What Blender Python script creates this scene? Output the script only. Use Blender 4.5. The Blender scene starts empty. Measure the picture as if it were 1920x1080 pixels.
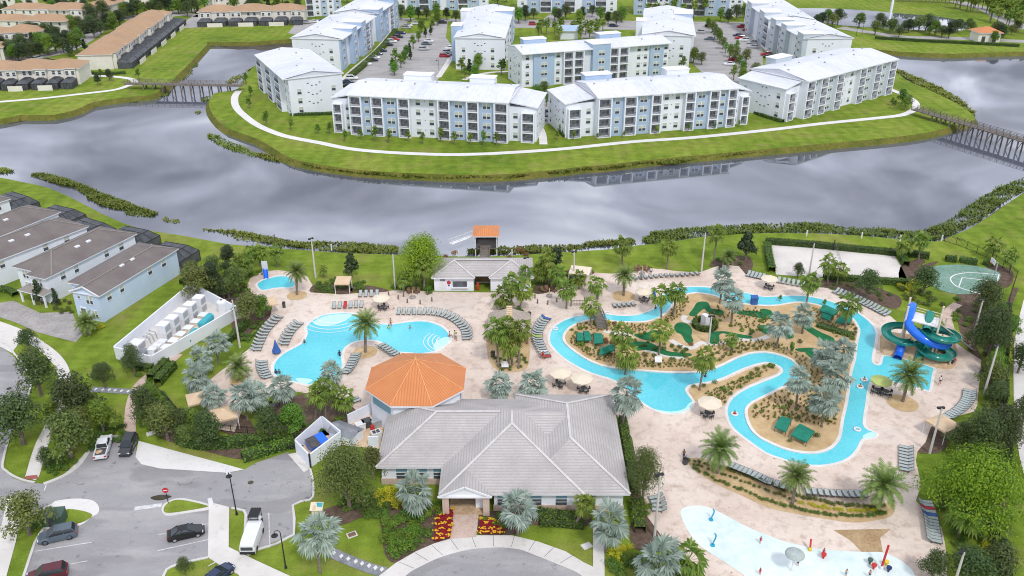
import bpy, math, random
import numpy as np
from mathutils import Vector, Matrix
from mathutils.geometry import tessellate_polygon
random.seed(7); rng = np.random.default_rng(7)
sc = bpy.context.scene; COL = sc.collection
R = math.radians
# ---------------------------------------------------------------- camera (drone, 80 m up)
F = 1630.0; TH = R(27); H = 80.0
cT, sT = math.cos(TH), math.sin(TH)
def G(px, py, z=0.0):
    u = (px-960)/F; v = (540-py)/F
    t = (z-H)/(-sT+v*cT)
    return Vector((u*t, (cT+v*sT)*t, z))
def SY(x, y, z):
    z -= H; d = y*cT-z*sT
    return 540-F*(y*sT+z*cT)/d
def HT(bx, by, ty):
    b = G(bx, by); lo, hi = 0.0, 80.0
    for _ in range(40):
        m = (lo+hi)/2
        if SY(b.x, b.y, m) > ty: lo = m
        else: hi = m
    return lo
def P(s, z=0.0):
    return [G(float(a.split(',')[0]), float(a.split(',')[1]), z) for a in s.split()]
def Z(c, r, s, z=0.0):
    return [G(480*c+float(a.split(',')[0])/4, 270*r+float(a.split(',')[1])/4, z) for a in s.split()]
cam = bpy.data.cameras.new('camera'); co = bpy.data.objects.new('camera', cam); COL.objects.link(co)
co.location = (0, 0, H); co.rotation_euler = (R(90)-TH, 0, 0)
cam.sensor_width = 36; cam.lens = F/1920*36; cam.clip_start = 1; cam.clip_end = 9000
sc.camera = co
# ---------------------------------------------------------------- materials
def nt(m):
    m.use_nodes = True; n = m.node_tree; n.nodes.clear(); return n
def node(n, t, **kw):
    x = n.nodes.new(t)
    for k, v in kw.items(): setattr(x, k, v)
    return x
MT = {}
def c4(c): return (c[0], c[1], c[2], 1)
def sr(r, g, b):
    f = lambda v: ((v/255+.055)/1.055)**2.4 if v > 10 else v/255/12.92
    return (f(r), f(g), f(b))
def ramp(n, fac, stops):
    r = node(n, 'ShaderNodeValToRGB'); e = r.color_ramp.elements
    while len(e) < len(stops): e.new(.5)
    for el, (p, c) in zip(e, stops): el.position = p; el.color = c4(c)
    n.links.new(fac, r.inputs[0]); return r.outputs[0]
def noise(n, vec, scale, detail=4, rough=.55, w=0, dist=0):
    x = node(n, 'ShaderNodeTexNoise'); x.inputs['Scale'].default_value = scale; x.inputs['Detail'].default_value = detail
    x.inputs['Roughness'].default_value = rough; x.inputs['Distortion'].default_value = dist
    if vec is not None: n.links.new(vec, x.inputs['Vector'])
    return x.outputs['Fac']
def mapp(n, vec, s):
    x = node(n, 'ShaderNodeMapping'); x.inputs['Scale'].default_value = s; n.links.new(vec, x.inputs['Vector']); return x.outputs[0]
def mixc(n, fac, a, b, mode='MIX'):
    x = node(n, 'ShaderNodeMix', data_type='RGBA', blend_type=mode)
    for s, v in ((x.inputs[0], fac), (x.inputs[6], a), (x.inputs[7], b)):
        if isinstance(v, (int, float)): s.default_value = v
        elif isinstance(v, tuple): s.default_value = c4(v)
        else: n.links.new(v, s)
    return x.outputs[2]
def out(n, col, rough=.8, spec=.3, metal=0, bump=None, bd=.1, alpha=None, ior=None):
    b = node(n, 'ShaderNodeBsdfPrincipled'); o = node(n, 'ShaderNodeOutputMaterial')
    if isinstance(col, tuple): b.inputs['Base Color'].default_value = c4(col)
    else: n.links.new(col, b.inputs['Base Color'])
    b.inputs['Roughness'].default_value = rough; b.inputs['Specular IOR Level'].default_value = spec
    b.inputs['Metallic'].default_value = metal
    if ior: b.inputs['IOR'].default_value = ior
    if bump is not None:
        q = node(n, 'ShaderNodeBump'); q.inputs['Strength'].default_value = bd; n.links.new(bump, q.inputs['Height']); n.links.new(q.outputs[0], b.inputs['Normal'])
    n.links.new(b.outputs[0], o.inputs[0]); return b
def mat(name, c1, c2=None, scale=1.0, rough=.8, spec=.3, metal=0, lo=.35, hi=.65, coord='Object', stretch=None, detail=5, fine=0, bump=0):
    m = bpy.data.materials.new(name); n = nt(m); MT[name] = m
    if c2 is None: c2 = tuple(v*.86 for v in c1)
    t = node(n, 'ShaderNodeTexCoord').outputs[coord]
    if stretch: t = mapp(n, t, stretch)
    f = noise(n, t, scale, detail)
    col = ramp(n, f, [(lo, c1), (hi, c2)])
    if fine:
        g = noise(n, t, scale*fine, 3)
        col = mixc(n, .5, col, ramp(n, g, [(.3, (.25, .25, .25)), (.7, (.75, .75, .75))]), 'SOFT_LIGHT')
    out(n, col, rough, spec, metal, f if bump else None, bump)
    return m
def leafmat(name, c1, c2, tr=.25, hue=.03, val=.35):
    m = bpy.data.materials.new(name); n = nt(m); MT[name] = m
    g = node(n, 'ShaderNodeNewGeometry').outputs['Random Per Island']
    col = ramp(n, g, [(0, c1), (1, c2)])
    oi = node(n, 'ShaderNodeObjectInfo').outputs['Random']
    h = node(n, 'ShaderNodeHueSaturation')
    for s, (a, b) in (('Hue', (.5-hue, .5+hue)), ('Value', (1-val, 1+val))):
        r = node(n, 'ShaderNodeMapRange'); r.inputs[3].default_value = a; r.inputs[4].default_value = b
        q = node(n, 'ShaderNodeMath', operation='FRACT'); q2 = node(n, 'ShaderNodeMath', operation='MULTIPLY')
        q2.inputs[1].default_value = 7.31 if s == 'Hue' else 1.0
        n.links.new(oi, q2.inputs[0]); n.links.new(q2.outputs[0], q.inputs[0]); n.links.new(q.outputs[0], r.inputs[0]); n.links.new(r.outputs[0], h.inputs[s])
    n.links.new(col, h.inputs['Color'])
    b = node(n, 'ShaderNodeBsdfPrincipled'); b.inputs['Roughness'].default_value = .55; b.inputs['Specular IOR Level'].default_value = .35
    t = node(n, 'ShaderNodeBsdfTranslucent'); mx = node(n, 'ShaderNodeMixShader'); mx.inputs[0].default_value = tr
    n.links.new(h.outputs[0], b.inputs['Base Color']); n.links.new(h.outputs[0], t.inputs[0])
    n.links.new(b.outputs[0], mx.inputs[1]); n.links.new(t.outputs[0], mx.inputs[2])
    o = node(n, 'ShaderNodeOutputMaterial'); n.links.new(mx.outputs[0], o.inputs[0])
    return m
def rows(name, c1, c2, cap, pitch, scale=.35, rough=.75, vert=False, depth=.45):
    # roof covering: courses along the slope (UV in metres), weather stains with their own shape
    m = bpy.data.materials.new(name); n = nt(m); MT[name] = m
    tc = node(n, 'ShaderNodeTexCoord'); uv = tc.outputs['UV']
    sx = node(n, 'ShaderNodeSeparateXYZ'); n.links.new(uv, sx.inputs[0])
    f = noise(n, tc.outputs['Object'], scale, 6, .65)
    base = ramp(n, f, [(.32, c1), (.55, tuple((a+b)/2 for a, b in zip(c1, c2))), (.75, c2)])
    q = node(n, 'ShaderNodeMath', operation='MULTIPLY'); q.inputs[1].default_value = 1/pitch; n.links.new(sx.outputs[0 if vert else 1], q.inputs[0])
    fr = node(n, 'ShaderNodeMath', operation='FRACT'); n.links.new(q.outputs[0], fr.inputs[0])
    line = ramp(n, fr.outputs[0], [(.0, (.0, .0, .0)), (.22, (.1, .1, .1)), (.5, (1, 1, 1)), (.95, (1, 1, 1)), (1, (.2, .2, .2))])
    col = mixc(n, line, tuple(v*(1-depth) for v in c1), base)
    br = node(n, 'ShaderNodeTexBrick'); br.inputs['Scale'].default_value = 1/pitch
    br.inputs['Color1'].default_value = (1, 1, 1, 1); br.inputs['Color2'].default_value = (.78, .78, .78, 1); br.inputs['Mortar'].default_value = (.8, .8, .8, 1)
    n.links.new(uv, br.inputs['Vector'])
    if not vert: col = mixc(n, .6, col, br.outputs['Color'], 'MULTIPLY')
    out(n, col, rough, .25, 0, fr.outputs[0], .35)
    return m
# ---------------------------------------------------------------- object helpers
def tag(o, label=None, cat=None, group=None, kind=None):
    if label: o['label'] = label
    if cat: o['category'] = cat
    if group: o['group'] = group
    if kind: o['kind'] = kind
    return o
def thing(name, label, cat, loc=(0, 0, 0), rz=0.0, group=None, scale=1.0):
    o = bpy.data.objects.new(name, None); COL.objects.link(o); o.empty_display_size = .2
    o.location = loc; o.rotation_euler = (0, 0, rz); o.scale = (scale,)*3 if not isinstance(scale, tuple) else scale
    return tag(o, label, cat, group)
def put(name, me, parent=None, loc=None, rz=0.0, scale=None, rot=None):
    o = bpy.data.objects.new(name, me); COL.objects.link(o)
    if parent: o.parent = parent
    if loc is not None: o.location = loc
    if rot: o.rotation_euler = rot
    elif rz: o.rotation_euler = (0, 0, rz)
    if scale is not None: o.scale = (scale,)*3 if not isinstance(scale, tuple) else scale
    return o
def dup(root, loc, rz=None, label=None, group=None, scale=None):
    r = root.copy(); COL.objects.link(r); r.location = loc
    if rz is not None: r.rotation_euler = (0, 0, rz)
    if scale is not None: r.scale = (scale,)*3 if not isinstance(scale, tuple) else scale
    if label: r['label'] = label
    if group: r['group'] = group
    for ch in KIDS(root):
        c = ch.copy(); COL.objects.link(c); c.parent = r
        for g in KIDS(ch):
            d = g.copy(); COL.objects.link(d); d.parent = c
            KID.setdefault(c.name, []).append(d)
        KID.setdefault(r.name, []).append(c)
    return r
KID = {}
def KIDS(o):
    if o.name in KID: return KID[o.name]
    k = list(o.children); KID[o.name] = k; return k
class MB:
    def __init__(s): s.v = []; s.f = []; s.m = []; s.k = 0
    def mt(s, k): s.k = k; return s
    def face(s, pts):
        b = len(s.v); s.v += [tuple(p) for p in pts]; s.f.append(tuple(range(b, b+len(pts)))); s.m.append(s.k); return s
    def add(s, vs, fs):
        b = len(s.v); s.v += [tuple(p) for p in vs]
        for f in fs: s.f.append(tuple(b+i for i in f)); s.m.append(s.k)
        return s
    def box(s, x0, x1, y0, y1, z0, z1, M=None):
        v = [(x, y, z) for z in (z0, z1) for y in (y0, y1) for x in (x0, x1)]
        if M: v = [tuple(M @ Vector(p)) for p in v]
        return s.add(v, [(0, 2, 3, 1), (4, 5, 7, 6), (0, 1, 5, 4), (1, 3, 7, 5), (3, 2, 6, 7), (2, 0, 4, 6)])
    def bar(s, a, b, w, h=None):
        a = Vector(a); b = Vector(b); h = h or w; d = (b-a); L = d.length
        if L < 1e-6: return s
        d /= L; up = Vector((0, 0, 1)) if abs(d.z) < .95 else Vector((1, 0, 0)); x = d.cross(up).normalized(); y = x.cross(d)
        v = [p+x*i*w/2+y*j*h/2 for p in (a, b) for (i, j) in ((-1, -1), (1, -1), (1, 1), (-1, 1))]
        return s.add(v, [(3, 2, 1, 0), (4, 5, 6, 7), (0, 1, 5, 4), (1, 2, 6, 5), (2, 3, 7, 6), (3, 0, 4, 7)])
    def prism(s, poly, z0, z1, top=True):
        n = len(poly); A = sum(poly[i][0]*poly[(i+1) % n][1]-poly[(i+1) % n][0]*poly[i][1] for i in range(n))
        if A < 0: poly = list(reversed(poly))
        b = len(s.v); s.v += [(p[0], p[1], z0) for p in poly]+[(p[0], p[1], z1) for p in poly]
        if z1 != z0:
            for i in range(n): j = (i+1) % n; s.f.append((b+i, b+j, b+n+j, b+n+i)); s.m.append(s.k)
        if top:
            for t in tessellate_polygon([[Vector((p[0], p[1], 0)) for p in poly]]):
                t = list(t); p, q, r = (poly[i] for i in t)
                if (q[0]-p[0])*(r[1]-p[1])-(q[1]-p[1])*(r[0]-p[0]) < 0: t.reverse()
                s.f.append(tuple(b+n+i for i in t)); s.m.append(s.k)
        return s
    def tube(s, path, rad, seg=8, cap=True, half=False):
        path = [Vector(p) for p in path]; n = len(path); rs = rad if isinstance(rad, (list, tuple)) else [rad]*n
        b = len(s.v); k = seg; px = None
        for i, p in enumerate(path):
            d = (path[min(i+1, n-1)]-path[max(i-1, 0)]).normalized()
            if px is None or half:
                up = Vector((0, 0, 1)) if abs(d.z) < .95 else Vector((1, 0, 0)); x = d.cross(up).normalized()
            else: x = (px-d*px.dot(d)).normalized()
            px = x; y = x.cross(d)
            for j in range(k):
                a = (math.pi*(1+j/(k-1)) if half else 2*math.pi*j/k)
                s.v.append(tuple(p+(x*math.cos(a)+y*math.sin(a))*rs[i]))
        for i in range(n-1):
            for j in range(k-1 if half else k):
                q = (j+1) % k; s.f.append((b+i*k+j, b+i*k+q, b+(i+1)*k+q, b+(i+1)*k+j)); s.m.append(s.k)
        if cap and not half:
            s.f.append(tuple(b+j for j in reversed(range(k)))); s.m.append(s.k)
            s.f.append(tuple(b+(n-1)*k+j for j in range(k))); s.m.append(s.k)
        return s
    def lathe(s, prof, seg=12, c=(0, 0, 0)):
        b = len(s.v)
        for r, z in prof:
            for j in range(seg): a = 2*math.pi*j/seg; s.v.append((c[0]+r*math.cos(a), c[1]+r*math.sin(a), c[2]+z))
        for i in range(len(prof)-1):
            for j in range(seg): q = (j+1) % seg; s.f.append((b+i*seg+j, b+i*seg+q, b+(i+1)*seg+q, b+(i+1)*seg+j)); s.m.append(s.k)
        s.f.append(tuple(b+(len(prof)-1)*seg+j for j in range(seg))); s.m.append(s.k)
        return s
    def mesh(s, mats, uv=False, smooth=False, name='mesh'):
        me = bpy.data.meshes.new(name); me.from_pydata(s.v, [], s.f)
        for m in (mats if isinstance(mats, (list, tuple)) else [mats]): me.materials.append(MT[m] if isinstance(m, str) else m)
        me.polygons.foreach_set('material_index', s.m)
        if smooth: me.polygons.foreach_set('use_smooth', [True]*len(s.f))
        me.update()
        if uv:
            L = me.uv_layers.new(name='uv').data
            for p in me.polygons:
                nn = p.normal
                if abs(nn.z) < .995: u = Vector((-nn.y, nn.x, 0)).normalized(); w = nn.cross(u)
                else: u = Vector((1, 0, 0)); w = Vector((0, 1, 0))
                for li in p.loop_indices:
                    q = me.vertices[me.loops[li].vertex_index].co; L[li].uv = (q.dot(u), q.dot(w))
        return me
    def build(s, name, mats, parent=None, uv=False, smooth=False, loc=None, rz=0):
        return put(name, s.mesh(mats, uv, smooth, name), parent, loc, rz)
def smooth_closed(pts, n=4):
    o = []; N = len(pts)
    for i in range(N):
        a, b, c, d = pts[i-1], pts[i], pts[(i+1) % N], pts[(i+2) % N]
        for k in range(n):
            t = k/n; o.append(.5*((2*b)+(c-a)*t+(2*a-5*b+4*c-d)*t*t+(3*b-a-3*c+d)*t**3))
    return o
def smooth_open(pts, n=4):
    o = []; N = len(pts)
    for i in range(N-1):
        a, b, c, d = pts[max(i-1, 0)], pts[i], pts[i+1], pts[min(i+2, N-1)]
        for k in range(n):
            t = k/n; o.append(.5*((2*b)+(c-a)*t+(2*a-5*b+4*c-d)*t*t+(3*b-a-3*c+d)*t**3))
    o.append(pts[-1]); return o
def band(mb, pts, w, z0, z1, closed=False, off=0.0):
    # a strip of width w that follows pts, with real thickness
    n = len(pts); L, Rr = [], []
    for i, p in enumerate(pts):
        a = pts[i-1] if (closed or i > 0) else p; b = pts[(i+1) % n] if (closed or i < n-1) else p
        d = Vector((b[0]-a[0], b[1]-a[1], 0))
        d = d.normalized() if d.length > 1e-6 else Vector((1, 0, 0)); q = Vector((-d.y, d.x, 0))
        L.append((p[0]+q.x*(off+w/2), p[1]+q.y*(off+w/2))); Rr.append((p[0]+q.x*(off-w/2), p[1]+q.y*(off-w/2)))
    for i in range(n if closed else n-1):
        j = (i+1) % n
        mb.face([(*Rr[i], z1), (*Rr[j], z1), (*L[j], z1), (*L[i], z1)])
        if z1 != z0:
            mb.face([(*L[i], z1), (*L[j], z1), (*L[j], z0), (*L[i], z0)]); mb.face([(*Rr[j], z1), (*Rr[i], z1), (*Rr[i], z0), (*Rr[j], z0)])
    return mb
def inside(p, poly):
    c = False; n = len(poly)
    for i in range(n):
        a, b = poly[i], poly[i-1]
        if (a[1] > p[1]) != (b[1] > p[1]) and p[0] < (b[0]-a[0])*(p[1]-a[1])/(b[1]-a[1])+a[0]: c = not c
    return c
def scatter(poly, n, gap=.8):
    xs = [p[0] for p in poly]; ys = [p[1] for p in poly]; o = []; k = 0
    while len(o) < n and k < n*60:
        k += 1; p = (random.uniform(min(xs), max(xs)), random.uniform(min(ys), max(ys)))
        if inside(p, poly) and all((p[0]-q[0])**2+(p[1]-q[1])**2 > gap*gap for q in o): o.append(p)
    return o
def resample(pts, n):
    d = [0.0]
    for a, b in zip(pts, pts[1:]): d.append(d[-1]+(Vector(b[:2])-Vector(a[:2])).length)
    o = []
    for k in range(n):
        t = d[-1]*k/max(n-1, 1); i = max(j for j in range(len(d)) if d[j] <= t+1e-9); i = min(i, len(pts)-2)
        u = (t-d[i])/max(d[i+1]-d[i], 1e-9); a, b = pts[i], pts[i+1]; q = a+(b-a)*u; o.append((Vector(q), (b-a).normalized()))
    return o
def plen(pts): return sum((b-a).length for a, b in zip(pts, pts[1:]))
# ---------------------------------------------------------------- light: bright broken cloud, soft sun from behind the camera's right
EL, AZ = 52.0, 157.0     # azimuth of the sun, degrees clockwise from +Y
w = bpy.data.worlds.new('World'); sc.world = w; w.use_nodes = True; n = w.node_tree; n.nodes.clear()
sky = node(n, 'ShaderNodeTexSky', sky_type='NISHITA', sun_disc=False); sky.sun_elevation = R(EL); sky.sun_rotation = R(AZ)
tc = node(n, 'ShaderNodeTexCoord'); sx = node(n, 'ShaderNodeSeparateXYZ'); n.links.new(tc.outputs['Generated'], sx.inputs[0])
ab = node(n, 'ShaderNodeMath', operation='MAXIMUM'); ab.inputs[1].default_value = .08; n.links.new(sx.outputs[2], ab.inputs[0])
dv = node(n, 'ShaderNodeVectorMath', operation='DIVIDE'); cb = node(n, 'ShaderNodeCombineXYZ')
for i in range(3): n.links.new(ab.outputs[0], cb.inputs[i])
n.links.new(tc.outputs['Generated'], dv.inputs[0]); n.links.new(cb.outputs[0], dv.inputs[1])
f1 = noise(n, dv.outputs[0], 1.55, 6, .55, dist=.6)
cl = ramp(n, f1, [(.35, (.36, .38, .46)), (.45, (.66, .69, .80)), (.55, (1.04, 1.11, 1.30)), (.65, (1.75, 1.82, 2.02))])
f2 = noise(n, dv.outputs[0], .8, 3, .5)
cv = ramp(n, f2, [(.22, (.55, .55, .55)), (.45, (1, 1, 1))])
b1 = node(n, 'ShaderNodeBackground'); b1.inputs[1].default_value = .09; n.links.new(sky.outputs[0], b1.inputs[0])
b2 = node(n, 'ShaderNodeBackground'); b2.inputs[1].default_value = 1.08; n.links.new(cl, b2.inputs[0])
mx = node(n, 'ShaderNodeMixShader'); n.links.new(cv, mx.inputs[0]); n.links.new(b1.outputs[0], mx.inputs[1]); n.links.new(b2.outputs[0], mx.inputs[2])
wo = node(n, 'ShaderNodeOutputWorld'); n.links.new(mx.outputs[0], wo.inputs[0])
sl = bpy.data.lights.new('sun', 'SUN'); sl.energy = 1.9; sl.angle = R(8); sl.color = (1, .965, .92)
so = bpy.data.objects.new('sun', sl); COL.objects.link(so)
d = Vector((math.sin(R(AZ))*math.cos(R(EL)), math.cos(R(AZ))*math.cos(R(EL)), math.sin(R(EL))))
so.rotation_euler = d.to_track_quat('Z', 'Y').to_euler(); so.location = (0, 0, 200)
sc.view_settings.view_transform = 'Standard'; sc.view_settings.look = 'None'; sc.view_settings.exposure = .0; sc.view_settings.gamma = 1
sc.cycles.pixel_filter_type = 'BLACKMAN_HARRIS'; sc.cycles.filter_width = 1.05; sc.cycles.max_bounces = 6; sc.cycles.transparent_max_bounces = 6; sc.cycles.use_denoising = True
# ---------------------------------------------------------------- materials
def grassmat():
    m = bpy.data.materials.new('grass'); n = nt(m); MT['grass'] = m
    t = node(n, 'ShaderNodeTexCoord').outputs['Object']
    a = noise(n, t, .035, 5, .6); b = noise(n, t, .35, 5, .65); c = noise(n, mapp(n, t, (.09, .6, 1)), 1.2, 3)
    col = ramp(n, a, [(.3, (.105, .17, .018)), (.5, (.165, .23, .026)), (.68, (.225, .265, .045))])
    col = mixc(n, .75, col, ramp(n, b, [(.25, (.28, .28, .28)), (.75, (.74, .74, .74))]), 'SOFT_LIGHT')
    col = mixc(n, .5, col, ramp(n, c, [(.3, (.35, .35, .35)), (.7, (.65, .65, .65))]), 'SOFT_LIGHT')
    d = noise(n, t, .14, 4); col = mixc(n, ramp(n, d, [(.54, (0, 0, 0)), (.72, (.65, .65, .65))]), col, (.23, .205, .07))
    wv = node(n, 'ShaderNodeTexWave'); wv.inputs['Scale'].default_value = .22; wv.inputs['Distortion'].default_value = 3.5; wv.inputs['Detail'].default_value = 2; n.links.new(mapp(n, t, (.35, 1, 1)), wv.inputs['Vector']); col = mixc(n, .28, col, ramp(n, wv.outputs['Fac'], [(.3, (.38, .38, .38)), (.7, (.62, .62, .62))]), 'SOFT_LIGHT')
    f = noise(n, t, 5, 3); col = mixc(n, .6, col, ramp(n, f, [(.3, (.3, .3, .3)), (.7, (.7, .7, .7))]), 'SOFT_LIGHT')
    out(n, col, .95, .1, 0, f, .4)
grassmat()
def lakemat():
    m = bpy.data.materials.new('lake_water'); n = nt(m); MT['lake_water'] = m
    t = node(n, 'ShaderNodeTexCoord').outputs['Object']
    a = noise(n, t, .02, 3); col = ramp(n, a, [(.3, (.085, .092, .122)), (.7, (.115, .124, .16))])
    f = noise(n, mapp(n, t, (1, 2.2, 1)), .3, 2)
    out(n, col, .03, .5, ior=2.7)
lakemat()
def poolmat(name, c1, c2, sc_=.12):
    m = bpy.data.materials.new(name); n = nt(m); MT[name] = m
    t = node(n, 'ShaderNodeTexCoord').outputs['Object']
    a = noise(n, t, sc_, 3); col = ramp(n, a, [(.3, c1), (.7, c2)])
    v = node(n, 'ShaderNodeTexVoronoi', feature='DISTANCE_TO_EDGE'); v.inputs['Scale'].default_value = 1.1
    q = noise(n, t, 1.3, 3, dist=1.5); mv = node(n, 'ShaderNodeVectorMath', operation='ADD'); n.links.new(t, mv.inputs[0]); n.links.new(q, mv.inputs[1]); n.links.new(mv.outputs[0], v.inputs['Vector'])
    col = mixc(n, ramp(n, v.outputs['Distance'], [(0, (.07, .07, .07)), (.10, (0, 0, 0))]), col, (.75, .95, .95))  # pale web of caustic light painted into the water colour
    f = noise(n, t, 1.6, 3)
    out(n, col, .08, .5, 0, f, .06, ior=1.33)
poolmat('pool_water', (.075, .50, .60), (.14, .64, .70), .06)
poolmat('shallow_water', (.42, .78, .80), (.50, .83, .84))
def deckmat():
    m = bpy.data.materials.new('deck_stone'); n = nt(m); MT['deck_stone'] = m
    t = node(n, 'ShaderNodeTexCoord').outputs['Object']
    a = noise(n, t, .09, 5, .6); b = noise(n, t, .55, 6, .7); c = noise(n, t, .045, 3)
    col = ramp(n, a, [(.3, (.56, .44, .36)), (.5, (.70, .58, .49)), (.7, (.77, .675, .59))])
    col = mixc(n, ramp(n, b, [(.50, (0, 0, 0)), (.70, (.75, .75, .75))]), col, (.40, .285, .22))
    col = mixc(n, ramp(n, noise(n, t, 1.5, 4, .7), [(.52, (0, 0, 0)), (.7, (.5, .5, .5))]), col, (.70, .60, .54))
    col = mixc(n, ramp(n, c, [(.58, (0, 0, 0)), (.72, (.45, .45, .45))]), col, (.36, .30, .26))
    v = node(n, 'ShaderNodeTexVoronoi', feature='DISTANCE_TO_EDGE'); v.inputs['Scale'].default_value = 1.0; n.links.new(t, v.inputs['Vector'])
    col = mixc(n, ramp(n, v.outputs['Distance'], [(0, (.16, .16, .16)), (.07, (0, 0, 0))]), col, (.40, .32, .27))
    s = noise(n, t, .9, 2); col = mixc(n, ramp(n, s, [(.735, (0, 0, 0)), (.76, (.8, .8, .8))]), col, (.16, .12, .10))
    out(n, col, .8, .25, 0, b, .1)
deckmat()
def asphalt(name, c1, c2, st):
    m = bpy.data.materials.new(name); n = nt(m); MT[name] = m
    t = node(n, 'ShaderNodeTexCoord').outputs['Object']
    a = noise(n, t, .07, 5, .6); col = ramp(n, a, [(.3, c1), (.7, c2)])
    b = noise(n, mapp(n, t, (.35, 1, 1)), .25, 5, .65); col = mixc(n, ramp(n, b, [(.46, (0, 0, 0)), (.66, (.8, .8, .8))]), col, st)
    pz = noise(n, mapp(n, t, (.5, 1.4, 1)), .12, 2); col = mixc(n, ramp(n, pz, [(.56, (0, 0, 0)), (.60, (.5, .5, .5))]), col, tuple(v*.78 for v in c1))
    s = noise(n, t, .7, 3); col = mixc(n, ramp(n, s, [(.62, (0, 0, 0)), (.72, (.7, .7, .7))]), col, tuple(v*.5 for v in c1))
    v = node(n, 'ShaderNodeTexVoronoi', feature='DISTANCE_TO_EDGE'); v.inputs['Scale'].default_value = .16; n.links.new(mapp(n, t, (1, 1, 1)), v.inputs['Vector'])
    col = mixc(n, ramp(n, v.outputs['Distance'], [(0, (.14, .14, .14)), (.008, (0, 0, 0))]), col, tuple(v*.6 for v in c1))
    f = noise(n, t, 9, 2); col = mixc(n, .5, col, ramp(n, f, [(.3, (.35, .35, .35)), (.7, (.65, .65, .65))]), 'SOFT_LIGHT')
    out(n, col, .9, .2)
asphalt('asphalt', (.285, .275, .28), (.35, .34, .345), (.41, .395, .39))
asphalt('street', (.36, .345, .335), (.42, .40, .39), (.30, .29, .28))
def concrete(name, c1, c2, joint=1.8):
    m = bpy.data.materials.new(name); n = nt(m); MT[name] = m
    t = node(n, 'ShaderNodeTexCoord').outputs['Object']
    a = noise(n, t, .3, 5, .6); col = ramp(n, a, [(.3, c1), (.7, c2)])
    s = noise(n, t, .9, 4, .7); col = mixc(n, ramp(n, s, [(.55, (0, 0, 0)), (.75, (.5, .5, .5))]), col, tuple(v*.72 for v in c1))
    out(n, col, .9, .2)
concrete('concrete', (.60, .57, .53), (.70, .67, .63)); concrete('kerb_concrete', (.55, .53, .50), (.65, .63, .6)); concrete('white_concrete', (.66, .645, .62), (.75, .73, .70))
mat('mulch', (.10, .068, .05), (.155, .11, .085), 1.2, .95, .1, fine=6, bump=.4)
mat('sand', (.58, .54, .50), (.69, .65, .60), .12, .95, .1, fine=30)
mat('golden_gravel', (.60, .44, .25), (.48, .33, .17), .5, .95, .1, fine=8, bump=.3)
mat('tan_dirt', (.36, .24, .13), (.46, .33, .19), .5, .95, .1, fine=8)
mat('dark_mud', (.055, .05, .035), (.10, .085, .06), .2, .9, .2)
mat('bank_soil', (.10, .115, .022), (.16, .15, .035), .25, .9, .1, fine=6)
mat('wet_bank', (.26, .26, .28), (.18, .17, .16), .12, .5, .4)
mat('brick_path', (.52, .38, .31), (.60, .47, .40), .8, .9, .2, fine=6)
mat('grey_paver', (.30, .28, .265), (.40, .375, .36), .35, .9, .2, fine=7)
mat('slate_path', (.20, .21, .23), (.27, .28, .30), .6, .9, .2, fine=6)
mat('putting_green', (.018, .13, .05), (.028, .17, .065), .6, .95, .1, fine=12)
mat('court_green', (.16, .27, .21), (.21, .33, .26), .15, .9, .2, fine=10)
mat('white_paint', (.78, .78, .77), (.70, .70, .69), 1.5, .6)
mat('worn_paint', (.72, .72, .71), (.48, .47, .47), 1.2, .8)
mat('red_brick', (.36, .12, .09), (.30, .10, .08), 1.5)
mat('coping', (.66, .62, .57), (.76, .72, .68), .6, .7)
mat('splash_floor', (.60, .72, .69), (.77, .82, .805), .10, .5, .4, fine=9)
mat('wall_white', (.73, .755, .81), (.79, .81, .86), .25, .8, stretch=(1, 1, .3))
mat('wall_cream', (.72, .68, .60), (.78, .75, .68), .3, .8)
mat('wall_blue', (.36, .47, .62), (.40, .51, .66), .3, .8)
mat('house_blue', (.50, .61, .76), (.55, .66, .80), .3, .8)
mat('wall_grey', (.47, .53, .58), (.52, .57, .62), .3, .8)
mat('trim_white', (.80, .81, .84), (.74, .75, .78), .5, .6)
mat('roof_white', (.68, .69, .725), (.59, .61, .66), .12, .5, stretch=(1, .2, 1), fine=10)
mat('glass_dark', (.05, .06, .07), (.10, .12, .14), .6, .15, .5)
mat('glass_balcony', (.07, .08, .095), (.33, .33, .34), 1.1, .4, .4)
mat('awning_teal', (.20, .34, .42), (.24, .38, .46), .8, .7)
mat('screen_mesh', (.055, .06, .068), (.10, .105, .115), .7, .6, .3)
mat('screen_frame', (.03, .03, .032), None, 1, .5)
mat('black_metal', (.015, .016, .018), (.03, .03, .033), 2, .45)
mat('grey_metal', (.34, .35, .36), (.44, .45, .46), 1.5, .5, metal=.2)
mat('pole_concrete', (.56, .53, .49), (.64, .61, .57), 1.5, .8)
mat('sling_grey', (.33, .375, .36), (.44, .49, .47), 3, .7)
mat('frame_dark', (.06, .06, .065), (.10, .10, .10), 2, .5)
mat('canvas_cream', (.70, .60, .46), (.76, .67, .53), 1.2, .9)
mat('canvas_tan', (.62, .45, .29), (.68, .52, .35), 1.0, .9)
mat('canvas_lime', (.44, .52, .16), (.50, .57, .2), 1, .9)
mat('canvas_blue', (.04, .11, .34), (.06, .15, .42), 1, .8)
mat('canvas_green', (.012, .17, .11), (.02, .24, .16), .8, .8)
mat('slide_green', (.012, .20, .155), (.022, .26, .20), .5, .18, .5)
mat('slide_blue', (.015, .13, .68), (.02, .17, .78), .5, .18, .5)
mat('tank_teal', (.05, .36, .42), (.07, .42, .48), 1, .5)
mat('plastic_white', (.76, .76, .76), (.68, .68, .69), 2, .5)
mat('wood_grey', (.145, .125, .11), (.22, .195, .17), 1.2, .9, stretch=(.4, 3, 1), fine=4)
mat('wood_brown', (.17, .10, .065), (.24, .15, .10), 1.2, .9)
mat('thatch', (.34, .28, .23), (.42, .36, .30), 1.5, .95, fine=5)
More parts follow.
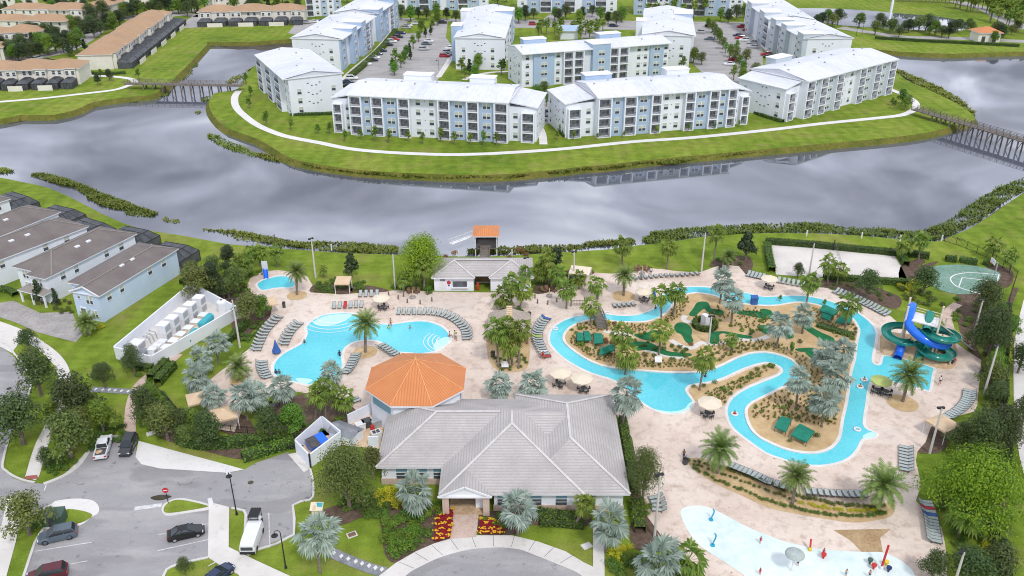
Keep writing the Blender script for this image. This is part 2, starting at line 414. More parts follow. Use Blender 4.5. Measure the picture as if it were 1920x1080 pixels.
mat('bark', (.16, .13, .10), (.24, .20, .165), 4, .95, fine=3)
mat('palm_bark', (.17, .14, .11), (.27, .23, .19), 5, .95, stretch=(1, 1, 3))
mat('dark_bark', (.07, .05, .04), (.12, .09, .07), 5, .95)
mat('rock_tan', (.46, .31, .18), (.56, .41, .26), .7, .9, fine=4, bump=.6)
mat('utility_green', (.055, .10, .075), (.075, .125, .095), 1, .6)
mat('sign_red', (.55, .02, .035), (.5, .02, .03), 2, .5)
mat('red_plastic', (.55, .03, .03), None, 2, .5); mat('yellow_plastic', (.75, .55, .05), None, 2, .5); mat('aqua_plastic', (.03, .38, .55), None, 2, .4)
mat('skin', (.50, .30, .20), (.42, .24, .16), 5, .6); mat('dark_skin', (.16, .085, .055), None, 5, .6); mat('hair', (.03, .02, .015), None, 5, .7)
mat('cloth_navy', (.03, .05, .14), None, 4, .9); mat('cloth_red', (.5, .05, .06), None, 4, .9); mat('cloth_white', (.7, .7, .7), None, 4, .9); mat('cloth_teal', (.05, .3, .32), None, 4, .9); mat('cloth_lime', (.45, .6, .15), None, 4, .9)
mat('tyre', (.02, .02, .02), None, 3, .9); mat('rim', (.5, .5, .52), None, 3, .3, metal=.6); mat('lamp_red', (.45, .02, .02), None, 3, .3)
for nm, c in (('white', (.74, .75, .76)), ('black', (.012, .012, .014)), ('charcoal', (.035, .038, .042)), ('slate', (.10, .13, .16)), ('maroon', (.10, .015, .025)), ('silver', (.42, .43, .45)), ('red', (.4, .02, .03)), ('navy', (.02, .035, .09))):
    mat('paint_'+nm, c, tuple(v*.92 for v in c), .8, .22, .55)
mat('glass_car', (.02, .028, .033), (.035, .045, .05), 1, .08, .6)
mat('ridge_orange', (.74, .38, .17), (.68, .33, .14), 1, .5)
mat('fence_black', (.02, .02, .02), None, 1, .5)
mat('red_flower', (.28, .012, .02), (.2, .01, .015), 3); mat('yellow_flower', (.75, .45, .03), (.65, .38, .02), 3)
mat('fountain_spray', (.85, .87, .9), (.75, .78, .83), 2, .6)
mat('curtain', (.55, .58, .5), (.45, .48, .42), 2, .8)
rows('tile_grey', (.56, .525, .505), (.36, .335, .325), None, .43, .22, depth=.3)
rows('shingle_dark', (.235, .205, .19), (.115, .092, .092), None, .35, .2, depth=.15)
rows('shingle_light', (.33, .30, .27), (.25, .225, .205), None, .35, .2, depth=.15)
rows('tile_terracotta', (.50, .325, .195), (.39, .245, .145), None, .45, .12, depth=.2)
rows('tile_darkred', (.20, .08, .07), (.14, .055, .05), None, .45, .15, depth=.2)
rows('metal_orange', (.66, .255, .095), (.54, .195, .072), None, .42, .3, rough=.5, vert=True, depth=.28)
leafmat('leaf_oak', (.030, .062, .016), (.105, .150, .038), .2, .02, .25)
leafmat('leaf_dark', (.020, .040, .014), (.060, .088, .030), .15, .015, .25)
leafmat('leaf_lime', (.10, .225, .010), (.31, .45, .022), .3, .01, .1)
leafmat('leaf_green', (.06, .155, .014), (.19, .30, .032), .25, .025, .25)
leafmat('leaf_olive', (.060, .092, .018), (.185, .225, .050), .2, .025, .25)
leafmat('leaf_silver', (.17, .235, .185), (.40, .475, .405), .15, .008, .12)
leafmat('leaf_palm', (.09, .175, .016), (.26, .33, .050), .25, .015, .2)
leafmat('leaf_date', (.10, .165, .03), (.25, .32, .085), .2, .015, .15)
leafmat('leaf_yellow', (.40, .42, .015), (.64, .58, .04), .25, .015, .12)
leafmat('leaf_hedge', (.050, .12, .014), (.145, .23, .030), .2, .015, .2)
leafmat('leaf_reed', (.10, .15, .018), (.215, .245, .036), .2, .02, .2)
leafmat('leaf_rust', (.20, .10, .03), (.30, .17, .06), .2, .02, .2)
leafmat('leaf_tuft', (.20, .20, .05), (.38, .35, .12), .2, .02, .2)
# ---------------------------------------------------------------- vegetation meshes (shared by the copies)
def quads_mesh(name, V, mats):
    V = np.asarray(V, dtype=np.float32).reshape(-1, 3); nq = len(V)//4
    me = bpy.data.meshes.new(name); me.vertices.add(len(V)); me.vertices.foreach_set('co', V.ravel())
    me.loops.add(nq*4); me.loops.foreach_set('vertex_index', np.arange(nq*4, dtype=np.int32))
    me.polygons.add(nq); me.polygons.foreach_set('loop_start', np.arange(0, nq*4, 4, dtype=np.int32)); me.polygons.foreach_set('loop_total', np.full(nq, 4, dtype=np.int32))
    me.materials.append(MT[mats]); me.update(calc_edges=True); me.validate(); return me
def unit(a): return a/np.maximum(np.linalg.norm(a, axis=-1, keepdims=True), 1e-6)
def leaves(C, N, size, asp=.62, jit=.35):
    n = len(C); N = unit(N+rng.normal(0, jit, (n, 3))); t = unit(np.cross(N, rng.normal(0, 1, (n, 3)))); b = np.cross(N, t)
    s = size*rng.uniform(.65, 1.3, (n, 1))
    return np.stack([C-t*s, C+b*s*asp, C+t*s, C-b*s*asp], 1)
def cloud(lobes, n, size, low=-.35, shell=.5, asp=.5):
    L = np.array(lobes, float); w = (L[:, 3]*L[:, 4]+L[:, 5]*L[:, 3]); idx = rng.choice(len(L), n, p=w/w.sum())
    d = unit(rng.normal(0, 1, (n, 3))); bad = (d[:, 2] < low) & (rng.random(n) < .75); d[bad, 2] *= -1
    rr = shell+(1-shell)*rng.random((n, 1))**.6
    rr *= 1+.22*np.abs(rng.normal(0, 1, (n, 1)))*(rng.random((n, 1)) < .3)
    C = L[idx, :3]+d*L[idx, 3:6]*rr
    return leaves(C, d+np.array([0, 0, .35]), size, asp)
def rot_tube(mb, a, b, r0, r1, seg=6):
    m = [Vector(a).lerp(Vector(b), t)+Vector((random.uniform(-.06, .06), random.uniform(-.06, .06), 0))*(0 < t < 1) for t in (0, .35, .7, 1)]
    return mb.tube(m, [r0, r0*.7+r1*.3, r0*.35+r1*.65, r1], seg)
def broad(name, seed, h, r, nl, nleaf, size, leaf, bark='bark', cone=0.0, base=.3, flat=.75):
    random.seed(seed); mb = MB(); lobes = []
    fork = h*base
    rot_tube(mb, (0, 0, -.1), (0, 0, fork), h*.028+.05, h*.022+.03)
    for i in range(nl):
        a = 2.4*i+random.uniform(-.4, .4); t = (i+.5)/nl; lvl = fork+(h-fork)*(.12+.72*t)
        rad = r*(.62-.50*t*(1 if not cone else 1))*(1-cone*t)+random.uniform(-.08, .08)*r
        if i % 3 == 2: rad *= .45
        c = (math.cos(a)*rad, math.sin(a)*rad, lvl); s = r*random.uniform(.34, .52)*(1-cone*t*.7)
        lobes.append((*c, s, s, s*flat)); rot_tube(mb, (0, 0, fork*random.uniform(.75, 1)), (c[0]*.85, c[1]*.85, c[2]-s*.2), h*.014+.02, .02, 4)
    rot_tube(mb, (0, 0, fork), (0, 0, h*.8), h*.02+.02, .02, 5)
    return (mb.mesh(bark, name='trunk'), quads_mesh('crown', cloud(lobes, nleaf, size), leaf), h)
SP = {}
for k in range(3):
    SP['oak', k] = broad('oak', 20+k, 6.0, 2.9, 13+k, 3500, .145, 'leaf_oak', base=.28)
    SP['dark', k] = broad('dark', 30+k, 6.5, 2.4, 12, 4300, .145, 'leaf_dark', base=.2)
    SP['green', k] = broad('green', 40+k, 5.0, 2.2, 10, 2700, .145, 'leaf_green', base=.25)
    SP['young', k] = broad('young', 50+k, 4.6, 1.35, 8, 330, .24, 'leaf_green', base=.3)
    SP['olive', k] = broad('olive', 60+k, 5.0, 2.5, 12, 2300, .145, 'leaf_olive', base=.25)
    SP['conifer', k] = broad('conifer', 70+k, 7.0, 2.0, 14, 1100, .28, 'leaf_dark', cone=.75, base=.14)
SP['magnolia', 0] = broad('magnolia', 81, 6.5, 2.1, 13, 900, .36, 'leaf_dark', cone=.5, base=.2)
SP['magnolia', 1] = broad('magnolia', 84, 6.5, 2.1, 13, 900, .36, 'leaf_dark', cone=.3, base=.22)
SP['poinciana', 0] = broad('poinciana', 90, 6.5, 5.2, 30, 17000, .115, 'leaf_lime', base=.3, flat=.42)
SP['poinciana', 1] = broad('poinciana', 93, 6.5, 4.0, 28, 12000, .11, 'leaf_lime', base=.3, flat=.6)
SP['bigoak', 0] = broad('bigoak', 95, 8.5, 4.3, 15, 10000, .13, 'leaf_olive', base=.22, flat=.8)
SP['bigoak', 1] = broad('bigoak', 97, 7.5, 4.0, 14, 9000, .13, 'leaf_oak', base=.22, flat=.8)
def fan_crown(seed, nleaf, pet, rad, emin, emax, leaf, droop, seg=11, spread=125, ej=9):
    random.seed(seed); V = []
    for i in range(nleaf):
        a = 2.399*i+random.uniform(-.2, .2); t = (i+.5)/nleaf; e = R(emax+(emin-emax)*t**.85+random.uniform(-ej, ej))
        d = Vector((math.cos(a)*math.cos(e), math.sin(a)*math.cos(e), math.sin(e)))
        p = pet*random.uniform(.6, 1.25); c = d*p; side = Vector((-math.sin(a), math.cos(a), 0)); up = side.cross(d)*-1
        wv = side*.03; V += [Vector((0, 0, 0))-wv, Vector((0, 0, 0))+wv, c+wv, c-wv]
        dd = (d+Vector((0, 0, -.35))).normalized(); side2 = (side+up*random.uniform(-.3, .3)).normalized()
        rr = rad*random.uniform(.85, 1.12); dl = R(spread*2/seg/2)*.95
        for k in range(seg):
            b = R(-spread+2*spread*(k+.5)/seg)
            f = lambda an, q: c+(dd*math.cos(an)+side2*math.sin(an))*q+Vector((0, 0, -droop*(q/rad)**2*abs(.4+.6*abs(math.sin(an)))))
            L = rr*(1-.18*abs(b)/R(spread))*random.uniform(.9, 1.08); lift = Vector((0, 0, .05*rad*(1 if k % 2 else -1)))
            V += [c, f(b-dl, L*.62)+lift, f(b, L), f(b+dl, L*.62)-lift]
    return quads_mesh('crown', [tuple(v) for v in V], leaf)
def date_crown(seed, nf, L, leaf, emin=-35, emax=82, pairs=15, lw=.17):
    random.seed(seed); V = []
    for i in range(nf):
        a = 2.399*i+random.uniform(-.15, .15); t = (i+.5)/nf; e = R(emax+(emin-emax)*t**.9+random.uniform(-6, 6)); l = L*random.uniform(.85, 1.08)
        side = Vector((-math.sin(a), math.cos(a), 0)); pts = []; p = Vector((0, 0, 0)); el = e
        for k in range(9):
            pts.append(p.copy()); p = p+Vector((math.cos(a)*math.cos(el), math.sin(a)*math.cos(el), math.sin(el)))*(l/8); el -= R(9.5)*(.5+.08*k)
        for k in range(8):
            wd = .045*(1-k/9); V += [pts[k]-side*wd, pts[k]+side*wd, pts[k+1]+side*wd*.9, pts[k+1]-side*wd*.9]
        for k in range(pairs):
            q = .14+.84*k/(pairs-1); x = q*8; j = min(int(x), 7); b = pts[j].lerp(pts[j+1], x-j); tg = (pts[j+1]-pts[j]).normalized(); up = side.cross(tg)*-1
            ll = .62*math.sin(math.pi*(.12+.80*q))+.08
            for s in (-1, 1):
                dr = (tg*.55+side*s*.85+up*random.uniform(.05, .45)).normalized(); tip = b+dr*ll+Vector((0, 0, -.10*ll)); w2 = tg*lw
                V += [b-w2*.5, b+w2*.5, tip+w2*.15, tip-w2*.15]
    return quads_mesh('crown', [tuple(v) for v in V], leaf)
PC = {}
for k in range(4):
    PC['silver', k] = fan_crown(100+k, 30, 1.3, 1.2, -55, 80, 'leaf_silver', .4, 13, 110, 20)
    PC['sabal', k] = fan_crown(110+k, 26, 1.25, 1.25, -58, 80, 'leaf_palm', .85, 9, 95)
    PC['date', k] = date_crown(120+k, 50, 3.3, 'leaf_date')
PR = {'silver': 2.45, 'sabal': 1.95, 'date': 3.0}
def palm_trunk(r0, r1, seg=8, bumps=0):
    mb = MB(); n = 9; mb.tube([(0, 0, k/(n-1)) for k in range(n)], [r0*1.25]+[r0+(r1-r0)*k/(n-1)+(.02 if k % 2 else 0) for k in range(1, n)], seg); return mb.mesh('palm_bark', name='trunk')
TRK = {'silver': palm_trunk(.19, .16), 'sabal': palm_trunk(.17, .15), 'date': palm_trunk(.24, .22)}
LOOKS = {'silver': ('silver_fan_palm', 'palm tree'), 'sabal': ('cabbage_palm', 'palm tree'), 'date': ('date_palm', 'palm tree')}
pk = [0]
def palm(kind, bx, by, cx, cy, r, label, group=None, h=None):
    pk[0] += 1; b = G(bx, by); h = h or max(HT(bx, by, cy), .8); c = G(cx, cy, h)
    dx = max(-.35*h, min(.35*h, c.x-b.x)); nm, cat = LOOKS[kind]; t = thing(nm, label, cat, b, 0, group)
    v = Vector((dx, 0, h)); q = v.to_track_quat('Z', 'Y').to_euler()
    put('trunk', TRK[kind], t, (0, 0, 0), rot=q, scale=(1, 1, v.length))
    s = r/PR[kind]; put('crown', PC[kind, pk[0] % 4], t, v, rz=pk[0]*1.7, scale=(s, s, s*(.95+.1*(pk[0] % 3)))); return t
NAMES = {'oak': 'oak_tree', 'dark': 'evergreen_tree', 'green': 'garden_tree', 'young': 'young_tree', 'olive': 'garden_tree', 'conifer': 'evergreen_tree', 'magnolia': 'magnolia_tree', 'poinciana': 'shade_tree', 'bigoak': 'shade_tree'}
tk = [0]
NV = {'magnolia': 2, 'poinciana': 2, 'bigoak': 2}
def tree(kind, loc, h, label, group=None, wide=1.0, k=None):
    tk[0] += 1; k = tk[0] % NV.get(kind, 3) if k is None else k; tr, cr, h0 = SP[kind, k]; s = h/h0
    t = thing(NAMES[kind], label, 'tree', (loc[0], loc[1], 0), tk[0]*2.1, group, (s*wide, s*wide, s)); put('trunk', tr, t); put('crown', cr, t); return t
def treepx(kind, bx, by, ty, label, group=None, wide=1.0, k=None, h=None):
    return tree(kind, G(bx, by), h or max(1.2, HT(bx, by, ty)), label, group, wide, k)
# small far trees: one mesh each
FAR = []
def joined(parts, name):
    tr, cr = parts[0], parts[1]; mb = MB(); me = bpy.data.meshes.new(name)
    v = [tuple(x.co) for x in tr.vertices]; f = [tuple(p.vertices) for p in tr.polygons]; nb = len(v); nf = len(f)
    v += [tuple(x.co) for x in cr.vertices]; f += [tuple(nb+i for i in p.vertices) for p in cr.polygons]
    me.from_pydata(v, [], f); me.materials.append(tr.materials[0]); me.materials.append(cr.materials[0])
    me.polygons.foreach_set('material_index', [0]*nf+[1]*(len(f)-nf)); me.update(); return me
JN = {}
for (kd, k), prt in list(SP.items()):
    if kd in ('oak', 'dark', 'green', 'young', 'olive', 'conifer'): JN[kd, k] = (joined(prt, 'tree'), prt[2])
def smalltree(kind, loc, h, label, group=None, wide=1.0):
    tk[0] += 1; me, h0 = JN[kind, tk[0] % 3]; s = h/h0
    return tag(put(NAMES[kind], me, None, (loc[0], loc[1], 0), tk[0]*2.1, (s*wide, s*wide, s)), label, 'tree', group)
def smallpalm(loc, h, r, label, group=None):
    tk[0] += 1; t = TPALM; s = r/1.95
    return tag(put('cabbage_palm', t, None, (loc[0], loc[1], 0), tk[0]*1.3, (s, s, h/4.0)), label, 'palm tree', group)
def mk_tpalm():
    cr = fan_crown(140, 24, 1.0, 1.05, -60, 75, 'leaf_palm', .6, 7); v = [Vector(x.co) for x in cr.vertices]
    class Q: pass
    for x in cr.vertices: x.co.z += 4.0
    mb = MB(); mb.tube([(0, 0, 0), (0, 0, 2), (0, 0, 4)], [.2, .16, .15], 6); return joined((mb.mesh('palm_bark'), cr), 'palm')
TPALM = mk_tpalm()
# bushes
BU = {}
def bush(name, seed, n, size, leaf, nl=4):
    random.seed(seed); lo = [(random.uniform(-.45, .45), random.uniform(-.45, .45), random.uniform(.3, .5), *(3*[random.uniform(.42, .6)])) for _ in range(nl)]
    return quads_mesh('foliage', cloud(lo, n, size, low=-.1, shell=.5), leaf)
for k in range(2):
    for nm in ('green', 'yellow', 'hedge', 'olive', 'rust', 'tuft', 'palm'):
        BU[nm, k] = bush(nm, 150+k, 260 if nm != 'tuft' else 70, .125 if nm != 'palm' else .3, 'leaf_'+nm)
bk = [0]
SHN = {'green': 'garden_shrub', 'hedge': 'evergreen_shrub', 'olive': 'olive_bush', 'yellow': 'golden_bush', 'rust': 'bronze_bush', 'palm': 'fan_shrub', 'tuft': 'grass_tuft'}
def shrub(kind, loc, r, label, group=None, zs=1.0, cat='shrub', z=0.0):
    bk[0] += 1; name = SHN[kind]
    return tag(put(name, BU[kind, bk[0] % 2], None, (loc[0], loc[1], z), bk[0]*1.9, (r, r, r*zs)), label, cat, group)
def hedge(pts, w, h, label, leaf='leaf_hedge', n=None, name='hedge', group=None, z=0.0):
    pts = [Vector(p) for p in pts]; L = plen(pts); n = n or int(L*(w+2*h)*24); o = pts[0].copy(); rp = resample(pts, 60)
    i = rng.integers(0, 60, n); f = rng.random(n); C = np.zeros((n, 3)); N = np.zeros((n, 3))
    for q in range(n):
        p, d = rp[i[q]]; p2 = rp[min(i[q]+1, 59)][0]; p = p.lerp(p2, f[q])-o; s = Vector((-d.y, d.x, 0)); side = rng.integers(0, 4)
        if side < 2: u = rng.uniform(-.5, .5)*w; C[q] = (p.x+s.x*u, p.y+s.y*u, h+rng.uniform(-.08, .1)); N[q] = (0, 0, 1)
        else: g = 1 if side == 2 else -1; C[q] = (p.x+s.x*g*w*.5, p.y+s.y*g*w*.5, rng.uniform(.05, h)); N[q] = (s.x*g, s.y*g, .3)
    root = put(name, quads_mesh('foliage', leaves(C, N, .13, .7, .5), leaf), None, (o.x, o.y, z)); tag(root, label, 'hedge', group)
    mb = MB(); band(mb, [p-o for p in pts], w*.86, 0, h*.93); mb.build('dark_core', 'leaf_dark' if leaf != 'leaf_yellow' else leaf, root); return root  # solid dark box that fills the leaf shell
def reeds(name, poly, n, h, label, leaf='leaf_reed', z=.05, w=.22):
    xs = [p[0] for p in poly]; ys = [p[1] for p in poly]; pts = []
    while len(pts) < n:
        p = (random.uniform(min(xs), max(xs)), random.uniform(min(ys), max(ys)))
        if inside(p, poly): pts.append(p)
    V = []; lump = lambda x, y: .5+.5*math.sin(x*.31+1.7*math.sin(y*.37))*math.sin(y*.53+x*.13+1.1*math.sin(x*.21))
    for (x, y) in pts:
        q = lump(x, y)
        if random.random() > .30+.8*q: continue
        a = random.uniform(0, 6.3); hh = h*random.uniform(.4, 1.1)*(.5+.75*q); lx, ly = math.cos(a)*hh*.95, math.sin(a)*hh*.95; wx, wy = -math.sin(a)*w, math.cos(a)*w
        V += [(x-wx, y-wy, z-.03), (x+wx, y+wy, z-.03), (x+wx*.5+lx, y+wy*.5+ly, z+hh*.75), (x-wx*.5+lx, y-wy*.5+ly, z+hh*.75)]
    o = put(name, quads_mesh('blades', V, leaf)); return tag(o, label, None, None, 'stuff')
# ---------------------------------------------------------------- the ground, water, roads, paths (kind = structure)
def sheet(name, poly, z, m, label=None, z0=None):
    mb = MB(); mb.prism([(p[0], p[1]) for p in poly], z if z0 is None else z0, z); return tag(mb.build(name, m), label, None, None, 'structure')
def ribbon(name, pts, w, z, m, label=None, z0=None, closed=False, off=0.0):
    mb = MB(); band(mb, pts, w, z if z0 is None else z0, z, closed, off); return tag(mb.build(name, m), label, None, None, 'structure')
LAKE_S = "-220,318 -60,326 0,333 40,341 90,352 140,374 180,395 230,418 280,432 350,443 430,458 480,461 517,465 560,468 640,474 730,477 800,479 880,481 960,479 1052,473 1135,468 1197,460 1225,457 1272,451 1310,445 1370,440 1435,437 1515,437 1615,442 1690,449 1752,453 1785,442 1815,430 1840,415 1865,399 1890,381 1920,362 2000,310 2150,240"
LAKE_E = "2200,112 1915,105 1790,101 1690,97 1600,98 1640,118 1675,132 1700,150 1740,168 1780,187 1815,207 1828,224 1810,241 1740,260 1665,270 1560,280 1440,291 1347,300 1210,313 1135,322 1092,325 1055,330 1000,335 960,339 900,341 830,340 755,337 667,331 580,318 540,307 517,293 480,271 425,251 400,228 391,206 399,186 425,171 447,166 462,141 480,122 500,112 560,90 556,80 475,86 395,86 388,91 362,112 337,137 316,158 305,173 287,187 240,192 175,201 150,213 100,226 37,226 0,234 -220,262"
WL = -1.6     # water level
def shore(s, z):
    o = []
    for a in s.split():
        px, py = map(float, a.split(',')); near = (py < 225 and 1630 < px < 1830) or (py < 172 and 315 < px < 560 and py > 92)
        p = G(px, py, 0 if near else z); o.append(Vector((p.x, p.y+(0 if near else 1.2), 0)))
    return o
lake = smooth_closed(P(LAKE_S)+shore(LAKE_E, WL), 2); nL = len(lake)
mb = MB(); mb.v = [(-2500, -300, 0), (2500, -300, 0), (2500, 6000, 0), (-2500, 6000, 0)]+[(p.x, p.y, 0) for p in lake]
for t in tessellate_polygon([[Vector(v) for v in mb.v[:4]], [Vector(v) for v in mb.v[4:]]]):
    a, b, c = (Vector(mb.v[i]) for i in t); t = list(t)
    if (b-a).cross(c-a).z < 0: t.reverse()
    mb.f.append(tuple(t)); mb.m.append(0)
tag(mb.build('ground', 'grass'), None, None, None, 'structure')
ar = sum(lake[i].x*lake[(i+1) % nL].y-lake[(i+1) % nL].x*lake[i].y for i in range(nL)); sg = 1 if ar > 0 else -1
mb = MB(); inn = []
for i in range(nL):
    d = (lake[(i+1) % nL]-lake[i-1]).normalized(); inn.append(lake[i]+Vector((-d.y, d.x, 0))*sg*1.5)
for i in range(nL):
    j = (i+1) % nL; mb.face([lake[i], lake[j], (inn[j].x, inn[j].y, WL-.15), (inn[i].x, inn[i].y, WL-.15)])
tag(mb.build('bank', 'bank_soil'), None, None, None, 'structure')
sheet('lake', [(-420, 110), (520, 110), (520, 560), (-420, 560)], WL, 'lake_water')
sheet('pond', smooth_closed(Z(3, 0, "150,66 320,62 500,66 730,78 950,98 1130,112 1300,128 1420,150 1500,172 1500,200 1460,228 1250,232 950,216 560,192 350,152 200,110"), 2), .06, 'lake_water')
sheet('bank', Z(0, 0, "-200,930 0,935 100,925 200,905 400,905 560,860 620,845 700,800 620,780 450,825 300,845 100,875 -200,880", WL), WL+.03, 'dark_mud')
sheet('bank', Z(0, 0, "1580,350 1640,345 1700,362 1790,372 1900,366 1960,380 2200,350 2300,300 1900,320 1700,330 1580,335", WL), WL+.03, 'dark_mud')
# far fields and neighbourhood streets
for s in ("0,-60 1920,-60 1920,-14 0,-14",):
    sheet('field', P(s), .012, 'grass')
# asphalt: car park by the club
AS = P("-120,620 0,648 25,668 45,692 55,718 50,740 30,790 17,812 3,870 8,884 25,897 47,905 80,907 115,896 145,876 165,850 172,838 182,816 256,816 254,857 265,871 300,879 425,887 456,882 480,868 540,848 562,870 582,882 586,922 580,937 549,947 551,1002 480,1031 459,1036 461,965 450,957 432,952 392,952 390,1045 357,1052 320,1062 305,1080 300,1140 20,1140 45,1080 66,1017 85,987 97,947 60,962 0,985 -120,995")
sheet('road', AS, .03, 'asphalt')
def kerb(s, closed=False, w=.32, name='kerb', n=3):
    p = P(s); p = smooth_closed(p, n) if closed else smooth_open(p, n)
    return ribbon(name, p, w, .14, 'kerb_concrete', None, 0, closed)
kerb("-120,613 0,641 27,664 48,690 58,718 53,741 33,790 20,812 5,870 11,883 27,894 48,902 66,905")
kerb("82,908 115,895 145,876 165,850 172,835 185,815", w=.5); kerb("560,868 582,881 588,922 581,938 549,948 551,1003 480,1032 459,1037 461,966 452,957 434,953", n=2)
kerb("390,1046 357,1053 322,1063 307,1080 300,1140", n=2); kerb("20,1140 45,1080 66,1017 85,987 97,950", n=2); kerb("-120,1000 0,989 60,966 97,947")
ISL = smooth_closed(P("303,957 306,948 312,943 328,936 350,936 388,945 395,952 390,957 350,963 320,968 308,966"), 3)
sheet('traffic_island', ISL, .12, 'kerb_concrete', z0=0)
sheet('island_lawn', smooth_closed(P("307,957 312,947 328,939 350,940 384,948 388,952 350,959 320,963 310,962"), 3), .14, 'grass')
sheet('traffic_island', smooth_closed(P("97,946 120,938 150,936 175,940 186,952 184,963 172,970 150,986 120,990 92,984"), 3), .12, 'white_concrete', z0=0)
sheet('island_lawn', smooth_closed(P("122,957 150,958 174,967 154,981 126,985 118,975"), 3), .14, 'grass')
# concrete ramp and walks
sheet('concrete_apron', P("260,827 300,838 370,857 430,873 458,881 425,887 300,879 265,871 254,857"), .06, 'white_concrete')
sheet('concrete_apron', smooth_closed(P("112,896 140,872 163,846 174,838 168,850 150,872 120,893"), 2), .05, 'worn_paint')
sheet('sidewalk', P("392,934 402,945 430,952 429,1027 480,1052 545,1082 620,1120 470,1120 447,1078 412,1060 390,1046"), .15, 'concrete', z0=0)
ribbon('sidewalk', smooth_open(P("-60,592 0,610 45,629 88,657 112,682 121,708 117,737 107,770 95,800 80,830 70,860 61,892 57,898"), 4), 1.9, .06, 'concrete')
sheet('tactile_strip', P("49,893 70,891 72,898 47,900"), .068, 'red_brick')
ribbon('sidewalk', P("30,930 24,965 12,1020 -8,1090"), 2.2, .06, 'concrete')
ribbon('garden_path', smooth_open(P("334,664 305,690 278,707 262,722 253,738 247,758 244,785 243,822"), 4), 1.75, .05, 'brick_path')
ribbon('garden_path', P("172,730 205,732 250,735"), 1.5, .052, 'slate_path')
ribbon('garden_path', smooth_open(P("606,1027 630,1040 665,1055 700,1068 722,1073"), 3), 1.6, .052, 'slate_path')
for s in ("180,730 193,731 205,731 216,732 228,733 240,734", "612,1030 626,1037 640,1043 653,1048 667,1053 679,1057 692,1061 704,1065 716,1068"):
    mb = MB()
    for p in P(s): mb.face([(p.x, p.y-.42, .058), (p.x+.28, p.y, .058), (p.x, p.y+.42, .058), (p.x-.28, p.y, .058)])
    tag(mb.build('path_markings', 'white_concrete'), None, None, None, 'structure')
# front drive
ringo = P("690,1100 712,1080 742,1057 780,1035 815,1020 845,1011 892,1005 960,1005 1010,1017 1060,1035 1095,1056 1112,1064 1112,985 1132,980 1134,1100")
sheet('drive_walk', ringo, .13, 'concrete', z0=0)
sheet('drive', smooth_open(P("740,1110 762,1080 792,1062 830,1045 880,1032 915,1029 942,1028 975,1032 997,1040 1047,1060 1090,1080 1105,1110"), 3), .15, 'asphalt')
mb = MB()
for a, b in ((762, 1061), (790, 1045), (820, 1033), (852, 1022), (888, 1016), (925, 1014), (962, 1015), (998, 1024), (1030, 1036), (1062, 1050)):
    p = G(a, b); c = G(930, 1130); d = Vector((p.x-c.x, p.y-c.y, 0)).normalized(); mb.bar((p.x-d.x*1.1, p.y-d.y*1.1, .135), (p.x+d.x*1.1, p.y+d.y*1.1, .135), .05, .004)
tag(mb.build('walk_joints', 'dark_mud'), None, None, None, 'structure')
# bay lines
mb = MB()
def line(a, b, w=.13, z=.036):
    a = G(*a); b = G(*b); d = (b-a).normalized(); q = Vector((-d.y, d.x, 0))*w/2; mb.face([(a.x-q.x, a.y-q.y, z), (b.x-q.x, b.y-q.y, z), (b.x+q.x, b.y+q.y, z), (a.x+q.x, a.y+q.y, z)])
for a, b in (((65, 1034), (172, 1017)), ((130, 1058), (164, 1052)), ((297, 1003), (312, 1000)), ((380, 984), (392, 982)), ((295, 1033), (391, 1012)), ((504, 962), (506, 1027)), ((549, 948), (551, 1004)), ((88, 905), (83, 921)), ((82, 908), (90, 906)), ((390, 1062), (412, 1050))): line(a, b)
line((252, 954), (303, 947), .75)
tag(mb.build('bay_markings', 'worn_paint'), None, None, None, 'structure')
sheet('manhole', [(p.x, p.y) for p in [G(470, 905)+Vector((math.cos(a)*.42, math.sin(a)*.42, 0)) for a in np.linspace(0, 6.0, 14)]], .04, 'dark_mud')
sheet('manhole', [(p.x, p.y) for p in [G(17, 729)+Vector((math.cos(a)*.42, math.sin(a)*.42, 0)) for a in np.linspace(0, 6.0, 14)]], .04, 'dark_mud')
sheet('dark_patch', smooth_closed(P("282,933 300,928 315,929 322,932 305,938 290,938"), 3), .034, 'dark_mud')  # flat dark patch lying on the asphalt
# driveway of the houses
sheet('driveway', P("-40,575 25,564 75,587 135,585 155,628 142,642 107,633 70,623 32,606 0,595 -40,590"), .04, 'grey_paver')
sheet('driveway', P("-60,598 0,606 45,632 22,662 0,650 -60,634"), .055, 'concrete')
# pool deck
DK = P("462,538 470,522 490,511 520,507 552,511 576,519 586,535 583,549 640,553 662,551 700,548 745,545 800,547 818,548 990,550 1010,552 1040,545 1075,535 1100,520 1105,508 1115,512 1150,514 1185,511 1195,507 1210,503 1247,506 1267,509 1310,512 1335,503 1355,497 1385,500 1400,517 1440,521 1500,535 1552,541 1580,548 1620,565 1665,590 1685,607 1692,620 1770,628 1815,660 1840,676 1836,720 1832,760 1827,772 1777,785 1745,802 1735,830 1720,847 1717,865 1727,910 1717,940 1765,990 1772,1022 1776,1085 1780,1140 1345,1140 1322,1080 1272,1027 1252,1022 1230,992 1210,965 1202,930 1196,880 1185,822 1157,780 1145,762 1060,760 860,790 700,790 655,792 672,776 655,760 620,748 560,735 500,745 455,765 440,810 405,806 385,760 383,722 410,700 450,668 480,645 487,618 507,594 510,577 475,556")
sheet('pool_deck', DK, .10, 'deck_stone', z0=0)
sheet('club_walk', P("847,958 898,962 893,1008 844,1012"), .145, 'brick_path')
def bed(s, m='mulch', z=.13, n=3, name='mulch_bed'):
    return sheet(name, smooth_closed(P(s), n), z, m)
bed("583,549 585,538 600,533 650,536 660,540 658,551 628,552 626,549"); bed("660,548 664,538 690,536 715,541 730,546 712,549")
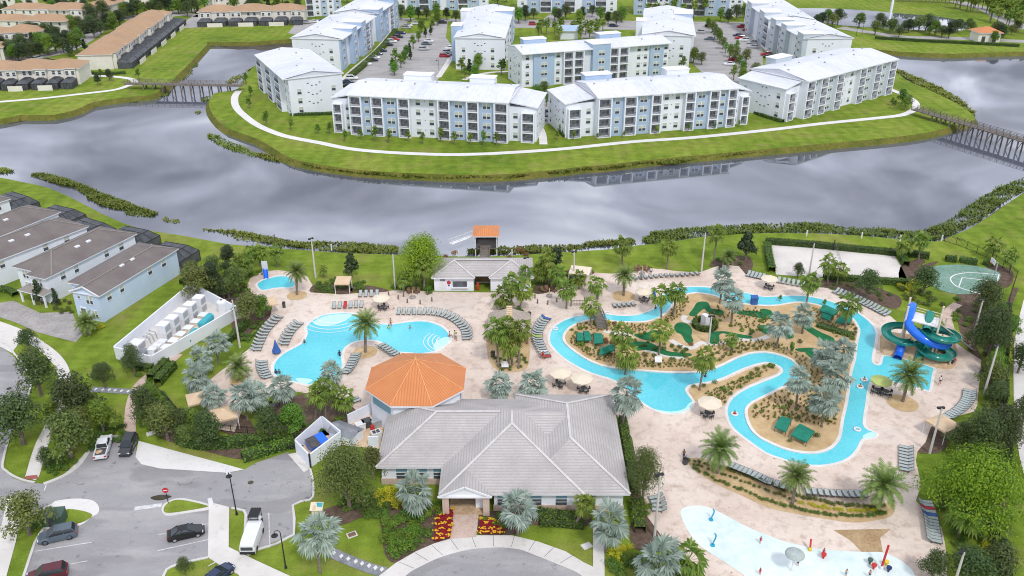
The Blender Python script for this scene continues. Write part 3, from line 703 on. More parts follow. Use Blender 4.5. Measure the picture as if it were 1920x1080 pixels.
bed("595,735 625,742 655,760 672,777 655,793 625,800 580,812 545,812 520,800 500,770 520,755 560,742"); bed("455,640 480,615 505,596 512,578 470,562 440,580 435,620", 'mulch', .05)
bed("405,545 440,530 480,555 508,580 500,592 470,575 430,575"); bed("1115,512 1100,520 1075,536 1040,546 1010,552 1000,540 1040,520 1070,505 1100,503")
bed("275,795 320,790 380,815 440,830 500,826 560,815 610,800 640,800 620,815 560,830 500,850 455,862 380,845 300,822", 'mulch', .05); bed("400,755 440,770 470,790 480,820 430,815 400,800 380,775", 'mulch', .05)
bed("1190,822 1212,930 1222,965 1245,1003 1262,1024 1235,1030 1190,1030 1180,990 1190,960 1180,900", 'mulch', .05); bed("715,965 760,950 800,960 850,945 845,1008 815,1019 780,1034 742,1056 722,1040 716,1000", 'mulch', .05)
bed("600,960 640,945 700,930 760,945 740,955 680,970 640,985 610,975", 'mulch', .05); bed("900,965 960,955 1090,950 1110,975 1085,990 1000,985 985,990 960,1003 900,1003", 'mulch', .05)
bed("1500,535 1540,520 1600,525 1660,545 1690,560 1680,580 1640,568 1585,548 1552,541", 'mulch', .05); bed("1688,500 1725,485 1735,492 1720,500 1760,490 1720,520 1690,540", 'mulch', .05)
bed("1345,485 1400,480 1412,498 1400,515 1385,500 1355,497 1330,500", 'mulch', .05); bed("1800,540 1860,548 1850,600 1830,640 1842,676 1815,655 1795,600", 'mulch', .05)
bed("1742,802 1775,786 1790,800 1770,845 1740,850 1722,846", 'mulch', .05); bed("1850,495 1895,505 1898,530 1880,540 1860,520", 'mulch', .05)
bed("200,590 262,562 300,600 240,640", 'mulch', .02) if 0 else None
sheet('dry_patch', smooth_closed(P("1562,995 1600,994 1670,993 1650,1010 1655,1036 1615,1036 1595,1015"), 1), .112, 'tan_dirt')
bed("912,640 920,620 985,620 992,680 975,697 940,697 918,680", 'golden_gravel'); bed("922,587 965,585 985,590 980,600 935,600", 'mulch')
for c in ((685, 661, 2.1), (557, 555, 2.0), (1169, 556, 2.3), (1692, 757, 2.4), (449, 713, 1.6)):
    p = G(c[0], c[1]); sheet('planting_ring', [(p.x+math.cos(a)*c[2], p.y+math.sin(a)*c[2]) for a in np.linspace(0, 6.1, 22)], .14, 'golden_gravel')
# main pool
POOL = smooth_closed(Z(1, 2, "122,620 138,560 200,497 290,447 345,412 378,350 372,300 412,252 480,214 560,196 650,190 740,196 790,222 880,262 950,274 1030,272 1120,259 1230,250 1310,259 1390,288 1440,328 1462,368 1452,412 1405,452 1340,482 1240,500 1130,492 1060,486 1000,462 960,427 900,404 830,399 760,406 700,432 662,470 650,520 656,580 640,640 590,690 480,710 390,735 330,722 200,690 140,660"), 3)
KIDP = smooth_closed(P("481,535 490,527 505,522 525,518 543,520 552,527 554,536 545,541 530,541 515,542 500,545 488,545"), 3)
sheet('main_pool', POOL, .125, 'pool_water'); sheet('kids_pool', KIDP, .125, 'pool_water')
ribbon('pool_edge', POOL, .55, .16, 'coping', None, .1, True); ribbon('pool_edge', KIDP, .5, .16, 'coping', None, .1, True)
def steps(center, r, a0, a1, n=4):
    mb = MB(); c = G(*center)
    for k in range(n):
        rr = r*(1-k*.17); pts = [Vector((c.x+math.cos(R(a0+(a1-a0)*t/16))*rr, c.y+math.sin(R(a0+(a1-a0)*t/16))*rr, 0)) for t in range(17)]
        band(mb, pts, .18 if k else .12, .13, .131+.001*k)
    tag(mb.build('pool_steps', 'white_concrete'), None, None, None, 'structure')
def shallow(s, z=.1285): sheet('pool_shelf', smooth_closed(s, 3), z, 'shallow_water')
shallow(Z(1, 2, "430,262 500,222 570,206 650,200 720,205 690,235 640,262 560,285 480,287")); shallow(Z(1, 2, "1450,380 1420,372 1370,392 1335,425 1335,455 1360,472 1400,450 1440,415"))
shallow(Z(1, 2, "300,680 420,690 400,715 370,728 330,718"))
steps((628, 590), 7.0, 200, 320); steps((842, 640), 4.6, 140, 250)
# lazy river: outer edge, island on top
RO = Z(2, 2, "275,400 285,330 330,280 400,240 480,215 580,200 680,195 760,205 850,210 930,205 1000,185 1060,160 1090,120 1110,80 1150,40 1200,12")+P("1272,541 1285,539 1310,538 1345,541 1375,546 1405,551 1430,557 1460,556 1502,555 1540,561 1570,570 1600,582 1620,595 1637,610 1644,625 1642,645 1637,670 1638,681 1645,685 1651,682 1655,668 1675,669 1705,676 1750,690 1750,702 1745,732 1737,734 1710,726 1680,719 1652,712 1637,714 1629,730 1625,760 1620,795 1628,806 1642,812 1645,818 1635,824 1619,825 1612,837 1600,855 1580,867 1552,874 1522,875 1490,870 1465,862 1435,851 1405,830 1385,815 1370,800 1362,780 1362,765 1372,747 1397,730 1420,720 1440,712 1455,706 1465,699 1464,692 1455,686 1435,681 1397,692 1360,709 1335,717 1310,721 1292,725 1287,733 1293,743 1300,753 1297,766 1280,776 1257,778 1230,772 1205,758 1180,738 1160,720 1140,711 1110,702 1080,688 1052,670 1035,652")
RI = P("1057,637 1059,627 1070,615 1090,606 1110,601 1130,601 1155,605 1185,606 1210,605 1230,600 1247,590 1260,575 1267,562 1282,555 1305,551 1330,554 1345,558 1362,566 1397,572 1435,575 1460,574 1490,569 1515,570 1545,577 1570,585 1595,597 1607,612 1610,626 1605,647 1602,675 1595,700 1587,755 1580,785 1576,810 1572,825 1560,840 1540,849 1515,851 1485,847 1460,839 1440,830 1422,820 1408,805 1400,785 1399,770 1410,757 1440,742 1470,727 1490,720 1501,707 1497,690 1485,677 1465,668 1435,662 1402,665 1372,677 1345,690 1310,699 1260,700 1210,697 1147,691 1110,680 1080,662 1062,647")
ROs = smooth_closed(RO, 2); RIs = smooth_closed(RI, 2)
sheet('lazy_river', ROs, .125, 'pool_water'); ribbon('pool_edge', ROs, .5, .16, 'coping', None, .1, True)
sheet('garden_island', RIs, .26, 'golden_gravel', z0=.05); ribbon('pool_edge', RIs, .5, .29, 'coping', None, .1, True)
shallow(P("1225,768 1257,773 1282,768 1292,757 1300,755 1297,766 1280,775 1257,777 1232,772")); shallow(P("1642,814 1630,812 1618,818 1620,823 1634,822"), .129)
PEN = smooth_closed(P("1296,743 1292,733 1297,728 1312,724 1337,720 1362,713 1399,696 1435,685 1453,690 1460,695 1452,702 1435,708 1415,718 1393,727 1368,744 1357,762 1345,760 1320,752 1305,754"), 2)
sheet('planting_bed', PEN, .17, 'golden_gravel')
bed("1291,870 1295,861 1312,860 1345,870 1400,888 1440,902 1490,925 1545,941 1600,947 1645,945 1670,945 1676,958 1668,970 1640,977 1600,981 1540,973 1480,962 1440,953 1390,930 1350,912 1310,889", 'golden_gravel')
# splash pad
SPL = smooth_closed(P("1276,962 1282,953 1305,949 1327,952 1360,967 1397,987 1440,1005 1477,1018 1540,1031 1615,1036 1655,1037 1680,1047 1702,1062 1715,1080 1722,1120 1440,1140 1400,1085 1372,1064 1335,1040 1310,1022 1292,1000 1280,977"), 3)
sheet('splash_pad', SPL, .118, 'splash_floor')
# putting greens and their paths
gk = [0]
def green(s): gk[0] += 1; sheet('putting_green', smooth_closed(s, 3), .282+.0045*gk[0], 'putting_green')
for s in ("1060,625",): pass
green(Z(2, 2, "1325,210 1360,160 1385,120 1430,110 1470,120 1485,150 1500,165 1560,170 1590,195 1560,212 1500,205 1460,185 1440,165 1400,195 1370,222")); green(Z(2, 2, "1215,300 1240,272 1280,268 1330,290 1350,330 1345,370 1360,410 1330,430 1295,405 1270,360 1230,340"))
green(Z(2, 2, "1480,350 1510,338 1600,335 1700,355 1790,370 1800,385 1760,390 1650,372 1590,350 1555,360 1555,400 1540,428 1490,428 1478,395")); green(Z(2, 2, "1670,180 1750,178 1850,185 2000,200 2080,215 2000,240 1880,238 1760,215 1680,200"))
green(Z(2, 2, "890,420 960,412 1050,425 1120,465 1200,490 1330,500 1340,520 1250,525 1150,515 1080,490 1000,475 940,480 900,455")); green(Z(2, 2, "920,355 1000,350 1060,325 1150,350 1180,390 1100,405 1000,400 930,375"))
green(Z(2, 2, "1840,295 1900,290 1960,310 1950,350 1900,355 1850,320")); green(Z(3, 2, "235,270 290,285 400,345 480,380 500,410 470,425 400,400 320,350 250,300")); green(Z(3, 2, "290,470 340,490 400,540 390,570 330,540 280,500"))
green(Z(3, 2, "130,330 180,340 190,380 150,390 120,360")); green(Z(3, 2, "200,470 250,462 340,460 340,480 250,490")); green(Z(3, 2, "-60,170 20,180 30,220 -40,250"))
def isl_path(s, w=1.1): ribbon('golf_path', smooth_open(s, 4), w, .275, 'concrete')
isl_path(Z(2, 2, "1300,215 1285,240 1310,262 1390,262 1440,250")); isl_path(Z(2, 2, "1190,400 1260,440 1340,460 1420,420 1480,432 1580,420 1700,395 1830,400 1920,370")); isl_path(Z(2, 2, "690,330 760,345 850,350 900,400")); isl_path(Z(2, 2, "990,478 1040,476 1080,500 1180,520 1300,535"))
# courts and sand
sheet('volleyball_court', P("1443,459 1520,464 1600,472 1678,481 1690,500 1704,530 1640,527 1560,523 1455,515"), .05, 'sand')
sheet('basketball_court', smooth_closed(P("1742,508 1752,500 1775,497 1810,497 1845,502 1870,510 1876,518 1865,535 1840,548 1800,552 1765,545 1745,530"), 3), .06, 'court_green')
mb = MB(); band(mb, smooth_open(P("1870,516 1845,513 1812,512 1790,516 1782,523 1787,532 1800,540 1840,552"), 4), .25, .068, .068); band(mb, P("1873,515 1866,540"), .25, .068, .068); band(mb, P("1804,521 1797,540"), .2, .068, .068)
band(mb, P("1804,521 1868,528"), .2, .0685, .0685)
tag(mb.build('court_lines', 'white_paint'), None, None, None, 'structure')
# east side: path by the slides, fence side strip, pavement at the right edge
ribbon('garden_path', smooth_open(P("1796,570 1780,583 1776,600 1780,615 1772,632"), 4), 1.7, .06, 'brick_path')
sheet('sidewalk', P("1935,535 1920,560 1912,590 1902,640 1900,700 1901,770 1905,815 1912,860 1925,910 2100,1000 2100,535"), .06, 'concrete')
ribbon('dirt_strip', smooth_open(P("1905,540 1890,580 1882,640 1879,720 1880,790 1885,860 1880,950 1878,1060 1880,1130"), 3), 1.0, .02, 'mulch')
# the far bank: walks, car parks, streets
ribbon('lake_walk', smooth_open(P("448,170 441,180 440,192 445,204 457,216 480,233 510,247 542,257 600,268 655,279 730,286 830,290 900,289 960,286 1060,279 1185,266 1300,258 1440,244 1540,232 1640,222 1690,216 1712,207 1718,198 1712,188 1690,176 1665,166"), 4), 2.5, .05, 'white_concrete')
ribbon('lake_walk', smooth_open(P("1019,271 1017,252 1011,238"), 3), 2.4, .055, 'white_concrete')
ribbon('lake_walk', smooth_open(P("-60,196 0,191 75,185 155,176 212,169 240,161 253,154 240,147 200,143 160,142"), 4), 2.4, .05, 'white_concrete')
def paved(s, m='street', z=.03, name='car_park'): return sheet(name, P(s), z, m)
paved("655,150 665,130 725,90 745,40 840,38 836,70 850,90 830,140 810,160 700,168")
paved("1290,55 1405,50 1430,80 1430,130 1400,165 1330,150 1300,120 1290,95"); paved("740,34 1420,42 1420,54 1290,58 965,52 840,40 740,42", z=.034, name='street')
paved("1000,50 1040,20 1060,18 1050,52", z=.038, name='street'); paved("1098,26 1125,22 1130,70 1090,72", z=.038, name='street'); paved("960,170 1040,172 1035,205 1005,205", z=.03); paved("560,38 605,36 575,60 560,66 540,62", z=.03, name='street')
paved("985,215 1035,215 1030,232 1000,235"); ribbon('sidewalk', P("642,150 665,128 700,100 722,76 745,46"), 2.2, .05, 'concrete'); ribbon('sidewalk', P("822,145 840,118 852,95"), 2.2, .05, 'concrete')
ribbon('sidewalk', smooth_open(P("870,150 890,142 920,136 960,134"), 3), 2.2, .05, 'concrete'); ribbon('sidewalk', P("1400,45 1420,75 1440,95"), 2.2, .05, 'concrete')
for s in ("-40,118 60,108 120,95 165,70 195,45 215,38 260,30 330,22 420,18 600,12", "80,95 100,78 135,66 165,60", "270,40 330,28 385,30", "360,52 368,35 400,22", "-40,52 60,50 130,48 150,50", "-20,12 100,12 200,6 300,2", "150,50 190,28 230,2"):
    ribbon('street', smooth_open(P(s), 3), 8.0, .03, 'street')
ribbon('street', smooth_open(P("1575,52 1640,62 1700,70 1800,72 1960,80"), 3), 7, .03, 'street'); ribbon('street', smooth_open(P("1790,2 1850,18 1890,40 1930,55"), 3), 9, .03, 'street'); ribbon('street', P("1420,8 1560,12 1640,6 1800,2 1960,0"), 6, .03, 'street') if 0 else None
for s in ("1005,60 1040,58 1085,62 1080,54 1010,50", "745,58 765,40 800,30 820,36 790,62"): bed(s, 'grass', .06, 2, 'lawn')
# reed beds (nobody could count them)
def rd(c, r, s, n, h=.8, lab='brown green reeds growing along the lake edge', leaf='leaf_reed', zz=None):
    near = zz is None; reeds('reeds', Z(c, r, s, WL), int(n*(1.1 if near else 1.6)), h*(random.uniform(.6, .75) if near else 1.0), lab, leaf, WL if near else WL*.55)
rd(0, 1, "235,225 280,212 420,240 560,290 700,345 830,395 960,440 1060,480 1180,520 1160,545 1060,550 960,535 930,500 850,490 760,465 660,410 620,370 560,330 470,315 380,290 300,262 240,250", 5200, 1.0, 'long reed strip in the water off the left lawn')
rd(0, 1, "-60,190 40,185 100,205 60,220 -60,222", 300, .9, 'small reed clump at the left picture edge'); rd(0, 1, "1215,555 1250,545 1280,572 1340,560 1350,590 1300,598 1230,580", 160, .6, 'sparse reeds in shallow water by the left lawn'); rd(0, 1, "1520,640 1600,645 1700,650 1800,655 1920,670 1920,735 1800,730 1720,690 1600,660", 900, .9)
rd(1, 1, "0,680 150,700 250,725 360,740 500,735 800,745 1060,765 1060,820 900,825 700,815 480,798 250,770 100,750 0,735", 3600, .9, 'reed belt along the near shore below the lawn'); rd(2, 1, "-330,790 -100,770 0,770 250,760 400,755 520,765 560,740 680,735 800,720 900,715 930,745 900,765 760,760 680,770 560,780 480,800 300,815 0,828 -330,828", 2600, .9, 'reed belt along the shore beside the dock')
rd(2, 1, "975,720 1060,665 1200,645 1400,630 1600,610 1920,595 1920,665 1700,680 1500,692 1350,705 1200,725 1050,752 990,745", 3000, 1.0, 'reed belt along the shore by the tall palms'); rd(3, 1, "0,597 300,590 500,615 800,635 1000,655 1150,655 1300,600 1400,540 1500,470 1600,400 1750,320 1920,250 1920,360 1780,430 1680,510 1600,570 1450,650 1350,700 1220,730 1000,712 700,688 400,668 0,665", 5200, 1.1, 'reed belt curving round the right end of the lake')
rd(1, 1, "240,145 330,140 500,165 750,195 1000,210 1400,225 1920,232 1920,275 1400,278 1100,268 750,240 560,215 400,190 330,160", 4200, 1.0, 'reed belt under the far lawn on the left', zz=0); rd(2, 1, "0,222 100,225 160,250 60,268 0,270", 300, 1.0, zz=0); rd(2, 1, "210,235 330,190 520,165 700,150 1000,120 1300,95 1600,60 1920,30 1920,78 1650,108 1400,128 1210,168 1000,165 880,185 700,210 530,215 380,240 280,245", 3600, 1.0, 'reed belt under the far lawn on the right', zz=0)
rd(3, 1, "0,20 350,-20 800,-70 1200,-130 1480,-170 1250,-120 1200,-90 850,-10 600,15 0,72", 2400, 1.0, zz=0); rd(3, 0, "940,530 1100,590 1300,680 1450,770 1550,880 1500,935 1400,870 1380,810 1250,740 1100,640 960,560", 3600, 1.0, 'reed bank on the point beside the right footbridge', zz=0)
rd(1, 1, "0,75 100,82 200,120 180,140 80,120 0,95", 500, .9); rd(0, 1, "1560,-80 1640,-60 1720,-20 1800,10 1920,70 1920,100 1760,60 1660,15 1560,-40", 900, .9, 'reed strip in the water off the far left lawn')
rd(0, 0, "1435,485 1470,468 1490,485 1470,505 1440,500", 120, .8); rd(0, 0, "1340,590 1400,540 1445,525 1440,560 1380,600 1340,605", 300, .8); rd(0, 0, "1690,620 1740,580 1820,550 1830,575 1770,620 1710,635", 300, .8); rd(0, 0, "1845,530 1920,495 1980,480 1940,525 1860,542", 260, .8); rd(0, 0, "1460,840 1500,832 1520,845 1480,860", 90, .6)
rd(0, 0, "960,770 1100,730 1200,690 1280,690 1270,715 1150,740 1020,770", 500, .8); rd(0, 0, "1500,745 1540,720 1600,730 1580,760 1520,765", 160, .8); rd(0, 0, "-100,870 150,850 400,825 600,805 690,800 640,825 400,845 150,870 0,880 -100,890", 900, .7)
# ---------------------------------------------------------------- buildings
mat('stone_cap', (.62, .60, .58), (.52, .50, .48), .8, .8)
def hip(mb, x0, x1, y0, y1, z, s, fas=.22, hips=(1, 1)):
    # hipped roof over a rectangle; hips=(0/1 at the low end, 0/1 at the high end) of the ridge direction
    W, L = x1-x0, y1-y0
    if W >= L:
        r = L/2; h = r*s; a = (x0+(r if hips[0] else 0), (y0+y1)/2, z+h); b = (x1-(r if hips[1] else 0), (y0+y1)/2, z+h)
        c = [(x0, y0, z), (x1, y0, z), (x1, y1, z), (x0, y1, z)]
        mb.face([c[0], c[1], b, a]); mb.face([c[2], c[3], a, b])
        if hips[0]: mb.face([c[3], c[0], a])
        if hips[1]: mb.face([c[1], c[2], b])
    else:
        r = W/2; h = r*s; a = ((x0+x1)/2, y0+(r if hips[0] else 0), z+h); b = ((x0+x1)/2, y1-(r if hips[1] else 0), z+h)
        c = [(x0, y0, z), (x1, y0, z), (x1, y1, z), (x0, y1, z)]
        mb.face([c[1], c[2], b, a]); mb.face([c[3], c[0], a, b])
        if hips[0]: mb.face([c[0], c[1], a])
        if hips[1]: mb.face([c[2], c[3], b])
    k = mb.k; mb.k = 1; mb.box(x0+.02, x1-.02, y0+.02, y1-.02, z-fas, z-.004); mb.k = k
    return a, b
WIN = {}
def window_mesh(w, h, kind):
    if (w, h, kind) in WIN: return WIN[w, h, kind]
    mb = MB(); t = .09; mb.mt(0)
    mb.box(-w/2-t, w/2+t, -.07, .02, h, h+t); mb.box(-w/2-t, w/2+t, -.1, .02, -t, 0); mb.box(-w/2-t, -w/2, -.07, .02, 0, h); mb.box(w/2, w/2+t, -.07, .02, 0, h)
    if kind == 'pair': mb.box(-.08, .08, -.07, .02, 0, h)
    mb.box(-w/2, w/2, -.055, .02, h*.48, h*.48+.06)
    mb.mt(1); mb.box(-w/2, w/2, -.03, .02, 0, h*.48); mb.mt(2 if kind != 'plain' else 1); mb.box(-w/2, w/2, -.03, .02, h*.48+.06, h)
    WIN[w, h, kind] = mb.mesh(['trim_white', 'glass_dark', 'curtain'], name='window'); return WIN[w, h, kind]
def balcony_mesh(w, d, st, sh):
    key = ('B', round(w, 1), d, st)
    if key in WIN: return WIN[key]
    a = MB(); a.box(-w/2, -w/2+.4, -d, 0, 0, sh-.001); a.box(w/2-.4, w/2, -d, 0, 0, sh-.001); a.box(-w/2+.4, w/2-.4, -d+.02, 0, .0, .22); a.box(-w/2+.4, w/2-.4, -d+.02, 0, sh-.14, sh-.001); a = a.mesh('wall_white', name='balcony'); r = MB(); g = MB(); f = MB()
    for k in range(1):
        z = .22; x0, x1 = -w/2+.4, w/2-.4
        r.box(x0, x1, -d+.06, -d+.12, z+.95, z+1.03); r.box(x0, x1, -d+.06, -d+.12, z+.05, z+.1)
        nb = int((x1-x0)/.28)
        for i in range(1, nb): x = x0+(x1-x0)*i/nb; r.box(x-.025, x+.025, -d+.07, -d+.11, z, z+.95)
        g.box(x0, x1, -.05, -.012, z, z+2.55); f.box(x0+.2, x0+.2+.9, -.14, -.06, z+.03, z+2.2)
        f.box(x1-1.0, x1-.5, -d*.6, -d*.6+.5, z, z+.45); f.box(x1-1.0, x1-.5, -d*.6+.45, -d*.6+.5, z+.45, z+.9)
    WIN[key] = (a, r.mesh('frame_dark', name='railing'), g.mesh('glass_balcony', name='sliding_door'), f.mesh('grey_metal', name='balcony_furniture')); return WIN[key]
VENT = MB().box(-.25, .25, -.25, .25, -.2, .35).mesh('grey_metal', name='roof_vent')
def apt(label, L, Rp, depth, pat, wl=0, wr=0, st=4, sh=3.0, towers=(), blue='wall_blue', rear=1, group='white apartment blocks across the lake', ridge=.5, endwin=True):
    a, b = G(*L), G(*Rp); d = b-a; LEN = d.length; rz = math.atan2(d.y, d.x); root = thing('apartment_building', label, 'apartment building', a, rz, group)
    hh = st*sh+.2; tot = wl+wr+sum(w for _, w in pat); u = LEN/tot; x = wl*u; X0, X1 = wl*u, LEN-wr*u
    mb = MB(); mb.box(X0, X1, 0, depth, 0, hh); mb.build('wall', 'wall_white', root)
    wm = window_mesh(2.3, 1.7, 'pair'); w1 = window_mesh(1.35, 1.7, 'single')
    for t, w in pat:
        w *= u; c = x+w/2
        if t == 'B':
            am, rm, gm, fm = balcony_mesh(w, 1.7, st, sh); 
            for k in range(st): o = put('balcony', am, root, (c, 0, k*sh)); put('railing', rm, o); put('sliding_door', gm, o)
            m9 = MB(); m9.box(c-w/2, c+w/2, -1.7, 0, st*sh, hh+.01); m9.build('bay_parapet', 'wall_white', root)
        elif t in 'bT':
            z1 = hh+(1.8 if t == 'T' else -.02); dp = .7 if t == 'b' else 1.9
            mb = MB(); mb.box(x+.03, x+w-.03, -dp, .6 if t == 'b' else 6, 0, z1)
            if t == 'T': mb.mt(1); mb.box(x-.15, x+w+.15, -dp-.18, 6.2, z1, z1+.25)
            mb.build('blue_bay' if t == 'b' else 'stair_tower', [blue, 'trim_white'], root)
            for k in range(st): put('window', wm if w > 4 else w1, root, (c, -dp-.01, k*sh+.95))
        elif t == 'w':
            for q in ((-.24, .24) if w > 6 else (0,)):
                for k in range(st): put('window', w1, root, (c+q*w, -.01, k*sh+.95))
            mb = MB()
            for k in range(st): mb.box(c-.12, c+.12, -.05, .02, k*sh+2.2, k*sh+2.42)
            mb.build('wall_vents', 'black_metal', root)
        x += w
    # roof
    mb = MB(); ov = .8; y0, y1 = -1.9, depth+.6; ym = y0+(y1-y0)*ridge; zr = hh+.25+(ym-y0)*.17; e = hh+.26
    for q in (0,):
        mb.face([(X0-.4, y0, e), (X1+.4, y0, e), (X1+.4, ym, zr), (X0-.4, ym, zr)]); mb.face([(X1+.4, y1, e), (X0-.4, y1, e), (X0-.4, ym, zr), (X1+.4, ym, zr)])
        mb.face([(X0-.02, y0+1.9, e), (X0-.02, ym, zr-.02), (X0-.02, y1-.6, e)][::-1]); mb.face([(X1+.02, y0+1.9, e), (X1+.02, ym, zr-.02), (X1+.02, y1-.6, e)])
        mb.mt(1); mb.box(X0-.4, X1+.4, y0+.02, y1, e-.24, e-.004)
    r = mb.build('roof', ['roof_white', 'trim_white'], root)
    m = MB(); sl2 = .17
    for k in range(int(LEN/7)):
        x = X0+2+k*(X1-X0-4)/max(int(LEN/7)-1, 1)+random.uniform(-1, 1); y = random.uniform(ym+.5, y1-1.5) if k % 3 else random.uniform(ym-3, ym-.5); zz = e+(y-y0)*sl2 if y < ym else zr-(y-ym)*(zr-e)/(y1-ym); put('roof_vent', VENT, r, (x, y, zz))
    for side, ww, xa, xb in ((0, wl*u, 0, X0), (1, wr*u, X1, LEN)):
        if ww <= 0: continue
        sb = 1.4; hw = hh-1.7; mb = MB(); mb.box(xa, xb, sb, depth-1, 0, hw)
        zz = hw+.1; xi, xo = (xb, xa-.5) if side == 0 else (xa, xb+.5)
        mb.mt(1); v0, v1 = [(min(xi, xo), sb-.5), (max(xi, xo), sb-.5)]; zi, zo = zz+1.4, zz
        za, zb = (zo, zi) if side == 0 else (zi, zo); yb = depth-.6
        mb.add([(v0[0], sb-.5, za), (v1[0], sb-.5, zb), (v1[0], yb, zb), (v0[0], yb, za), (v0[0], sb-.5, za-.3), (v1[0], sb-.5, zb-.3), (v1[0], yb, zb-.3), (v0[0], yb, za-.3)], [(0, 1, 2, 3), (7, 6, 5, 4), (0, 4, 5, 1), (1, 5, 6, 2), (2, 6, 7, 3), (3, 7, 4, 0)])
        o = mb.build('end_wing', ['wall_white', 'roof_white'], root); n = min(st-1, 3)
        if ww > 5:
            am, rm, gm, fm = balcony_mesh(min(4.2, ww*.5), 1.5, n, sh); cx = (xa+min(2.6, ww*.3)) if side == 0 else (xb-min(2.6, ww*.3))
            
            for k in range(n): q = put('balcony', am, root, (cx, sb-.01, k*sh)); put('railing', rm, q); put('sliding_door', gm, q)
            for k in range(n): put('window', w1, root, ((xa+xb)/2+(ww*.28 if side == 0 else -ww*.28), sb-.01, k*sh+.95))
    for tx, tw, col in towers:
        mb = MB(); mb.box(tx*LEN, tx*LEN+tw, depth-1, depth+3.2, 0, hh+2.0); mb.mt(1); mb.box(tx*LEN-.2, tx*LEN+tw+.2, depth-1.2, depth+3.4, hh+2.0, hh+2.25); mb.build('stair_tower', [col, 'trim_white'], root)
    if endwin:
        m = MB()
        for ex, sgn in ((0 if wl else X0, -1), (LEN if wr else X1, 1)):
            for k in range(1, st):
                for yy in (.35, .42, .5, .57): m.box(ex-.05 if sgn < 0 else ex-.02, ex+.02 if sgn < 0 else ex+.05, depth*yy-.3, depth*yy+.3, k*sh+.3+(1 if yy in (.35, .57) else 0)*.8, k*sh+.6+(1 if yy in (.35, .57) else 0)*.8)
        m.build('wall_vents', 'glass_dark', root)
        for ex, rz_ in ((0 if wl else X0, -90), (LEN if wr else X1, 90)):
            for k in range(st-1): put('window', w1, root, (ex+(-.01 if rz_ < 0 else .01), depth*.18, k*sh+.95), rz=R(rz_)); put('window', w1, root, (ex+(-.01 if rz_ < 0 else .01), depth*.82, k*sh+.95), rz=R(rz_))
    return root
PA = [('B', 90), ('b', 65), ('B', 85), ('b', 100), ('B', 85), ('w', 190), ('B', 85), ('b', 110), ('B', 85), ('b', 100), ('B', 95)]
apt('white four storey block with blue bays, left of the two facing the lake head on', (625, 248), (1004, 269), 20, PA, 140, 180, towers=((.28, 9, 'wall_white'), (.62, 8, 'wall_white')))
apt('white four storey block with blue bays, right of the two facing the lake head on', (1062, 261), (1402, 233), 20, [('B', 95), ('b', 85), ('B', 90), ('b', 100), ('B', 75), ('w', 165), ('B', 75), ('b', 100), ('B', 75), ('b', 60), ('B', 70)], 200, 120, towers=((.2, 9, 'wall_blue'), (.66, 8, 'wall_white')))
apt('white apartment block with grey roof on the right point beside the footbridge', (1472, 229), (1672, 172), 21, PA, 150, 60, blue='wall_grey', towers=((.3, 9, 'wall_grey'),))
apt('white apartment block end on to the lake at the left bend of the walk', (495, 166), (548, 218), 18, [('B', 9), ('w', 8), ('B', 9), ('b', 7), ('B', 9), ('w', 8)], 0, 0, towers=())
apt('long white block left of the car park, nearer half with blue stair towers', (640, 133), (702, 84), 19, [('b', 9), ('W', 7), ('T', 8), ('w', 9), ('T', 8), ('B', 8), ('b', 8), ('W', 6)])
apt('long white block left of the car park, farther half against the top row', (706, 78), (748, 46), 19, [('T', 9), ('w', 8), ('b', 7), ('B', 8), ('T', 9), ('w', 8)])
apt('white and blue block with open galleries in the middle of the estate', (978, 164), (1250, 140), 15, [('w', 80), ('b', 150), ('w', 60), ('B', 75), ('B', 75), ('W', 60), ('T', 130), ('B', 70), ('B', 75), ('W', 60), ('w', 110), ('b', 105), ('w', 45)], towers=((.1, 9, 'wall_blue'), (.62, 9, 'wall_blue')))
apt('white block end on between the left car park and the garden walk', (939, 131), (958, 66), 18, [('B', 8), ('w', 8), ('B', 8), ('b', 8), ('B', 8), ('w', 8), ('T', 9), ('B', 8)], towers=((.2, 8, 'wall_blue'), (.7, 8, 'wall_white')))
apt('white block end on behind the galleried block, left of the right car park', (1291, 126), (1283, 70), 19, [('w', 8), ('B', 8), ('b', 8), ('w', 8), ('T', 9), ('B', 8)], towers=((.3, 8, 'wall_white'),))
apt('long white block right of the right car park, farther half with its side painted in shade grey', (1394, 50), (1442, 91), 18, [('w', 9), ('T', 8), ('W', 6), ('w', 8), ('T', 8), ('B', 7)], blue='wall_grey')  # tower grey has the shade of this left facing side painted in
apt('long white block right of the right car park, nearer half with its side painted in shade grey', (1446, 95), (1506, 132), 18, [('T', 8), ('w', 8), ('T', 8), ('W', 8), ('w', 8), ('T', 8)], blue='wall_grey')  # shade of the left facing side is put into the grey here too
apt('white block at the top of the picture beside the terracotta houses', (576, 31), (641, 29), 18, [('B', 9), ('w', 9), ('b', 7), ('w', 9), ('b', 8)])
apt('white and blue block at the top edge above the left car park', (748, 19), (916, 18), 18, [('w', 7), ('b', 8), ('B', 8), ('b', 8), ('W', 5), ('b', 8), ('B', 8), ('b', 8), ('w', 7)])
apt('white and blue block at the top edge above the palm lined street', (970, 23), (1156, 23), 18, [('w', 7), ('b', 8), ('B', 8), ('b', 8), ('B', 8), ('W', 5), ('b', 8), ('B', 8), ('w', 7)])
apt('white and blue block at the top edge above the right car park', (1188, 27), (1390, 31), 18, [('b', 8), ('B', 8), ('w', 8), ('b', 8), ('B', 8), ('B', 8), ('b', 8), ('b', 8), ('w', 9)])
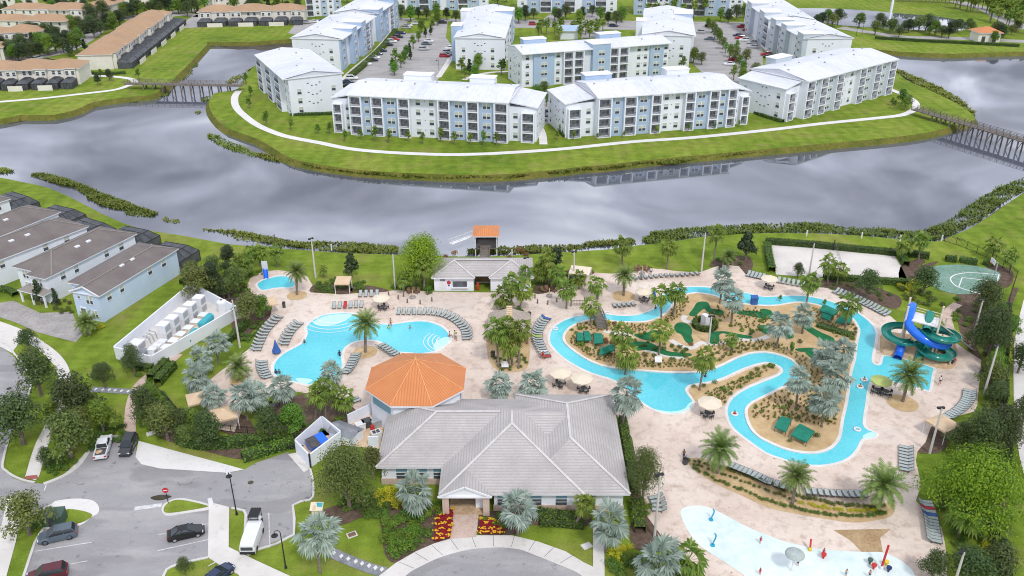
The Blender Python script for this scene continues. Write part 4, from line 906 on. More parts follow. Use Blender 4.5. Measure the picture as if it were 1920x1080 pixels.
# terracotta town houses
def town(label, L, Rp, depth, h=5.8, units=4, roof='tile_terracotta', cages=True, wall='wall_cream', slope=.36, group='terracotta roofed terraces at the upper left', bays=True):
    a, b = G(*L), G(*Rp); d = b-a; LEN = d.length; root = thing('terraced_house', label, 'terraced house', a, math.atan2(d.y, d.x), group)
    mb = MB(); mb.box(0, LEN, 0, depth, 0, h); mb.build('wall', wall, root)
    u = LEN/units; ns = max(1, units//2)
    for q in range(ns):
        rb = MB(); k1 = (q % 2)*.35; hip(rb, q*LEN/ns-(.5 if q == 0 else 1.6), (q+1)*LEN/ns+(.5 if q == ns-1 else 1.6), -.5-k1*2, depth+.5+k1*2, h+.15+k1*.1, slope); rb.build('roof', [roof, 'trim_white'], root, uv=True)
    w1 = window_mesh(1.1, 1.4, 'plain')
    for i in range(units):
        if bays and i % 2 == 0:
            x0 = i*u+u*.15; m = MB(); m.box(x0, x0+u*.7, -1.3, .3, 0, h+.02); o = m.build('projecting_bay', wall, root)
            r2 = MB(); hip(r2, x0-.4, x0+u*.7+.4, -1.7, depth*.55, h+.55, slope*1.05); r2.build('bay_roof', [roof, 'trim_white'], o, uv=True)
        for q in (.3, .7):
            put('window', w1, root, (i*u+q*u, -1.31 if bays and i % 2 == 0 else -.01, h-1.9))
        if cages:
            x0, x1 = i*u+.6, (i+1)*u-.5; y0, y1 = -7.2, -1.4 if bays and i % 2 == 0 else -.1; z0, z1 = 2.3, 3.3
            m = MB(); m.add([(x0, y0, 0), (x1, y0, 0), (x1, y1, 0), (x0, y1, 0), (x0, y0, z0), (x1, y0, z0), (x1, y1, z0+.3), (x0, y1, z0+.3), (x0+1.2, y0+1.5, z1), (x1-1.2, y0+1.5, z1), (x1-1.2, y1-.3, z1), (x0+1.2, y1-.3, z1)],
                            [(0, 1, 5, 4), (1, 2, 6, 5), (3, 0, 4, 7), (4, 5, 9, 8), (5, 6, 10, 9), (7, 4, 8, 11), (8, 9, 10, 11)])
            o = m.build('screen_enclosure', 'screen_mesh', root); f = MB()
            for k in range(5):
                x = x0+(x1-x0)*k/4; f.bar((x, y0-.03, 0), (x, y0-.03, z0), .09); f.bar((x0+1.2+(x1-x0-2.4)*k/4, y0+1.5, z1+.03), (x0+1.2+(x1-x0-2.4)*k/4, y1-.3, z1+.03), .08)
            f.bar((x0, y0-.03, z0), (x1, y0-.03, z0), .1); f.build('enclosure_frame', 'screen_frame', o)
            if i % 2 == 1: m = MB(); m.box(x0-2.5, x1-1.5, y0-1.3, y0-1.15, 0, 1.9); m.build('garden_screen', 'wall_cream', root)
    return root
town('terracotta terrace with pool cages just above the left walk', (-40, 163), (152, 158), 13, units=7)
town('long diagonal terracotta terrace with a row of dark pool cages', (214, 130), (322, 46), 13, units=11)
town('terracotta terrace with pool cages at the head of the lawn', (374, 46), (572, 42), 13, units=7)
town('terracotta terrace in the upper left with plain white back', (8, 40), (165, 41), 12, units=5, cages=False); town('terracotta terrace with two white gables at the left edge', (-30, 62), (128, 64), 11, units=4, cages=False)
town('terracotta terrace with dark pool cages at the left edge', (-60, 90), (78, 86), 12, units=4); town('terracotta house between dark trees near the top', (163, 32), (206, 33), 16, units=2, cages=False)
town('dark red roofed terrace in the top left corner', (-20, 20), (73, 12), 13, units=3, cages=False, roof='tile_darkred'); town('dark red roofed terrace at the top right of the terracotta houses', (400, 17), (466, 10), 13, units=3, cages=False, roof='tile_darkred')
town('small white end house at the left edge below the caged terrace', (-30, 118), (11, 116), 10, units=1, cages=False)
town('pale roofed house at the top beside the dark red terrace', (100, 6), (160, 4), 11, units=2, cages=False); town('terracotta house at the top above the street trees', (235, 12), (300, 8), 11, units=2, cages=False)
town('terracotta terrace beside the top left street', (200, -2), (330, -4), 11, units=4, cages=False)
# the near white and blue houses on the left
def cage(root, x0, x1, y0, y1):
    z0, z1 = 2.4, 4.0; q = 1.5; v = [(x0, y0, 0), (x1, y0, 0), (x1, y1, 0), (x0, y1, 0), (x0, y0, z0), (x1, y0, z0), (x1, y1, z0), (x0, y1, z0), (x0+q, y0+.2, z1), (x1-q, y0+.2, z1), (x1-q, y1-q, z1), (x0+q, y1-q, z1)]
    m = MB(); m.add(v, [(0, 1, 5, 4), (1, 2, 6, 5), (2, 3, 7, 6), (3, 0, 4, 7), (4, 5, 9, 8), (5, 6, 10, 9), (6, 7, 11, 10), (7, 4, 8, 11), (8, 9, 10, 11)]); o = m.build('screen_enclosure', 'screen_mesh', root); f = MB()
    for a, b in ((4, 5), (5, 6), (6, 7), (8, 9), (9, 10), (10, 11), (5, 9), (6, 10), (7, 11), (1, 5), (2, 6), (3, 7)): f.bar(Vector(v[a])*1.004, Vector(v[b])*1.004, .1)
    for t in (.33, .66):
        A = Vector(v[8]).lerp(Vector(v[11]), t); B = Vector(v[9]).lerp(Vector(v[10]), t); f.bar(A+Vector((0, 0, .03)), B+Vector((0, 0, .03)), .09); f.bar(Vector(v[5]).lerp(Vector(v[6]), t), B, .09)
    f.build('enclosure_frame', 'screen_frame', o)
def nearhouse(label, rf, rb, w, wall, front, roof='shingle_dark', ext=0, porch=None, slope=.42, h=5.6):
    a, b = G(*rf, h), G(*rb, h); d = (b-a); L = d.length+ext; a = a-d.normalized()*ext; rz = math.atan2(d.y, d.x)-R(90)
    root = thing('town_house', label, 'house', (a.x, a.y, 0), rz, 'pale houses with dark shingle roofs at the left')
    e = .45; m = MB()
    if front == 'gable':
        wf = w*.68; m.box(-w, -wf+.01, 3.2, L-.1, 0, h); m.box(-wf, -e, .3, L-.3, 0, h)
        m.add([(-wf, .3, h), (-e, .3, h), ((-wf-e)/2, .3, h+(wf-e)/2*slope*.98)], [(0, 1, 2)]); m.build('wall', wall, root)
        r = MB(); hip(r, -wf-.4, 0, 0, L, h, slope, hips=(0, 1)); hip(r, -w-.5, -.02, 2.8, L-.02, h-.03, slope*.99); r.build('roof', [roof, 'trim_white'], root, uv=True)
        t = MB(); c = (-wf-.4)/2; zz = h+(wf+.4)/2*slope; t.bar((-wf-.4, -.04, h-.05), (c, -.04, zz-.05), .12, .3); t.bar((c, -.04, zz-.05), (0, -.04, h-.05), .12, .3); t.build('gable_trim', 'trim_white', root)
        put('window', window_mesh(1.5, 1.6, 'pair'), root, (c+.7, .29, 3.5)); put('window', window_mesh(.6, .6, 'plain'), root, (c-1.7, .29, 4.3)); put('window', window_mesh(1.3, 1.5, 'pair'), root, (c+1.3, .29, .7))
        m = MB(); m.box(-.55, .55, -.05, .05, 0, 2.2); o = put('front_door', m.mesh('glass_dark'), root, (c-1.3, .27, .05)); m = MB(); m.box(-.75, .75, -.09, .03, 2.2, 2.45); m.box(-.75, -.55, -.09, .03, 0, 2.2); m.box(.55, .75, -.09, .03, 0, 2.2); m.build('door_frame', 'trim_white', o)
    else:
        m.box(-w+e, -e, e, L-e, 0, h); m.box(-w*.45, -e-.01, -1.2, .6, 0, h); m.build('wall', wall, root)
        r = MB(); hip(r, -w, 0, 0, L, h, slope); hip(r, -w*.45-.45, -.02, -1.65, L*.4, h+.02, slope*.98); r.build('roof', [roof, 'trim_white'], root, uv=True)
        put('window', window_mesh(1.4, 1.6, 'pair'), root, (-w*.22, -1.21, 3.4)); put('window', window_mesh(1.4, 1.6, 'pair'), root, (-w*.75, e-.01, 3.4)); put('window', window_mesh(1.4, 1.6, 'pair'), root, (-w*.75, e-.01, .8))
        m = MB(); hip(m, -w*.62, .3, -3.2, 0, 2.75, .3); o = m.build('porch_roof', ['shingle_light', 'trim_white'], root, uv=True); p = MB()
        for x in (-w*.58, -w*.3, .05): p.box(x-.16, x+.16, -3.0, -2.7, 0, 2.55)
        p.build('porch_columns', 'trim_white', o)
    for y, z, ww in ((L*.12, 3.6, 1.1), (L*.27, 3.6, 1.0), (L*.62, 3.7, 1.1), (L*.80, 3.6, 1.2)):
        put('window', window_mesh(ww, 1.4, 'single'), root, (-e+.01 if front != 'gable' else -e+.01, y, z), rz=R(90))
    cp = MB(); sl_ = slope
    if front == 'gable': wf = w*.68+.4; zz = h+wf/2*sl_; pts = [((-wf/2, 0, zz), (-wf/2, L-wf/2, zz)), ((-wf/2, L-wf/2, zz), (0, L, h)), ((-wf/2, L-wf/2, zz), (-wf, L, h))]
    else: zz = h+w/2*sl_; pts = [((0, 0, h), (-w/2, w/2, zz)), ((-w, 0, h), (-w/2, w/2, zz)), ((-w/2, w/2, zz), (-w/2, L-w/2, zz)), ((-w/2, L-w/2, zz), (0, L, h))]
    for a_, b_ in pts: cp.bar(Vector(a_)+Vector((0, 0, .03)), Vector(b_)+Vector((0, 0, .03)), .3, .08)
    cp.build('ridge_caps', 'shingle_light', root)
    v = MB(); zr = lambda x: h+min(-x, w+x)*slope
    for y in (L*.42, L*.55): v.box(-w*.36, -w*.30, y, y+1.0, zr(-w*.33)-.1, zr(-w*.33)+.18)
    v.build('roof_vents', 'trim_white', root); cage(root, -w+.3, -.6, L-.2, L+6.5); return root
nearhouse('pale blue house with a front gable, nearest of the left row', (185, 556), (335, 466), 9.6, 'house_blue', 'gable', h=5.7)
nearhouse('white house with porch and hipped front, second in the left row', (97, 517), (257, 438), 10.6, 'wall_white', 'hip'); nearhouse('white house with a long brown roof, third in the left row', (0, 487), (167, 424), 10.6, 'wall_white', 'hip', ext=7)
nearhouse('white house with brown roof partly out of frame, fourth in the left row', (0, 443), (114, 397), 10.6, 'wall_white', 'hip', ext=10); nearhouse('white house cut off by the left edge, last in the row by the lake lawn', (-60, 398), (21, 372), 10.6, 'wall_white', 'hip', ext=6)
# ---------------------------------------------------------------- club house
CX, CY = -1.6, 100.0
club = thing('club_house', 'single storey club house with wide grey tiled roof and gabled porch', 'club house', (CX, CY, 0))
def lc(x, y, z): return (x-CX, y-CY, z)
m = MB(); m.box(-18.2-CX, 14.9-CX, 96.4-CY, 110.6-CY, 0, 3.3); m.box(-2.4-CX, 9.0-CX, 90.9-CY, 96.6-CY, 0, 3.28); m.box(11.2-CX, 14.88-CX, 90.9-CY, 112-CY, 0, 3.27); m.box(8.98-CX, 11.22-CX, 92.6-CY, 97-CY, 0, 3.26); m.build('wall', 'wall_white', club)
m = MB(); m.box(-18.3-CX, -9.6-CX, 96.25-CY, 96.5-CY, 0, 1.0); m.box(-2.5-CX, 9.05-CX, 90.75-CY, 91-CY, 0, 1.0); m.box(11.1-CX, 15.0-CX, 90.75-CY, 91-CY, 0, .9); m.build('stone_plinth', 'brick_path', club)
r = MB(); S1 = .47; hip(r, -18.8-CX, 15-CX, 95.6-CY, 111.5-CY, 3.5, S1); hip(r, -9.6-CX, 9.57-CX, 90-CY, 112.2-CY, 3.52, S1*.998); hip(r, .5-CX, 15.66-CX, 90.03-CY, 113.5-CY, 3.49, S1); r.build('roof', ['tile_grey', 'trim_white'], club, uv=True)
m = MB()
def cap(a, b, w=.34): m.bar(Vector(lc(*a))+Vector((0, 0, .05)), Vector(lc(*b))+Vector((0, 0, .05)), w, .12)
for a, b in (((-9.6, 90, 3.5), (0, 99.6, 8.02)), ((9.57, 90, 3.5), (0, 99.6, 8.02)), ((-18.8, 95.6, 3.5), (-10.85, 103.55, 7.24)), ((-18.8, 111.5, 3.5), (-10.85, 103.55, 7.24)), ((15.66, 90.03, 3.5), (8.08, 97.6, 7.05)), ((15.66, 113.5, 3.5), (8.08, 105.9, 7.05)), ((.5, 113.5, 3.5), (8.08, 105.9, 7.05)), ((8.08, 97.6, 7.05), (8.08, 105.9, 7.05)), ((-10.85, 103.55, 7.24), (-1.7, 103.55, 7.24)), ((0, 99.6, 8.02), (0, 102.6, 8.02))): cap(a, b)
m.build('ridge_caps', 'stone_cap', club)
m = MB(); hip(m, -9.75-CX, -2.7-CX, 89.45-CY, 97-CY, 3.52, .46, hips=(0, 1)); pr = m.build('porch_roof', ['tile_grey', 'trim_white'], club, uv=True)
m = MB(); m.add([lc(-9.4, 89.75, 3.5), lc(-3.0, 89.75, 3.5), lc(-6.2, 89.75, 4.95)], [(0, 1, 2)]); m.bar(lc(-9.8, 89.5, 3.42), lc(-6.22, 89.5, 5.07), .1, .26); m.bar(lc(-6.22, 89.5, 5.07), lc(-2.65, 89.5, 3.42), .1, .26); m.build('gable_front', 'trim_white', pr)
m = MB()
for x in (-9.25, -3.85): m.box(x-CX, x+.85-CX, 89.8-CY, 90.65-CY, 0, 3.3)
m.build('porch_piers', 'brick_path', club); m = MB(); m.box(-9.2-CX, -3.05-CX, 96.0-CY, 96.38-CY, 0, 3.2); m.build('porch_back_wall', 'canvas_tan', club); m = MB(); m.box(-8.4-CX, -3.8-CX, 89.9-CY, 96-CY, .146, .165); m.build('porch_floor', 'rock_tan', club)
m = MB(); m.box(-4.9-CX, -3.9-CX, 91.2-CY, 91.3-CY, .2, 2.1); m.build('notice_board', 'trim_white', club)
aw = MB(); aw.box(-.75, .75, -.06, .02, 0, 1.1); aw = aw.mesh('awning_teal'); gl = window_mesh(1.5, 1.0, 'plain')
for x, y in ((-15.4, 96.4), (-12.6, 96.4), (-10.2, 96.4), (-1.2, 90.9), (3.2, 90.9), (6.6, 90.9)):
    wd = put('window', gl, club, (x-CX, y-CY-.01, 1.0)); put('shutter_panel', aw, wd, (0, 0, 1.1))
m = MB(); m.box(9.4-CX, 11.0-CX, 92.45-CY, 92.58-CY, .1, 2.6); m.build('side_door', 'glass_dark', club)
# octagon pavilion joined to the club house
OX, OY, OR = -14.85, 114.2, 8.15
oc = thing('octagonal_pavilion', 'white eight sided pavilion with an orange standing seam roof', 'pavilion', (OX, OY, 0))
A8 = [R(22.0+45*k) for k in range(8)]; wl = [(math.cos(a)*(OR-.75), math.sin(a)*(OR-.75)) for a in A8]; rf = [(math.cos(a)*OR, math.sin(a)*OR) for a in A8]
m = MB(); m.prism(wl, 0, 5.75); m.build('wall', 'wall_white', oc)
m = MB()
for k in range(8): m.face([(*rf[k], 6.0), (*rf[(k+1) % 8], 6.0), (0, 0, 9.5)])
m.build('roof', 'metal_orange', oc, uv=True); m = MB(); m.prism(rf, 5.72, 5.99); m.build('fascia', 'trim_white', oc)
m = MB()
for k in range(8): m.bar((rf[k][0], rf[k][1], 6.03), (0, 0, 9.53), .11, .08)
m.lathe([(.3, 9.45), (.22, 9.7), (.1, 9.9), (.05, 10.7), (.01, 10.75)], 8); m.build('roof_ridges', 'ridge_orange', oc)
for k in (3, 4, 2, 0, 7):
    a, b = Vector(wl[k]), Vector(wl[(k+1) % 8]); c = (a+b)/2; d = b-a; o = MB(); o.box(-2.2, 2.2, -.06, .02, 0, 1.5); wd = put('window', o.mesh('awning_teal'), oc, (c.x, c.y, 3.6), rz=math.atan2(d.y, d.x)+0); o = MB(); o.box(-2.3, 2.3, -.1, .02, -.14, 0); o.build('window_sill', 'trim_white', wd)
# pool house
PX, PY = -5.9, 155.3
ph = thing('pool_house', 'white pool house with grey hipped roof and a serving hatch', 'pool house', (PX, PY, 0))
m = MB(); m.box(-9.7, -1.8, .3, 8.8, 0, 3.0); m.box(1.6, 9.7, .3, 8.8, 0, 3.0); m.box(-1.85, 1.65, 4.2, 8.8, 0, 2.98); m.build('wall', 'wall_white', ph)
m = MB(); hip(m, -10.1, 10.1, 1.0, 9.4, 3.2, .42); hip(m, -10.2, -1.5, -.3, 9.2, 3.22, .42); hip(m, 1.3, 10.2, -.3, 9.2, 3.21, .42); m.build('roof', ['tile_grey', 'trim_white'], ph, uv=True)
m = MB()
for a, b in (((-10.2, -.3, 3.22), (-5.85, 4.05, 5.05)), ((-1.5, -.3, 3.22), (-5.85, 4.05, 5.05)), ((1.3, -.3, 3.22), (5.75, 4.15, 5.08)), ((10.2, -.3, 3.22), (5.75, 4.15, 5.08)), ((-5.85, 4.4, 5.05), (5.75, 4.5, 5.05))): m.bar(Vector(a)+Vector((0, 0, .06)), Vector(b)+Vector((0, 0, .06)), .32, .12)
m.build('ridge_caps', 'stone_cap', ph)
m = MB(); m.box(-6.0, -3.1, .2, .34, 1.0, 2.3); h_ = m.build('serving_hatch', 'glass_dark', ph); m = MB(); m.box(-6.2, -2.9, -.15, .32, .85, 1.0); m.box(-6.15, -6.0, .18, .32, 1, 2.4); m.box(-3.1, -2.95, .18, .32, 1, 2.4); m.box(-6.15, -2.95, .18, .32, 2.3, 2.42); m.build('hatch_frame', 'trim_white', h_)
m = MB(); m.box(-8.6, -7.4, .22, .33, .6, 2.1); m.build('menu_board', 'plastic_white', ph); m = MB(); m.box(-8.5, -7.5, .2, .33, 2.3, 2.7); m.build('name_board', 'slate_path', ph)
m = MB(); m.lathe([(.02, 0), (.30, .12), (.42, .38), (.38, .62), (.2, .82), (.02, .88)], 12); bl = m.build('balloon_emblem', 'cloth_red', ph, loc=(-6.75, .27, 1.5)); bl.scale = (1, .12, 1); m = MB(); m.lathe([(.02, 0), (.12, .02), (.2, .3)], 10); m.build('emblem_basket', 'cloth_navy', bl, loc=(0, 0, -.38))
m = MB(); m.box(-1.7, 1.5, 4.12, 4.2, .2, 2.6); m.build('passage_wall', 'wood_brown', ph); m = MB(); m.box(-1.2, -.75, .5, .95, .1, 1.6); m.build('drinks_machine', 'red_plastic', ph)
# lake pavilion on piles with its boardwalk
dk = thing('lake_pavilion', 'lakeside shelter on piles with a small orange roof', 'pavilion', (-5.7, 177, 0))
m = MB(); m.box(-2.5, 2.5, -2.6, 2.7, .75, .95); m.build('deck', 'wood_grey', dk); m = MB(); hip(m, -2.9, 2.9, -3.1, 3.1, 4.0, .42, hips=(0, 0)) if 0 else hip(m, -2.9, 2.9, -3.1, 3.1, 4.0, .40); m.build('roof', ['metal_orange', 'trim_white'], dk, uv=True)
for x in (-2.35, 2.35):
    for y in (-2.4, 2.5): m = MB(); m.box(x-.12, x+.12, y-.12, y+.12, -2.2, 3.8); m.build('post', 'plastic_white', dk)
m = MB()
for x0, x1, y0, y1 in ((-2.4, -1.1, -2.5, -2.42), (1.1, 2.4, -2.5, -2.42), (-2.45, -2.38, -2.4, 2.5), (2.38, 2.45, -2.4, 2.5), (-2.4, 2.4, 2.5, 2.58)): m.box(x0, x1, y0, y1, .95, 2.0)
m.build('railing_panel', 'screen_mesh', dk)
wk = thing('boardwalk', 'grey plank boardwalk from the pool house to the lake shelter', 'boardwalk', (-5.9, 165.5, 0)); m = MB()
for k in range(34): m.box(-1.0, 1.0, k*.26, k*.26+.23, .5+k*.0085, .6+k*.0085)
m.build('planks', 'wood_grey', wk); m = MB()
for s in (-1, 1):
    m.bar((s*1.0, 0, 1.5), (s*1.0, 8.8, 1.8), .09)
    for k in range(6): m.bar((s*1.0, k*1.75, 0), (s*1.0, k*1.75, 1.6+k*.04), .12)
m.build('handrail', 'wood_brown', wk)
gw = thing('gangway', 'white sloping gangway beside the lake shelter', 'gangway', G(845, 462)); e_ = G(889, 448)-G(845, 462); m = MB(); m.bar((0, 0, .6), (e_.x, e_.y, .85), 1.1, .12); m.build('deck', 'plastic_white', gw); m = MB(); q_ = Vector((-e_.y, e_.x, 0)).normalized()*.55
for s in (-1, 1):
    m.bar(q_*s+Vector((0, 0, 1.5)), q_*s+Vector((e_.x, e_.y, 1.8)), .08)
    for t in (0, .33, .66, 1): m.bar(q_*s+e_*t+Vector((0, 0, .3)), q_*s+e_*t+Vector((0, 0, 1.6+.2*t)), .08)
m.build('handrail', 'plastic_white', gw)
# tiki bar hut
th = thing('tiki_hut', 'thatched hut with a flat ridge strip behind two fan palms', 'hut', G(955, 642)); 
m = MB(); 
def rr(x, y, r, z, n=5): return [(sx*(x-r)+r*math.cos(a+o), sy*(y-r)+r*math.sin(a+o), z) for sx, sy, o in ((1, 1, 0), (-1, 1, R(90)), (-1, -1, R(180)), (1, -1, R(270))) for a in np.linspace(0, R(90), n)]
ls = [rr(4.0, 4.4, 1.2, 2.3), rr(3.9, 4.3, 1.2, 2.6), rr(2.4, 3.1, .8, 3.5), rr(.7, 2.2, .3, 4.4)]; nn = len(ls[0])
for p, q in zip(ls, ls[1:]):
    for i in range(nn): j = (i+1) % nn; m.face([p[i], p[j], q[j], q[i]])
m.face(ls[-1]); m.build('thatched_roof', 'thatch', th, smooth=True, loc=(0, 2.6, 0)); m = MB()
for k in range(7): m.box(-.55, .55, -1.6+k*.75, -1.6+k*.75+.5, 0, .1)
m.build('ridge_boards', 'canvas_tan', th, loc=(0, 2.2, 4.42)); m = MB(); m.box(-2.6, 2.6, -.2, 5.4, 0, 1.1); m.build('bar_counter', 'wood_brown', th)
for x in (-3.2, 3.2):
    for y in (-.8, 6): m = MB(); m.tube([(x, y, 0), (x, y, 2.6)], .12, 8); m.build('post', 'wood_brown', th)
# gate house far right
gh = thing('gate_house', 'small white gate house with orange tiled roof in the distance', 'gate house', G(1845, 76)); m = MB(); m.box(-5, 5, -4, 4, 0, 4.2); m.build('wall', 'wall_cream', gh); m = MB(); hip(m, -5.8, 5.8, -4.8, 4.8, 4.3, .42); m.build('roof', ['metal_orange', 'trim_white'], gh, uv=True)
for x in (-2.6, 2.4): m = MB(); m.box(x-.8, x+.8, -4.06, -3.9, .1, 2.6); m.build('archway', 'glass_dark', gh)
en = thing('entrance_pavilion', 'small blue roofed pavilion among palms at the estate entrance', 'pavilion', G(1067, 74)); m = MB(); m.box(-4, 4, 0, 6, 0, 4); m.build('wall', 'wall_white', en); m = MB(); hip(m, -4.8, 4.8, -.8, 6.8, 4, .5, hips=(0, 0)); m.build('roof', ['wall_blue', 'trim_white'], en, uv=True)
# foot bridges
def bridge(label, a, b, w, zd, npost):
    A, B = G(*a), G(*b); d = B-A; L = d.length; root = thing('footbridge', label, 'bridge', A, math.atan2(d.y, d.x)); m = MB(); m.box(0, L, -w/2, w/2, zd-.25, zd); m.build('deck', 'wood_grey', root)
    for s in (-1, 1):
        m = MB(); y = s*w/2
        for z in (.35, .7, 1.1): m.bar((0, y, zd+z), (L, y, zd+z), .10)
        for k in range(int(L/2.2)+1): x = k*L/int(L/2.2); m.bar((x, y, zd-.2), (x, y, zd+1.15), .14)
        m.build('railing', 'wood_grey', root)
    for k in range(npost):
        x = L*(.16+.72*k/(npost-1)); m = MB()
        for s in (-1, 1): m.bar((x, s*w*.42, -2.2), (x, s*w*.42, zd-.1), .34)
        m.bar((x, -w*.42, -1.2), (x, w*.42, zd-.4), .16); m.bar((x, -w*.55, zd-.4), (x, w*.55, zd-.4), .3); m.build('pile_frame', 'wood_grey', root)
bridge('grey timber footbridge over the narrows at the upper left', (238, 166), (456, 170), 3.0, 2.0, 10); bridge('grey timber footbridge leaving the right edge of the picture', (1712, 215), (1990, 297), 3.0, 2.0, 12)
# equipment yard and bin store
def wall_run(root, pts, h, t=.25, mname='wall_white', name='yard_wall', closed=True):
    n = len(pts)
    for i in range(n if closed else n-1):
        a, b = Vector(pts[i]), Vector(pts[(i+1) % n]); d = (b-a).normalized(); m = MB(); m.bar(Vector((a.x+d.x*t*.5, a.y+d.y*t*.5, h/2)), Vector((b.x-d.x*t*.49, b.y-d.y*t*.49, h/2)), t, h); m.build(name, mname, root)
YB = [G(*p) for p in ((218, 672), (288, 690), (448, 596), (362, 550))]; yo = sum(YB, Vector())/4
yd = thing('yard_wall', 'white wall round the pool equipment yard by the blue house', 'wall', yo); wall_run(yd, [p-yo for p in YB], 2.4)
DB = [G(*p) for p in ((556, 848), (583, 876), (641, 832), (606, 803))]; do_ = sum(DB, Vector())/4
ds = thing('bin_store', 'white open topped bin store beside the club house', 'bin store', do_); wall_run(ds, [p-do_ for p in DB], 2.3, .22); m = MB(); m.prism([(p-do_)[:2] for p in DB], .02, .05); m.build('floor', 'canvas_tan', ds)
m = MB(); p = (DB[0]-do_)*1.02; q = (DB[1]-do_)*1.02; m.bar(Vector((p.x, p.y, 1.1)), Vector((p.x, p.y, 1.2)), .3, 2.4); m.bar((q.x, q.y, 0), (q.x, q.y, 2.5), .2); m.build('gate_posts', 'black_metal', ds)
tag(sheet('bin_pad', P("540,852 556,849 584,877 570,886"), .05, 'concrete'))
# ---------------------------------------------------------------- vehicles, furniture, people (meshes shared by the copies)
def loft(mb, st):
    # st: (x, half width bottom, z bottom, half width top, z top)
    b = len(mb.v)
    for x, wb, zb, wt, zt in st: mb.v += [(x, -wb, zb), (x, wb, zb), (x, wb*1.0, zb+(zt-zb)*.6), (x, wt, zt), (x, -wt, zt), (x, -wb*1.0, zb+(zt-zb)*.6)]
    for i in range(len(st)-1):
        for j in range(6): q = (j+1) % 6; mb.f.append((b+i*6+j, b+i*6+q, b+(i+1)*6+q, b+(i+1)*6+j)); mb.m.append(mb.k)
    mb.f.append(tuple(b+j for j in reversed(range(6)))); mb.m.append(mb.k); e = b+(len(st)-1)*6; mb.f.append(tuple(e+j for j in range(6))); mb.m.append(mb.k)
CARK = {
 'sedan': dict(body=[(-2.35, .70, .35, .62, .72), (-2.2, .86, .28, .76, .92), (-1.5, .90, .22, .80, .98), (0, .91, .22, .82, .96), (1.1, .90, .22, .80, .92), (1.9, .84, .25, .70, .80), (2.3, .66, .32, .52, .62)],
               cab=[(-1.75, .74, .92, .62, .98), (-.95, .77, .93, .58, 1.40), (.25, .78, .92, .60, 1.43), (1.15, .74, .90, .62, .95)], roof=(-.95, .25, .60, 1.43), wheel=.33, wx=1.42),
 'suv': dict(body=[(-2.35, .74, .42, .68, .95), (-2.25, .90, .32, .82, 1.08), (-1.2, .94, .28, .84, 1.10), (.6, .94, .28, .84, 1.06), (1.4, .92, .28, .80, 1.0), (2.05, .86, .32, .74, .90), (2.35, .70, .40, .58, .72)],
             cab=[(-2.2, .80, 1.06, .70, 1.15), (-1.85, .82, 1.06, .66, 1.66), (.25, .82, 1.04, .68, 1.72), (1.15, .78, 1.0, .66, 1.08)], roof=(-1.85, .25, .70, 1.70), wheel=.38, wx=1.42),
 'pickup': dict(body=[(-2.75, .84, .55, .80, 1.0), (-2.7, .92, .50, .88, 1.08), (-.6, .94, .45, .88, 1.10), (.9, .94, .45, .86, 1.10), (1.6, .92, .45, .84, 1.08), (2.5, .88, .48, .78, 1.0), (2.75, .76, .55, .66, .85)],
                cab=[(-.75, .82, 1.08, .76, 1.15), (-.6, .84, 1.08, .68, 1.74), (.75, .84, 1.06, .70, 1.78), (1.5, .80, 1.05, .70, 1.12)], roof=(-.6, .75, .72, 1.77), wheel=.42, wx=1.72)}
def car_parts(kind, paint):
    K = CARK[kind]; b = MB(); loft(b, K['body']); x0, x1, rw, rz_ = K['roof']; b.add([(x0-.05, -rw, rz_-.05), (x1+.05, -rw, rz_-.05), (x1+.05, rw, rz_-.05), (x0-.05, rw, rz_-.05), (x0, -rw+.05, rz_+.03), (x1, -rw+.05, rz_+.03), (x1, rw-.05, rz_+.03), (x0, rw-.05, rz_+.03)], [(4, 5, 6, 7), (0, 1, 5, 4), (1, 2, 6, 5), (2, 3, 7, 6), (3, 0, 4, 7)])
    for s in (-1, 1):
        cs = K['cab']; b.bar((cs[0][0], s*(cs[0][1]-.01), cs[0][2]), (x0, s*(rw-.01), rz_), .09); b.bar((cs[-1][0], s*(cs[-1][1]-.01), cs[-1][2]), (x1, s*(rw-.01), rz_), .08); b.bar(((x0+x1)/2-.1, s*(cs[1][1]+.005), cs[1][2]), ((x0+x1)/2-.1, s*(rw+.005), rz_), .08)
        b.box(cs[-1][0]-.45, cs[-1][0]-.25, min(s*.9, s*1.06), max(s*.9, s*1.06), 1.0 if kind != 'sedan' else .88, 1.16 if kind != 'sedan' else 1.02)
    if kind == 'pickup': b.mt(1); b.box(-2.55, -.85, -.72, .72, 1.085, 1.105); b.mt(0); b.box(-2.66, -.8, -.9, -.76, 1.05, 1.16); b.box(-2.66, -.8, .76, .9, 1.05, 1.16); b.box(-2.72, -2.6, -.88, .88, 1.0, 1.16)
    g = MB(); loft(g, K['cab']); R_ = {'body': b.mesh(['paint_'+paint, 'frame_dark'], name='body'), 'windows': g.mesh('glass_car', name='windows')}
    y = MB(); r = K['wheel']; pr = [(r*.75, -.11), (r, -.09), (r, .09), (r*.75, .11)]; y.lathe(pr, 16); R_['tyre'] = y.mesh('tyre', name='wheel'); y = MB(); y.lathe([(r*.62, -.118), (r*.62, .118), (.05, .125)], 10); R_['rim'] = y.mesh('rim', name='rim')
    y = MB(); y.box(-.06, .06, -.17, .17, -.07, .07); R_['head'] = y.mesh('plastic_white'); R_['tail'] = MB().box(-.05, .05, -.15, .15, -.1, .1).mesh('lamp_red'); return R_
CP = {}
